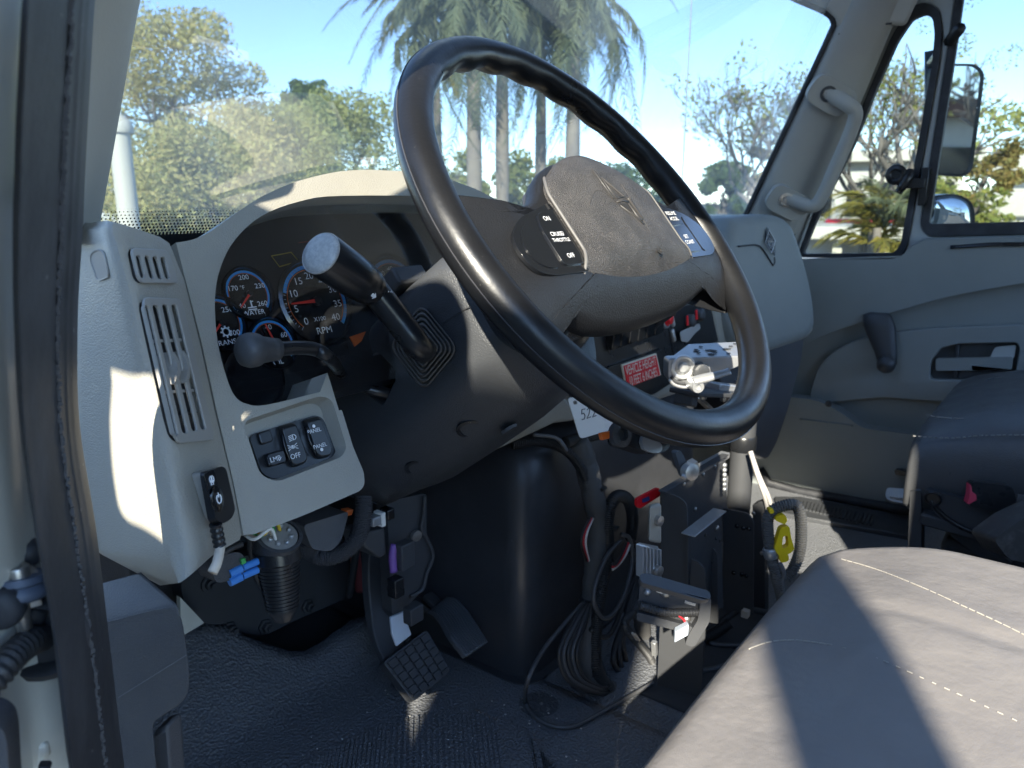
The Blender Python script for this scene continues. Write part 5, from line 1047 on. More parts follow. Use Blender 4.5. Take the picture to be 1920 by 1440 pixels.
m = MB(); m.lathe([(.0180, ln - .0025), (.0186, ln - .001), (.0180, ln + .0002), (.0174, ln - .0003), (.0170, ln + .0006), (.012, ln + .0022), (.006, ln + .003), (.0002, ln + .0032)], mid, ad, 32); m.build("end_cap", M("speckled grey cap", (.36, .36, .35), .38, bump=(('n', 700, .5, .0004),), var=(300, (.46, .46, .44), .4, .6)), stk_, smooth=70)
vw = (-(mid)).normalized(); side = ad.cross(vw).normalized(); rad = side.cross(ad).normalized()
if rad.dot(vw) < 0: rad = -rad
m = MB(); q = mid + ad * .0155 + rad * .0174 + side * -.004; m.prism([q + side * a + ad * b for a, b in ((-.0016, -.0), (-.0016, .0030), (.0016, .0030), (.0016, 0), (.003, 0), (0, -.0032), (-.003, 0))], rad * .0004)
sd = 1 if (W(0, 0, 0) - mid).dot(side) > 0 else -1
q = mid - ad * .003 + rad * .0131; m.text("W", q + side * .006 * -sd + rad * -.0008, ad, side * 1, .0052); m.text("OFF", mid - ad * .006 + rad * .0129 + side * .0035 * sd, side * sd, ad, .0046); m.bar(mid - ad * .0015 + rad * .0131 + side * .004 * sd - side * .003, mid - ad * .0015 + rad * .0131 + side * .004 * sd + side * .003, .001, .0006, rad)
m.build("legend", white, stk_, smooth=0, fix=False)
# tilt lever
lv = thing("tilt_lever", "thin bent black lever with a round grey knob below the stalk", "lever", LF(720, 730)); pth = [LF(738, 740, -.012), LF(714, 735, .004), LF(686, 728, .016), LF(646, 706, .03), CP(618, 672, .034), CP(590, 655, .042), CP(555, 652, .046), CP(515, 655, .048), CP(480, 656, .048)]
m = MB(); m.tube(crom(pth, 6), .0058, 12); m.build("rod", blacksm, lv, smooth=180)
a_, b_ = CP(522, 655, .048), CP(450, 657, .050); ad2 = (b_ - a_).normalized(); ln = (b_ - a_).length; m = MB(); m.lathe([(.0064, 0), (.0088, .001), (.0092, .006), (.0105, ln * .45), (.0128, ln * .58), (.0136, ln * .75), (.0122, ln * .9), (.008, ln * 1.0), (.0002, ln * 1.03)], a_, ad2, 24); m.build("knob", M("grey grained knob", (.055, .057, .06), .5, bump=(('n', 600, .4, .0005),)), lv, smooth=180)
# loom visible inside the column slot
m = MB(); m.corr(crom([LF(722, 745, -.014), LF(712, 715, -.012), LF(724, 700, -.016), LF(742, 690, -.03)], 6), .0055, .003, 10); tag(m.build("column_loom", tape, smooth=60), "short ribbed loom inside the slot of the steering column", "loom")
# key tag hanging from the ignition side
kt = thing("key_tag", "white card tag with a handwritten number hanging behind the wheel", "tag", oY(1110, 820, .50)); KT = Plane(oY(1110, 785, .50), (-.25, -.95, .12)); m = MB()
q = round2(KT.pts([(1064, 746), (1122, 742), (1166, 800), (1088, 823)]), .006, 4); m.prism(q, -KT.n * .0012, [round2(KT.pts([(1074, 752), (1082, 751), (1083, 758), (1076, 759)]), .002)]); m.build("card", paper, kt)
kx = (KT(1150, 770) - KT(1095, 783)).normalized(); ky = KT.n.cross(kx); ky = ky if ky.z > 0 else -ky
m = MB(); c0 = KT(1098, 778, .0004)
def stroke(pts, o): m.tube([c0 + kx * ((a + o) * .001) + ky * (b * .001) for a, b in pts], .0006, 4)
stroke([(6, 8), (0, 8), (-.5, 2), (3, 3), (5, -1), (3, -5), (-1, -5)], -6)
for o in (3, 13): stroke([(0, 6), (3, 8), (5, 5), (3, 0), (-1, -5), (6, -4)], o)
stroke([(0, 10), (2, 16), (4, 20)], 6)
m.build("handwriting", ink, kt)
# ------------------------------------------------------------------ pedals
bp = thing("brake_pedal", "black brake pedal with a checkered rubber pad on a hanging arm", "pedal", (.70, .72, FZ)); BPP = Plane((.70, .70, -.635), (-.12, -.80, .58)); m = MB()
quad = [(718, 1242), (800, 1180), (845, 1258), (776, 1316)]; pc = BPP.pts(quad); m.prism(round2([p for p in pc], .006, 3), -BPP.n * .018); pad_b = m.build("pad", blackpl, bp, bevel=.003)
def bil(q, u, v): return q[0].lerp(q[1], u).lerp(q[3].lerp(q[2], u), v)
inn4 = [bil(pc, u, v) for u, v in ((.03, .04), (.97, .04), (.97, .96), (.03, .96))]; nb = BPP.n
tread = M("rubber tread", (.033, .035, .039), .55, bump=(('n', 300, .2, .0005),), speck=(110, (.12, .12, .12), .74), rvar=.1)
for i in range(5):
    for j in range(6):
        off = .0 if i % 2 == 0 else .5; v0 = max(0, (j - off) / 5.5 + .008); v1 = min(1, (j + 1 - off) / 5.5 - .012)
        if v1 - v0 < .03: continue
        m = MB(); q = [bil(inn4, u, v) for u, v in ((i / 5 + .012, v0), ((i + 1) / 5 - .012, v0), ((i + 1) / 5 - .012, v1), (i / 5 + .012, v1))]; cen = sum(q, V()) / 4
        m.loft([q, [cen + (p - cen) * .9 + nb * .0032 for p in q]]); m.build("tread_block", tread, pad_b, smooth=0)
m = MB(); ap = [oY(712, 985, .80), oY(704, 1045, .80), oY(708, 1120, .79), oY(720, 1185, .765), oY(742, 1232, .735)]; ap = crom(ap, 5); lo = []
for i, p in enumerate(ap): w = .020 + .004 * i / len(ap); lo.append([p + V((sx_ * w, sy_ * .008, 0)) for sx_, sy_ in ((-1, -1), (1, -1), (1, 1), (-1, 1))])
m.loft(lo); m.build("arm", blackmt, bp, bevel=.002)
m = MB(); m.tube([p + V((.021, -.009, 0)) for p in ap], .0022, 6); m.build("arm_edge", blacksm, bp, smooth=180)
bk2 = thing("pedal_bracket", "dark pedal bracket and switch cluster hanging above the brake pedal", "bracket", oY(720, 960, .80)); K = Plane((0, .80, 0), (-.1, -1, .1)); K2 = Plane((0, .86, 0), (-.2, -1, .0))
m = MB(); m.prism(K.pts([(678, 1000), (722, 990), (726, 1040), (712, 1048), (684, 1026)]), (0, .04, 0)); m.build("switch_block", M("dark grey bracket", (.05, .05, .052), .5), bk2, bevel=.003)
m = MB(); m.prism(round2(K2.pts([(724, 940), (800, 925), (800, 1000), (812, 1040), (795, 1105), (770, 1130), (760, 1180), (735, 1150), (728, 1000)]), .006), (0, .02, 0)); m.build("plate", blackmt, bk2, bevel=.003)
m = MB(); m.tube(crom(K2.pts([(796, 930), (794, 965), (790, 990), (800, 1010), (812, 1042), (800, 1075), (792, 1105), (770, 1118)], .004), 4), .003, 6); m.build("plate_rim", blackmt, bk2, smooth=180)
m = MB(); m.lathe([(.008, 0), (.008, .006), (.003, .0065)], K2(778, 1003, .003), K2.n, 14); m.build("pivot_pin", steel, bk2, smooth=50)
for x, y, w, h, mt in ((700, 975, .012, .010, silver), (712, 972, .006, .016, wwhite), (726, 962, .010, .012, blackgl), (742, 1100, .014, .022, blacksm), (758, 1040, .020, .03, blackmt), (775, 1150, .02, .02, blackmt)): m = MB(); m.obox(K(x, y, .01), (w * .6, 0, 0), (0, .008, 0), (0, 0, h * .6)); m.build("switch", mt, bk2, bevel=.0015)
m = MB(); m.tube(crom(K.pts([(740, 1020, ), (736, 1045), (738, 1072)], .005), 4), .0055, 8); m.build("sleeve", wpur, bk2, smooth=180)
m = MB(); m.prism(Plane((0, .83, 0), (0, -1, .2)).pts([(733, 1158), (760, 1146), (766, 1172), (772, 1190), (744, 1212), (736, 1190)]), (0, .004, 0)); m.build("shield_tab", M("bluish white tab", (.55, .6, .66), .4), bk2, bevel=.001)
m = MB(); m.tube(crom([oY(664, 1020, .90), oY(668, 1060, .90), oY(676, 1105, .91)], 4), .009, 8); tag(m.build("hose", wbrick, smooth=180), "dull red hose behind the pedal arm", "hose")
m = MB(); m.tube(crom([oY(672, 1000, .88), oY(664, 1060, .88), oY(654, 1118, .90)], 4), .006, 8); tag(m.build("cable", wire_black, smooth=180), "black cable beside the dull red hose", "cable")
acc = thing("accelerator_pedal", "curved black accelerator pedal with lengthwise ribs", "pedal", (.80, .72, FZ)); l_ = [(806, 1146), (818, 1152), (832, 1170), (846, 1196), (874, 1232)]; r_ = [(838, 1120), (856, 1124), (874, 1142), (892, 1168), (914, 1204)]
Yd = (.775, .755, .730, .70, .665); Lp, Rp = crom([oY(a, b, y) for (a, b), y in zip(l_, Yd)], 5), crom([oY(a, b, y) for (a, b), y in zip(r_, Yd)], 5); m = MB(); lo = []
nn_ = V((-.15, -.75, .62)).normalized()
for a, b in zip(Lp, Rp): lo.append([a, b, b - nn_ * .012, a - nn_ * .012])
acm = M('grey pedal rubber', (.10, .105, .115), .45, bump=(('n', 300, .2, .0005),), speck=(110, (.2, .2, .2), .74))
m.loft(lo); pa_ = m.build("pad", acm, acc, bevel=.002)
for i in range(11): m = MB(); t = (i + .5) / 11; m.tube([a.lerp(b, t) + nn_ * .0008 for a, b in zip(Lp, Rp)], .0020, 5); m.build("rib", acm, pa_, smooth=180)
m = MB(); m.bar(oY(800, 1115, .82), oY(835, 1150, .78), .02, .012); m.bar(oY(770, 1120, .86), oY(830, 1160, .80), .016, .012); m.build("lever", blackmt, acc, bevel=.003)

# ------------------------------------------------------------------ under the left dash: plugs, loom and wires
U = Plane((0, .64, 0), (-.1, -1, .15))
cn = thing("round_connector", "round black diagnostic plug on a ribbed backshell under the dash", "connector", U(520, 1130)); ax = (U(512, 990) - U(524, 1120)).normalized(); ax = (ax + V((-.15, -.75, .1))).normalized(); axb = (U(512, 990) - U(526, 1130)).normalized()
c = U(519, 1030); m = MB(); prof = []
for i in range(13): prof += [(.0195 - .0004 * i, -.012 - .0034 * i), (.0195 - .0004 * i, -.0138 - .0034 * i), (.0182 - .0004 * i, -.014 - .0034 * i), (.0182 - .0004 * i, -.0152 - .0034 * i)]
m.lathe([(.021, .0), (.0215, -.010)] + prof + [(.010, -.062), (.008, -.066)], c, axb, 26); m.build("backshell", blacksm, cn, smooth=40)
m = MB(); m.lathe([(.0195, -.012), (.0200, .008), (.0205, .014), (.0175, .0145), (.0170, .010), (.001, .010)], c + axb * .004, ax, 28); m.build("shell", blackpl, cn, smooth=50)
m = MB(); m.lathe([(.0165, 0), (.0165, .0035), (.0005, .0035)], c + axb * .004 + ax * .0098, ax, 24); fc = m.build("face", M("grey plug face", (.24, .235, .22), .5), cn, smooth=50)
u1 = ax.orthogonal().normalized(); u2 = ax.cross(u1)
for i in range(8):
    m = MB(); m.lathe([(.0022, 0), (.0022, .002), (.0012, .003), (.0002, .003)], c + axb * .004 + ax * .0132 + (u1 * math.cos(i * .785) + u2 * math.sin(i * .785)) * .0105, ax, 8); m.build("pin_socket", silver, fc, smooth=50)
for i, mt in enumerate((wyel, wgreen, wtan, wwhite)):
    m = MB(); s = c + axb * .004 + ax * .013 + (u1 * math.cos(i * .9) + u2 * math.sin(i * .9)) * .006; m.tube(crom([s, s + ax * .006 + V((-.006, 0, .008)), U(496 - i * 6, 1002 + 3 * i, .012), U(478 - i * 6, 998 + 2 * i, .0)], 5), .0016, 6); tag(m.build("wire", mt, smooth=180), ("yellow", "green", "tan", "white")[i] + " wire running from the round plug up under the dash", "wire")
mo = thing("relay_module", "small black relay module hanging under the end of the dash", "module", U(425, 1090)); m = MB(); m.prism(round2(U.pts([(398, 1046), (446, 1034), (458, 1042), (462, 1072), (452, 1084), (406, 1094), (396, 1070)], .005), .004), -U.n * .03); m.build("case", blackpl, mo, bevel=.003)
m = MB(); m.prism(U.pts([(452, 1048), (461, 1046), (463, 1056), (454, 1060)], .008), -U.n * .01); m.build("clip", wgreen, mo, bevel=.001)
m = MB(); m.tube(crom(U.pts([(404, 1050), (430, 1030), (455, 1020)], .006), 4), .0025, 6); m.build("lead", wire_black, mo, smooth=180)
for y in (0, -16):
    sc_t = thing("spade_connector", ("lower" if y == 0 else "upper") + " blue crimped spade connector beside the ribbed plug", "connector", U(456, 1080 + y)); m = MB(); a, b, c2 = U(430, 1092 + y, .004), U(455, 1080 + y, .004), U(488, 1066 + y, .004)
    m.tube([a, a.lerp(b, .9)], .0040, 8); m.tube([b, b.lerp(c2, .85)], .0034, 8); m.build("sleeve", wblue, sc_t, smooth=60); m = MB(); m.tube([b.lerp(c2, .8), c2 + V((.006, 0, .004))], .0017, 6); m.build("lead", wire_black, sc_t, smooth=180)
m = MB(); br_ = crom([oY(570, 1012, .60), oY(585, 1036, .60), oY(612, 1044, .59), oY(645, 1034, .58), oY(670, 1008, .575), oY(680, 970, .575), oY(682, 930, .58)], 8); m.corr(br_, .0098, .0016, 12); tag(m.build("braided_hose", M("braided sleeve", (.045, .045, .05), .7, bump=(('v', 700, .6, .001),)), smooth=60), "thick braided black hose looping below the headlamp panel", "hose")
m = MB(); m.prism(round2(Plane((0, .68, 0), (0, -1, .3)).pts([(568, 985), (655, 958), (640, 1015), (620, 1035), (585, 1030)]), .006), (0, .05, 0)); tag(m.build("under_dash_duct", kickm, bevel=.008, seg=3), "dark grey duct behind the braided hose", "duct")
m = MB(); m.prism(oYs([(652, 958), (664, 958), (658, 966)], .60) if False else [oY(x, y, .60) for x, y in ((650, 957), (664, 955), (660, 966), (652, 968))], (0, .01, 0)); tag(m.build("orange_clip", orange, bevel=.001), "tiny orange clip above the braided hose", "clip")
for i, (p, mt, nm) in enumerate(((((468, 1000), (470, 1030), (480, 1080), (500, 1110)), wire_black, "thin black lead hanging left of the ribbed plug"), (((476, 996), (482, 1010), (486, 1040)), wtan, "tan lead hanging left of the ribbed plug"))): m = MB(); m.tube(crom([oY(a, b, .68) for a, b in p], 5), .0035, 6); tag(m.build("lead", mt, smooth=180), nm, "wire")
# remote switch stuck to the dash end
rs = thing("remote_switch", "black pendant switch with a power symbol stuck on the end of the dash", "switch", PV(395, 985)); m = MB(); hq = [(374, 886), (402, 876), (410, 882), (427, 958), (420, 974), (404, 984), (390, 978)]
m.prism(round2(PV.pts([(362, 892), (376, 886), (402, 978), (392, 984), (384, 976)], .001) + [], .003) if False else round2(PV.pts([(358, 888), (396, 877), (420, 968), (402, 984), (386, 976)], .0005), .004, 4), pn * .009); m.build("magnet_base", M("brushed silver edge", (.36, .35, .32), .5, metal=.3, bump=(('n', 600, .3, .0004),)), rs, bevel=.001)
m = MB(); m.prism(round2(PV.pts(hq, .0098), .003, 4), pn * .006); bd_ = m.build("body", blacksm, rs, bevel=.0015, seg=3, smooth=60)
m = MB(); m.prism(round2(PV.pts([(380, 889), (400, 882), (412, 936), (404, 946), (394, 940)], .0160), .002), pn * .0008); m.build("key_plate", blackgl, bd_, bevel=.0004)
vx = (PV(404, 930) - PV(390, 935)).normalized(); vy = pn.cross(vx); vy = vy if vy.z > 0 else -vy
m = MB(); c = PV(405, 936, .0172); m.lathe([(.0085, 0), (.0088, .0012), (.0078, .0016), (.0002, .0012)], c, pn, 24); m.build("power_button", blackgl, bd_, smooth=50)
m = MB(); c = c + pn * .0022; m.tube([c + vx * .0032 * math.cos(R(a)) + vy * .0032 * math.sin(R(a)) for a in range(125, 415, 18)], .0005, 5); m.bar(c + vy * .001, c + vy * .0045, .0009, .0005, pn)
c = PV(397, 899, .0172)
for s in (-1, 1): m.tube([c + vx * s * .0012 + vx * .0028 * a + vy * .0028 * b for a, b in ((-.6, .5), (0, .9), (.6, .5), (.6, -.5), (0, -.9), (-.6, -.5))], .0004, 4, closed=True)
m.tube([c + vx * .002 * a - vy * .0022 + vy * .0014 * b for a, b in ((-.8, 1), (.8, 1), (.8, -1), (-.8, -1))], .0004, 4, closed=True); m.build("symbols", white, bd_, smooth=0)
m = MB(); e0, e1_ = PV(404, 982, .012), PV(412, 1022, .010); m.corr([e0, e1_], .0046, .0042, 12); m.build("strain_relief", blacksm, rs, smooth=50)
m = MB(); m.tube(crom([e1_, PV(412, 1030, .010), PV(407, 1055, .012), PV(398, 1074, .010)], 5), .0036, 8); m.build("cable_end", wtan, rs, smooth=180)

# ------------------------------------------------------------------ cable bundle in front of the engine cover
YB = .572
def by(L, y=YB, n=6): return crom([oY(a[0], a[1], a[2] if len(a) > 2 else y) for a in L], n)
bd3 = thing("cable_bundle", "tape wrapped cable bundle coiled on the floor in front of the engine cover", "cable bundle", oY(1110, 1290, YB)); m = MB()
tr = by([(1080, 826, .60), (1098, 868, .59), (1110, 920, .58), (1122, 985, .575), (1116, 1050, .57), (1110, 1130, .56), (1102, 1200, .55), (1106, 1255, .54), (1132, 1290, .52), (1168, 1286, .52), (1200, 1250, .53), (1208, 1200, .54), (1200, 1150, .55)])
rg = random.Random(5); m.tube(tr, [.0178 + rg.uniform(-.0012, .0012) - .004 * (i > 42) for i in range(len(tr))], 12); m.build("taped_trunk", tape, bd3, smooth=180)
m = MB(); m.corr(by([(1183, 1010, .56), (1186, 970, .56), (1178, 938, .56), (1160, 930, .56), (1146, 945, .56), (1139, 985, .56), (1140, 1040, .555), (1128, 1100, .545), (1118, 1170, .54), (1116, 1240, .53), (1128, 1275, .52), (1140, 1288, .515)], n=8), .0105, .0032, 12); m.build("corrugated_loop", wire_black, bd3, smooth=50)
m = MB(); m.corr(by([(960, 832, .66), (1000, 826, .64), (1040, 832, .62), (1072, 852, .60), (1096, 888, .585), (1106, 930, .58)], n=8), .0095, .0032, 12); m.build("corrugated_branch", wire_black, bd3, smooth=50)
m = MB(); m.corr(by([(1060, 830, .60), (1085, 822, .60), (1120, 815, .60)], n=8), .009, .0032, 12); m.build("corrugated_branch", wire_black, bd3, smooth=50)
m = MB(); m.tube(by([(1000, 815, .63), (1040, 820, .61), (1056, 834, .60), (1062, 845, .6)]), .003, 6); m.build("grey_lead", M("grey cable", (.16, .16, .165), .5), bd3, smooth=180)
gcab = M("dark grey cable", (.085, .087, .092), .45)
for i, o in enumerate((0, 9, 18, 27, 36)):
    m = MB(); m.tube(by([(1098 + i * 2, 1128, .555), (1072 + o * .7, 1170, .545), (1050 + o * .9, 1215, .535), (1052 + o * .9, 1252 - o * .1, .53), (1070 + o * .8, 1280 - o * .1, .52), (1112 + o * .5, 1298 - i * 2, .51), (1160, 1296 - i * 4, .515), (1196 + i * 2, 1262 - i * 3, .52), (1206 + i * 2, 1210, .53)]), .0032, 7); m.build("cable_strand", gcab if i % 2 else wire_black, bd3, smooth=180)
m = MB(); m.tube(by([(1166, 1012, .55), (1140, 1040, .545), (1118, 1090, .54), (1114, 1130, .535), (1130, 1158, .53), (1150, 1150, .53), (1172, 1110, .535), (1186, 1050, .54), (1180, 1010, .545), (1165, 1002, .55)]), .0036, 7); m.build("cable_strand", gcab, bd3, smooth=180)
m = MB(); m.tube(by([(1190, 1020, .55), (1196, 1060, .55), (1172, 1120, .545), (1150, 1180, .54), (1128, 1195, .54), (1108, 1180, .54)]), .0042, 7); m.build("cable_strand", wire_black, bd3, smooth=180)
for k in range(3): m = MB(); m.tube(by([(1194 + k * 3, 1060, .56), (1190 - k * 4, 1120, .55), (1160 + k * 4, 1190, .54), (1150 + k * 12, 1240, .53), (1170 + k * 8, 1270, .525)]), .0045, 7); m.build("cable_strand", wire_black, bd3, smooth=180)
m = MB(); fz = lambda x, y: oZ(x, y, FZ + .016); m.tube(crom([oY(1094, 1130, .555), oY(1060, 1168, .56), oY(1018, 1220, .565), oY(990, 1275, .555), fz(986, 1316), fz(1004, 1345), fz(1040, 1362), fz(1080, 1360), fz(1130, 1334), fz(1180, 1306), fz(1225, 1280)], 7), .0033, 7); m.build("long_cable", gcab, bd3, smooth=180)
for (x, y, y2), r_ in (((1113, 912, .58), .0165), ((1123, 990, .575), .0165), ((1106, 1125, .56), .0165), ((1142, 988, .56), .0115), ((1125, 1282, .525), .0170)):
    m = MB(); c = oY(x, y, y2); m.lathe([(r_, -.002), (r_ + .0012, -.0015), (r_ + .0012, .0015), (r_, .002)], c, (.1, 0, 1) if y < 1200 else (1, 0, .3), 16); m.bar(c + V((-.006, -r_ - .002, 0)), c + V((.006, -r_ - .002, .001)), .005, .004); m.build("cable_tie", wire_black, bd3, smooth=50)
for k, mt in enumerate((wwhite, wred, wire_black)):
    m = MB(); m.tube(by([(1112 - k * 3, 972, .57), (1102 - k * 4, 995, .565), (1098 - k * 4, 1020, .565), (1104 - k * 2, 1052, .565)]), .0020, 6); m.build("bare_lead", mt, bd3, smooth=180)
    m = MB(); m.tube(by([(1182 - k * 4, 1018, .545), (1172 - k * 4, 1042, .54), (1160 - k * 3, 1058, .54), (1148, 1068 - k * 5, .54)]), .0024, 6); m.build("bare_lead", mt, bd3, smooth=180)
m = MB(); m.tube(by([(1176, 1010, .55), (1190, 1018, .545), (1197, 1030, .545), (1192, 1042, .545), (1182, 1036, .545)]), .0035, 7); m.build("cable_knot", wire_black, bd3, smooth=180)
# ------------------------------------------------------------------ bracket tower, tablet mount and pole
bt = thing("equipment_bracket", "black stepped steel equipment bracket standing on the cab floor", "bracket", (1.05, .42, FZ)); XA = Plane((.952, 0, 0), (-1, 0, 0)); YP = Plane((0, .452, 0), (0, -1, 0))
def plate(name, pts, pl, th, parent, mat=blackmt, rr=.006, bev=.001): m = MB(); m.prism(round2(pl.pts(pts), rr, 4), -pl.n * th); return m.build(name, mat, parent, bevel=bev)
def rivets(par, pl, L, r=.0035, mat=steel):
    for x, y in L: m = MB(); m.lathe([(r, 0), (r * .9, r * .5), (r * .3, r * .8), (.0001, r * .8)], pl(x, y, .0), pl.n, 10); m.build("rivet", mat, par, smooth=180)
A1 = plate("side_plate", [(1241, 924), (1268, 929), (1288, 944), (1291, 1046), (1310, 1054), (1322, 1068), (1322, 1180), (1314, 1308), (1232, 1284), (1241, 1090)], XA, .003, bt, rr=[.001, .012, .012, .004, .012, .01, .002, .001, .001, .002])
B1 = plate("back_plate", [(1241, 922), (1360, 852), (1366, 1010), (1241, 1090)], YP, .003, bt, rr=.002); rivets(B1, YP, [(1282, 907), (1304, 893), (1318, 889), (1340, 874), (1303, 954), (1262, 975), (1243, 993), (1243, 1020)])
m = MB(); m.bar(YP(1241, 922, .003), YP(1360, 852, .003), .012, .002); m.build("flange", blackmt, bt, bevel=.0005)
XB = Plane((1.03, 0, 0), (-1, 0, 0)); plate("inner_plate", [(1290, 1012), (1330, 1020), (1345, 1038), (1346, 1170), (1290, 1160)], XB, .003, bt, rr=[.001, .012, .012, .001, .001]); rivets(bt, XB, [(1318, 1052), (1332, 1054), (1305, 1050)], .003, blackgl)
YC = Plane((0, .40, 0), (0, -1, 0)); w1 = plate("gusset", [(1290, 1004), (1352, 955), (1356, 1140), (1290, 1130)], YC, .003, bt, rr=.002); rivets(w1, YC, [(1343, 990)], .005); rivets(w1, YC, [(1322, 1003), (1342, 1010), (1349, 1014)], .0025, blackgl)
m = MB(); m.bar(YC(1290, 1003, .008), YC(1350, 956, .008), .02, .002); m.build("flange", silver, bt, bevel=.0005)
XD = Plane((1.20, 0, 0), (-1, 0, 0)); d1_ = plate("side_plate", [(1356, 953), (1402, 962), (1413, 976), (1412, 1152), (1356, 1146)], XD, .003, bt, rr=[.002, .012, .01, .002, .002]); rivets(d1_, XD, [(1382, 986), (1394, 990), (1404, 991), (1376, 1074), (1391, 1077), (1399, 1080)], .004, blackgl)
XE = Plane((1.30, 0, 0), (-1, 0, 0)); e1p = plate("rear_plate", [(1411, 946), (1432, 938), (1434, 1012), (1434, 1150), (1412, 1150)], XE, .02, bt, rr=.002); rivets(e1p, XE, [(1413, 962), (1429, 1037)], .004)
m = MB(); m.box((1.13, .40, FZ + .006), (.36, .14, .012)); m.build("foot_plate", blackmt, bt, bevel=.002)
pole = thing("mount_pole", "black steel pole rising from the floor to the tablet mount", "pole", (1.32, .47, FZ)); ptop = Plane((0, .47, 0), (0, -1, 0)); m = MB(); c = ptop(1388, 900); m.lathe([(.0215, FZ + .01), (.0215, -.31)], V((c.x, c.y, 0)), (0, 0, 1), 24); m.build("tube", blackmt, pole, smooth=60)
m = MB(); m.lathe([(.0225, -.44), (.024, -.438), (.024, -.415), (.0225, -.412)], V((c.x, c.y, 0)), (0, 0, 1), 24); m.build("clamp_ring", blacksm, pole, smooth=50)
m = MB()
for i in range(6): m.lathe([(.004, 0), (.0035, .003), (.001, .004)], oY(1358, 872 + i * 9, .43), (-.3, -1, 0), 8)
m.build("chain_bolts", silver, pole, smooth=60)
tm_ = thing("tablet_mount", "grey metal tilting tablet mount head with a clamp lever", "mount", oY(1310, 730, .43)); A_ = oZ
ZT_ = -.198; t4 = [oZ(1254, 672, ZT_ - .006), oZ(1290, 645, ZT_), oZ(1395, 640, ZT_), oZ(1395, 667, ZT_ - .006)]; m = MB(); m.prism(t4, (0, 0, -.006)); tpl = m.build("top_plate", silver, tm_, bevel=.0015)
for i in range(14):
    q = bil(t4, rnd.uniform(.15, .9), rnd.uniform(.15, .85)) + V((0, 0, .001)); m = MB(); m.lathe([(.003 + .002 * (i % 3 == 0), 0), (.003, .0006), (.0001, .0006)], q, (0, 0, 1), 10); m.build("screw", blackmt, tpl, smooth=0)
FPm = plane3(t4[0], t4[3], t4[0] + V((0, .004, -.05))); m = MB(); q = round2(FPm.pts([(1254, 674), (1395, 669), (1394, 682), (1340, 706), (1318, 728), (1290, 727), (1262, 720), (1253, 708)], .001), .006, 4); m.prism(q, -FPm.n * .02); ch = m.build("cheek", silver, tm_, bevel=.0025, seg=3)
m = MB(); m.lathe([(.017, 0), (.017, .003), (.0145, .004), (.0125, .003), (.012, .001), (.007, .001), (.0065, .004), (.0001, .0045)], FPm(1280, 688, .0), FPm.n, 24); m.build("pivot", aluf, ch, smooth=50)
m = MB(); m.tube(crom(FPm.pts([(1258, 706), (1266, 714), (1280, 718), (1294, 718)], .001), 5), .0028, 6); m.build("arc_slot", blackmt, ch, smooth=180)
m = MB(); m.tube(crom(FPm.pts([(1255, 712), (1264, 721), (1280, 726), (1300, 725)], .003), 5), .0025, 6); m.build("arc_rib", aluf, ch, smooth=180)
lvr = MB(); lvr.tube(crom(FPm.pts([(1300, 714), (1325, 708), (1352, 701), (1368, 696)], .022), 5), [.0062 + .001 * math.sin(i * .4) for i in range(16)], 10, flat=.6); lv_ = lvr.build("clamp_lever", silver, tm_, smooth=180)
m = MB(); m.lathe([(.009, 0), (.0095, .018), (.008, .023), (.004, .023), (.0035, .020), (.0001, .020)], FPm(1297, 717, .004), FPm.n, 18); m.build("clamp_nut", silver, lv_, smooth=50)
m = MB(); m.lathe([(.011, 0), (.011, .008), (.008, .010), (.0001, .008)], FPm(1312, 695, .004), FPm.n, 16); m.build("spring_knob", blackpl, lv_, smooth=50)
m = MB(); m.bar(oY(1282, 735, .46), oY(1395, 738, .44), .05, .008); m.bar(oY(1290, 728, .46), oY(1284, 760, .46), .03, .02); m.build("arm", blackmt, tm_, bevel=.002); m = MB(); m.bar(oY(1330, 722, .47), oY(1392, 730, .45), .04, .012); m.build("lower_jaw", silver, tm_, bevel=.002)
m = MB(); m.bar(oY(1308, 745, .48), oY(1340, 775, .48), .010, .006); m.lathe([(.007, 0), (.007, .014)], oY(1358, 752, .46), (0, 0, 1), 10); m.lathe([(.006, 0), (.006, .012)], oY(1318, 748, .46), (0, 0, 1), 10); m.build("link_screw", steel, tm_, bevel=.001)
sb = thing("swing_arm", "grey hinged swing arm stub below the steering wheel rim", "arm", oY(1205, 840, .52)); AR = Plane((0, .53, 0), (-.3, -1, .3)); m = MB(); m.prism(round2(AR.pts([(1168, 808), (1238, 820), (1260, 830), (1250, 846), (1225, 852), (1168, 834)]), .006), -AR.n * .02); m.build("arm", blacksm, sb, bevel=.003)
m = MB(); m.prism(round2(crom(AR.pts([(1200, 818), (1230, 828), (1236, 842), (1226, 850), (1202, 842)], .001), 2, True), .001), AR.n * .004); m.build("bracket_tab", silver, sb, bevel=.001)
m = MB(); m.lathe([(.011, 0), (.011, .006), (.006, .007), (.005, .003), (.0001, .003)], AR(1158, 815, .002), AR.n, 16); m.build("pivot", blackpl, sb, smooth=50); m = MB(); m.prism(AR.pts([(1120, 812), (1140, 808), (1138, 822), (1124, 826)]), AR.n * .004); m.build("copper_clip", orange, sb, bevel=.001)
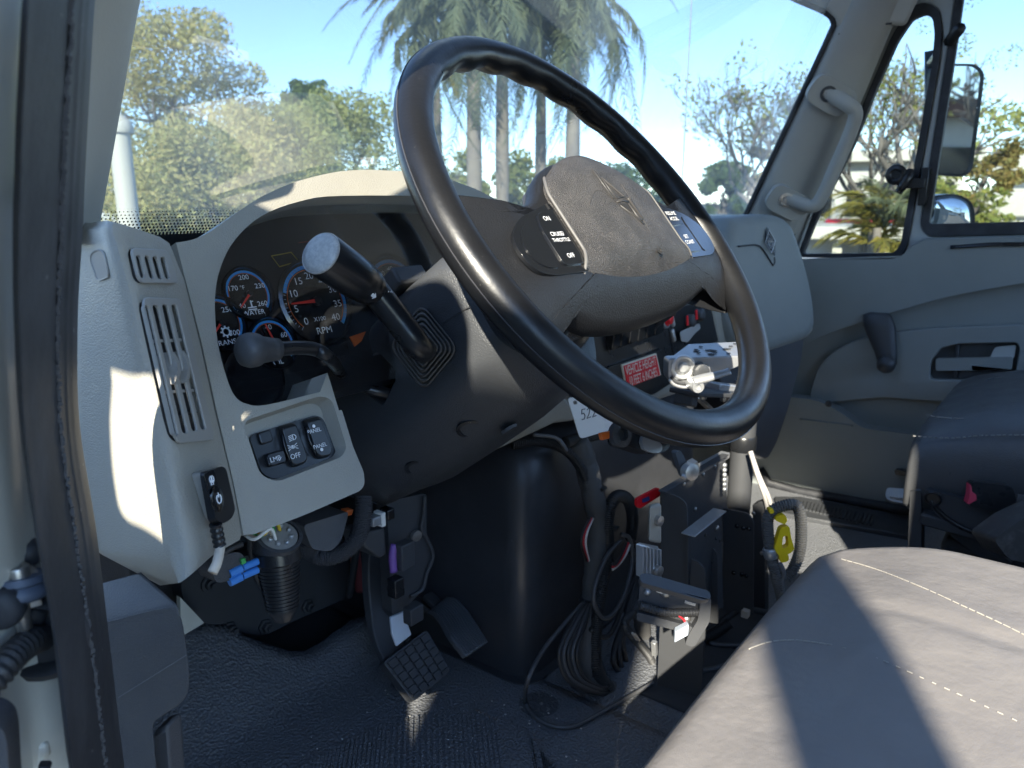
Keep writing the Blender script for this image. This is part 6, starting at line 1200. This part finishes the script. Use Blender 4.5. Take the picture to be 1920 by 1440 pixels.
sl2 = thing("slotted_link", "black slotted link with a bright bolt above the equipment bracket", "link", oY(1285, 890, .47)); LK = Plane((0, .47, 0), (-.5, -1, .1)); plate("link_bar", [(1266, 848), (1276, 844), (1298, 884), (1292, 898), (1282, 896)], LK, .005, sl2, rr=.005); m = MB(); m.lathe([(.006, 0), (.006, .006), (.003, .007)], LK(1288, 882, .002), LK.n, 12); m.tube([LK(1288, 882, .004), LK(1281, 896, .006)], .002, 6); m.build("bolt", steel, sl2, smooth=50); m = MB(); m.bar(LK(1296, 866, .002), LK(1300, 876, .002), .008, .006); m.build("nut", steel, sl2)
m = MB(); m.bar(oY(1300, 886, .46), oY(1360, 852, .46), .016, .010); tag(m.build("angle_bar", silver, bevel=.001), "grey angle bar along the top of the equipment bracket", "bar")
hs = thing("heat_sink", "small finned aluminium heat sink left of the equipment bracket", "heat sink", XA(1215, 1090, .01)); XH = Plane((.935, 0, 0), (-1, -.1, 0)); YH = Plane((0, .49, 0), (-.2, -1, 0)); m = MB(); m.prism(YH.pts([(1198, 1022), (1236, 1030), (1236, 1094), (1198, 1080)]), (.03, .016, -.012)); m.build("base", aluf, hs, bevel=.001)
for i in range(6): m = MB(); a, b = YH(1200 + i * 6.6, 1022 + i * 1.4, .004), YH(1200 + i * 6.6, 1080 + i * 2.2, .004); m.bar(a, b, .0025, .009, YH.n); m.build("fin", aluf, hs)
m = MB(); m.lathe([(.006, 0), (.006, .006), (.002, .007)], YH(1230, 1068, .008), YH.n, 12); m.build("screw", steel, hs, smooth=50)
m = MB(); m.prism(YH.pts([(1218, 948), (1240, 944), (1240, 1020), (1216, 1016)]), (.03, .016, -.012)); ub = thing("control_box", "small cream control box above the heat sink", "box", YH(1228, 1018)); m.build("case", greige, ub, bevel=.003); m = MB(); m.lathe([(.006, 0), (.006, .005), (.002, .006)], YH(1232, 975, .0), YH.n, 12); m.build("screw", steel, ub, smooth=50)
rt = thing("red_tag", "red tag with a blue patch lying against the engine cover", "tag", oY(1215, 955, .612)); RT = Plane((0, .612, 0), (-.1, -1, .1)); plate("card", [(1194, 935), (1234, 914), (1240, 920), (1238, 930), (1200, 954), (1194, 948)], RT, .004, rt, redm, .004); m = MB(); m.prism(RT.pts([(1203, 936), (1217, 930), (1218, 938), (1205, 943)], .001), RT.n * .0005); m.build("blue_patch", M("navy print", (.03, .05, .2), .5), rt)
# keyboard tray bracket at the front of the tower
kt2 = thing("tray_bracket", "black channel shaped tray bracket with a plug at the front of the tower", "bracket", oX(1265, 1200, .93)); XT = Plane((.925, 0, 0), (-.85, -.5, .1))
plate("channel_back", [(1200, 1086), (1318, 1118), (1314, 1160), (1296, 1178), (1196, 1158)], XT, .003, kt2); plate("top_lip", [(1198, 1078), (1212, 1074), (1330, 1108), (1334, 1122), (1320, 1126), (1202, 1092)], Plane((.925, 0, 0), (-.6, -.4, .7)), .01, kt2, rr=.003)
plate("end_lip", [(1316, 1116), (1334, 1122), (1331, 1166), (1302, 1214), (1284, 1210), (1290, 1192), (1308, 1164)], Plane(XT.p + XT.n * .012, XT.n), .014, kt2, rr=.004, bev=.002); plate("bottom_lip", [(1194, 1148), (1300, 1176), (1298, 1190), (1194, 1164)], Plane(XT.p + XT.n * .01, XT.n), .012, kt2, rr=.003, bev=.002)
rivets(kt2, XT, [(1249, 1112)], .0058); rivets(kt2, XT, [(1214, 1110)], .004, silver); rivets(kt2, Plane(XT.p + XT.n * .004, XT.n), [(1287, 1160)], .005)
m = MB(); m.bar(XT(1232, 1106, .002), XT(1244, 1110, .002), .004, .003, XT.n); m.bar(XT(1284, 1128, .001), XT(1304, 1134, .001), .003, .001, XT.n); m.build("slot_mark", silver, kt2)
m = MB(); m.corr(crom([XT(1200, 1135, .006), XT(1250, 1148, .007), XT(1312, 1148, .006)], 8), .005, .0028, 10); m.build("conduit", wire_black, kt2, smooth=50)
m = MB(); m.obox(XT(1277, 1184, .022), (XT(1290, 1176) - XT(1264, 1190)) * .48, V((0, 0, .006)), XT.n * .006); m.build("plug", M("pale blue grey plug", (.45, .5, .56), .45), kt2, bevel=.001); m = MB(); m.tube(crom([XT(1288, 1176, .02), XT(1282, 1162, .014), XT(1268, 1152, .008)], 4), .0012, 5); m.build("lead", wred, kt2)
m = MB(); m.corr(by([(1186, 1150, .49), (1172, 1165, .485), (1176, 1182, .48), (1196, 1205, .475), (1215, 1228, .47), (1222, 1240, .47)], n=8), .0065, .003, 10); tag(m.build("short_conduit", wire_black, smooth=50), "short black conduit with a copper tag below the heat sink", "conduit")
m = MB(); m.bar(oY(1188, 1188, .470), oY(1196, 1200, .468), .008, .003); tag(m.build("copper_sleeve", wtan), "tan sleeve on the short black conduit", "sleeve"); m = MB(); m.bar(oY(1226, 1203, .462), oY(1228, 1228, .462), .008, .008); tag(m.build("pale_tab", aluf, bevel=.001), "pale metal tab at the foot of the tray bracket", "tab")
# hoses, clip and wires right of the pole
XG = Plane((1.33, 0, 0), (-.8, -.6, .1)); gh2 = thing("grey_conduit", "dusty grey corrugated conduit looping down right of the bracket", "conduit", XG(1460, 1130)); m = MB(); P = crom(XG.pts([(1470, 1140), (1464, 1112), (1454, 1075), (1446, 1038), (1440, 1000), (1440, 972), (1450, 956), (1470, 948), (1488, 946), (1498, 955), (1502, 985), (1500, 1030), (1488, 1065), (1472, 1085)]), 8)
m.corr(P, .0085, .0036, 12); m.build("tube", M("dusty corrugated tube", (.10, .10, .098), .6, var=(14, (.2, .195, .18), .45, .75)), gh2, smooth=50); m = MB(); m.lathe([(.010, -.008), (.0115, -.006), (.0115, .006), (.010, .008)], XG(1446, 1036), (XG(1446, 1030) - XG(1449, 1042)).normalized(), 12); m.build("tape_band", silver, gh2, smooth=60)
m = MB(); m.tube(crom(XG.pts([(1462, 1056), (1470, 1075), (1466, 1095), (1468, 1112)], .004), 5), .0035, 6); m.build("lead", M("grey cable", (.16, .16, .165), .5), gh2, smooth=180)
yc = thing("glove_clip", "bright yellow plastic clip hanging beside the grey conduit", "clip", XG(1475, 1055)); YG = Plane(XG.p + XG.n * .012, XG.n)
plate("upper_jaw", [(1454, 970), (1472, 964), (1477, 976), (1472, 984), (1454, 976)], YG, .012, yc, yellow, .004, .002); plate("hinge", [(1442, 954), (1450, 954), (1452, 962), (1444, 964)], YG, .01, yc, yellow, .002, .002)
m = MB(); m.prism(round2(YG.pts([(1464, 990), (1480, 986), (1484, 1010), (1490, 1030), (1482, 1038), (1462, 1044), (1452, 1030)]), .004), -YG.n * .012, [round2(YG.pts([(1468, 1006), (1477, 1004), (1479, 1024), (1466, 1030)]), .004)]); m.build("body", yellow, yc, bevel=.002)
plate("lower_jaw", [(1460, 1040), (1478, 1038), (1480, 1052), (1464, 1056)], YG, .012, yc, yellow, .004, .002)
for k in range(2): m = MB(); m.tube(crom([oX(1407, 846, 1.28), oX(1420 + 2 * k, 890, 1.28), oX(1434 + 6 * k, 930, 1.29), oX(1440 + 8 * k, 958, 1.30)], 5), .0042, 7); tag(m.build("white_lead", M("pale grey lead", (.42, .40, .38), .5), smooth=180), ("left" if k == 0 else "right") + " one of two pale leads running down right of the pole", "wire")
m = MB(); m.tube(crom([oZ(1318, 1188, FZ + .02), oZ(1345, 1172, FZ + .03), oZ(1375, 1150, FZ + .05), oZ(1400, 1142, FZ + .05), oZ(1450, 1152, FZ + .03), oZ(1500, 1160, FZ + .02)], 6), .006, 8); fc2 = tag(m.build("floor_cable", wire_black, smooth=180), "black cable arching over the floor behind the driver seat edge", "cable")
m = MB(); m.corr(crom([oZ(1322, 1196, FZ + .02), oZ(1345, 1185, FZ + .03), oZ(1368, 1168, FZ + .045)], 6), .010, .003, 10); tag(m.build("floor_conduit", wire_black, smooth=50), "short black conduit on the floor right of the tray bracket", "conduit")
m = MB(); m.tube(crom([oZ(1330, 1206, FZ + .015), oZ(1370, 1210, FZ + .015), oZ(1420, 1208, FZ + .015)], 6), .004, 7); tag(m.build("floor_lead", gcab, smooth=180), "thin grey lead on the floor nearest the seat, upper one", "wire"); m = MB(); m.tube(crom([oZ(1310, 1258, FZ + .015), oZ(1345, 1252, FZ + .015), oZ(1390, 1236, FZ + .015), oZ(1430, 1215, FZ + .015)], 6), .004, 7); tag(m.build("floor_lead", gcab, smooth=180), "thin grey lead crossing the floor at the foot of the bracket", "wire")
m = MB(); m.bar(oZ(1392, 1148, FZ + .06), oZ(1404, 1152, FZ + .06), .012, .012); tag(m.build("tan_sleeve", wtan), "tan sleeve on the black cable arching over the floor", "sleeve")
# ------------------------------------------------------------------ driver seat and passenger seat
def seatpts(zfun, xs, ys): return [[V((x, y, zfun(x, y))) for x in xs] for y in ys]
ds = thing("driver_seat", "brown grey vinyl driver seat cushion with pale stitching, nearest the lens", "seat", (.66, -.05, FZ))
X0, X1, Y1, ZT = .385, 1.00, .214, -.415
def ss(a, b, x): t = max(0, min(1, (x - a) / (b - a))); return t * t * (3 - 2 * t)
def dsz(x, y):
    sx_ = (x - (X0 + X1) / 2) / ((X1 - X0) / 2); z = ZT + .012 * math.cos(sx_ * 1.5) - .022 * (1 - ss(.05, .28, abs(sx_))) * 0
    z -= .020 * ss(.08, .22, y) - .006
    cx = (x - .66); z += -.010 * math.exp(-((y + .1) / .16) ** 2 - (cx / .17) ** 2)
    for gx_ in (.555, .80): z -= .0030 * math.exp(-((x - gx_) / .012) ** 2) * ss(.20, .12, y) * (1 if gx_ > .7 else .7)
    z += .005 * math.exp(-((x - .69) / .03) ** 2 - ((y - .12) / .012) ** 2) - .006 * math.exp(-((x - .62) / .03) ** 2 - ((y - .125) / .010) ** 2)
    return z
nx, ny = 60, 60; rows = []
outline = lambda v: v
for j in range(ny + 1):
    y = -.50 + (Y1 + .50) * j / ny; r = []
    cr_ = max(0, (y - (Y1 - .10)) / .10); inset = .065 * (1 - math.sqrt(max(0, 1 - cr_ * cr_)))
    for i in range(nx + 1): x = X0 + inset + (X1 - X0 - 2 * inset) * i / nx; r.append(V((x, y, dsz(x, y))))
    rows.append(r)
# roll the border over into the side wall
def border(rows, k, drop, out):
    c = V(((X0 + X1) / 2, -.13, 0)); q = rows[0] + [r[-1] for r in rows[1:-1]] + rows[-1][::-1] + [r[0] for r in rows[-2:0:-1]]
    res = []
    for p in q:
        d = V((p.x - c.x, p.y - c.y, 0)); d = V((d.x / .31, d.y / .36, 0)); m_ = max(abs(d.x), abs(d.y)); n_ = V((d.x if abs(d.x) > .86 * m_ else 0, d.y if abs(d.y) > .86 * m_ else 0, 0)).normalized()
        res.append(p + n_ * out + V((0, 0, -drop)))
    return res
mb = MB(); mb.grid(rows); top_n = len(mb.v); B = [border(rows, 0, d, o) for d, o in ((0, 0), (.006, .012), (.018, .021), (.036, .026), (.07, .024), (.11, .016), (.125, .006))]
mb.loft(B, caps=False); bm_rem = mb; o = mb.build("cushion", leather, ds, smooth=180)
bm = bmesh.new(); bm.from_mesh(o.data); bmesh.ops.remove_doubles(bm, verts=bm.verts, dist=.0004); bmesh.ops.recalc_face_normals(bm, faces=bm.faces); bm.to_mesh(o.data); bm.free(); o.data.shade_smooth()
def stitch(mbs, pts, ln=.006, gap=.0035, w=.0009):
    q = crom(pts, 40); acc = 0; on = None
    for a, b in zip(q, q[1:]):
        d = (b - a).length; k = 0
        acc += d; ph = acc % (ln + gap)
        if ph < ln: mbs.bar(a, b, w, w)
dz_ = lambda x, y, o=.0012: V((x, y, dsz(x, y) + o))
CS = caster(o); sp1 = [CS(x, y, .001) for x, y in ((1578, 1048), (1640, 1066), (1720, 1097), (1800, 1133), (1870, 1165), (1925, 1192))]; sp2 = [CS(x, y, .001) for x, y in ((1404, 1217), (1440, 1204), (1480, 1200), (1520, 1203), (1560, 1209))]; sp3 = [CS(x, y, .0008) for x, y in ((1580, 1214), (1650, 1236), (1750, 1280), (1850, 1325), (1925, 1360))]
m = MB(); stitch(m, sp1, .0065, .002, .0009); m.build('stitching', thread, ds, smooth=0); m = MB(); stitch(m, sp2, .006, .0012, .0011); m.build('stitching', thread, ds, smooth=0); m = MB(); stitch(m, sp3, .004, .006, .0007); m.build('stitching', thread, ds, smooth=0)
m = MB(); m.box((.69, -.13, -.60), (.46, .56, .14)); m.build("seat_base", blackmt, ds, bevel=.02)
m = MB(); m.box((.69, -.13, -.695), (.36, .40, .09)); m.build("pedestal", blackmt, ds, bevel=.01)
bk_ = MB(); lo = []
for z, y, w in ((-.43, -.42, .27), (-.3, -.44, .285), (-.1, -.48, .28), (.1, -.53, .25), (.2, -.555, .2), (.225, -.565, .12)): lo.append(round2([V((.69 - w, y, z)), V((.69 + w, y, z)), V((.69 + w, y - .11, z)), V((.69 - w, y - .11, z))], .05, 4))
bk_.loft(lo); bk_.build("backrest", leather, ds, smooth=60)
# passenger seat
ps = thing("passenger_seat", "dark slate vinyl passenger seat with pale seams at the right edge", "seat", (1.68, -.1, FZ))
PX0, PX1, PY1 = 1.385, 1.93, .215
def psz(x, y): return -.325 + .0 - .035 * ss(.02, .20, y) - .012 * ss(.08, 0, x - PX0) + .012 * math.exp(-((x - 1.50) / .04) ** 2) * ss(.15, .0, y) - .008 * math.exp(-((x - 1.455) / .006) ** 2) * ss(.2, .1, y)
mb = MB(); lo = []
for y, k in ((PY1, .90), (PY1 - .012, .95), (PY1 - .035, .985), (PY1 - .07, 1), (.05, 1), (-.1, 1), (-.3, 1), (-.5, 1)):
    h = .17 * (1 if y < .1 else .92); q = []; dz2 = (1 - k) * .35
    for i in range(13): x = PX0 + .015 + (PX1 - PX0 - .03) * i / 12; q.append(V((x, y, psz(x, y) - dz2)))
    zt, zb_ = psz(PX0 + .02, y) - dz2, psz(PX0, y) - .165 + dz2
    q += [V((PX1 + .01, y, zt - .03)), V((PX1, y, zb_)), V((PX0 + .03, y, zb_ - .006)), V((PX0 + .008, y, zb_ + .01)), V((PX0 - .010, y, zt - .115)), V((PX0 - .014, y, zt - .075)), V((PX0 - .011, y, zt - .035)), V((PX0 - .002, y, zt - .012))]
    lo.append(q)
mb.loft(lo); mb.build("cushion", leather2, ps, smooth=50, sub=1)
thr2 = M("dull seam thread", (.22, .22, .21), .8)
m = MB(); stitch(m, [V((PX0 - .0005, y, psz(PX0, y) - .0075)) for y in (.205, .15, .1, 0, -.2)], .005, .003, .0018); m.build("stitching", thr2, ps, smooth=0); m = MB(); stitch(m, [V((1.455, y, psz(1.455, y) + .002)) for y in (.20, .15, .1, 0, -.2)], .0065, .002, .0018); m.build("stitching", thr2, ps, smooth=0)
m = MB(); m.box((1.66, -.1, -.62), (.44, .50, .10)); m.build("seat_frame", blackmt, ps, bevel=.01)
SF = Plane((1.372, 0, 0), (-1, 0, 0)); m = MB(); q = SF.pts([(1706, 918), (1728, 916), (1728, 1045), (1700, 1060)]); m.prism(q, (.03, 0, 0)); m.build("frame_leg", blackmt, ps, bevel=.003)
m = MB(); q = round2(crom(SF.pts([(1738, 916), (1762, 918), (1830, 938), (1890, 964), (1920, 980), (1890, 990), (1862, 1002), (1830, 998), (1785, 978), (1752, 952)]), 3, True), .004, 2); m.prism(q, (-.016, 0, 0)); sc_ = m.build("side_cover", blackpl, ps, bevel=.006, seg=3, smooth=60)
m = MB(); m.tube(crom(SF.pts([(1745, 938), (1762, 960), (1795, 984), (1835, 1000), (1862, 1000), (1874, 992)], .017), 4), .004, 6); m.build("cover_bead", blacksm, sc_, smooth=180)
m = MB(); m.lathe([(.012, 0), (.013, .004), (.011, .006), (.009, .003), (.001, .003)], SF(1750, 934, .016), (-1, 0, 0), 18); m.build("pivot_bolt", blacksm, sc_, smooth=50)
m = MB(); m.bar(SF(1728, 968, .0), SF(1845, 1000, .0), .02, .03, (1, 0, 0)); m.build("slide_rail", blackmt, ps, bevel=.003)
m = MB(); m.bar(SF(1790, 985, -.06), SF(1890, 1060, -.06), .03, .03, (1, 0, 0)); m.bar(SF(1850, 990, -.10), SF(1940, 1050, -.10), .02, .03, (1, 0, 0)); m.build("scissor_link", blackmt, ps, bevel=.003)
m = MB(); m.tube(crom([SF(1870, 1080, -.04), SF(1820, 1064, -.05), SF(1760, 1040, -.05)], 5), .012, 10); m.build("air_hose", blacksm, ps, smooth=180)
# buckle
bu = thing("seat_belt_buckle", "black seat belt buckle with a red release beside the passenger seat", "buckle", SF(1860, 950, .03)); BP = Plane(SF(1860, 940, .040), (-.92, -.35, .15)); m = MB()
m.prism(round2(BP.pts([(1822, 903), (1898, 912), (1907, 940), (1900, 966), (1888, 968), (1816, 948)]), .006, 4), -BP.n * .022); m.build("body", blacksm, bu, bevel=.004, seg=3)
m = MB(); m.prism(BP.pts([(1819, 908), (1822, 912), (1823, 922), (1831, 928), (1832, 938), (1824, 942), (1818, 946), (1813, 944), (1817, 930)], .001), -BP.n * .02); m.build("release_button", M("pink red button", (.62, .05, .10), .4), bu, bevel=.001)
m = MB(); m.bar(BP(1902, 944, -.01), BP(1990, 958, -.03), .03, .006, BP.n); m.build("strap", tape, bu)
# worn armrest end
ar = thing("armrest", "worn black padded armrest end at the right edge below the buckle", "armrest", SF(1920, 1050, .1)); AP = Plane(oX(1900, 1010, 1.22), (-.85, -.5, .25)); m = MB(); m.prism(round2(AP.pts([(1863, 1012), (1912, 976), (2010, 930), (2010, 1090), (1918, 1054), (1892, 1050)]), .008, 4), -AP.n * .07); m.build("pad", M("worn armrest vinyl", (.05, .045, .04), .5, bump=GRAIN, var=(40, (.16, .145, .13), .5, .8)), ar, bevel=.010, seg=4, smooth=60)
# ------------------------------------------------------------------ open driver door, with plates and a board added outside the frame to shade the cab
EU = V((0, 0, 1)).cross(SUN).normalized(); EV = SUN.cross(EU)
def UVW(u, v, w): return EU * u + EV * v + SUN * w
HG = V((.075, .60, 0)); DD = V((-.72, -.69, 0)).normalized(); DN = V((DD.y, -DD.x, 0))
ddoor = thing("driver_door", "open cream driver door with its window down, edge on at the left", "door", HG + V((0, 0, FZ)))
def dp(r, z, o=0): return HG + DD * r + DN * o + V((0, 0, z))
m = MB(); m.prism([dp(r, z) for r, z in ((.02, -.95), (1.0, -.95), (1.02, -.05), (.30, -.05), (.28, -.10), (.0, -.10))], DN * .07); m.build("door_skin", bodyw, ddoor, bevel=.008)
m = MB(); m.prism([dp(r, z, -.012) for r, z in ((.06, -.9), (.97, -.9), (.98, -.08), (.06, -.12))], DN * .012); m.build("inner_trim", doorgrey, ddoor, bevel=.006)
fo = [dp(r, z, .02) for r, z in ((.0, -.10), (1.02, -.05), (.98, .44), (.42, .44), (.30, .40))]; ho = [dp(r, z, .02) for r, z in ((.30, -.04), (.96, -.02), (.93, .39), (.44, .39), (.36, .36))]; vo = [dp(r, z, .02) for r, z in ((.08, -.06), (.25, -.05), (.31, .30))]
m = MB(); m.prism(fo, DN * .03, [ho, vo]); m.build("window_frame", greyframe, ddoor, bevel=.004)
def head(name, pts, w, par):  # added plates facing the sun; their outlines shape the lit patch on the dash
    m = MB(); q = round2([UVW(u, v, w) for u, v in pts], .02, 4); m.prism(q, SUN * .05); m.build(name, blacksm, par, bevel=.01, seg=3)
head("shade_plate_main", [(-.306, .295), (-.306, -.02), (-.298, -.05), (-.185, -.10), (-.165, .25), (-.19, .29)], .22, ddoor)
head("shade_plate_top", [(-.44, .315), (-.305, .315), (-.31, .130), (-.335, .122), (-.44, .150)], .24, ddoor)
head("shade_plate_edge", [(-.46, .165), (-.365, .14), (-.374, .10), (-.378, .065), (-.374, .033), (-.344, .027), (-.295, .004), (-.28, -.14), (-.47, -.14)], .19, ddoor)
m = MB(); q = round2(JP.pts([(-60, 1304), (8, 1306), (30, 1322), (36, 1350), (44, 1500), (-60, 1500)], .05), .008); m.prism(q, JP.n * .02); m.build("edge_trim", kickm, ddoor, bevel=.006, seg=3)
m = MB(); q = JP.pts([(-60, -40), (28, -40), (22, 60), (0, 160), (-60, 170)], .03); m.prism(q, JP.n * .02); m.build("edge_seal", rubber, ddoor, bevel=.004)
pw = 2.4; p0 = UVW(.178, .19, pw); m = MB(); m.lathe([(.068, 0), (.066, .02), (.06, p0.z - GZ - .2), (.05, p0.z - GZ)], V((p0.x, p0.y, GZ)), (0, 0, 1), 18)
sgp = thing("shadow_board", "added unseen board on a post behind the viewer, cut to cast a shadow into the cab", "blocker", (p0.x, p0.y, GZ)); m.build("post", barkm, sgp, smooth=60)
m = MB(); m.prism(round2([UVW(u, v, pw - .05) for u, v in ((-.31, -.30), (-.01, -.25), (.0, -.12), (.03, .0), (.20, .015), (.20, .195), (.07, .20), (-.18, .205), (-.20, -.03), (-.31, -.05))], .02), SUN * .03); m.build("board", greyframe, sgp, bevel=.003)  # added board, outlined in the sun's view to shadow the seat and floor
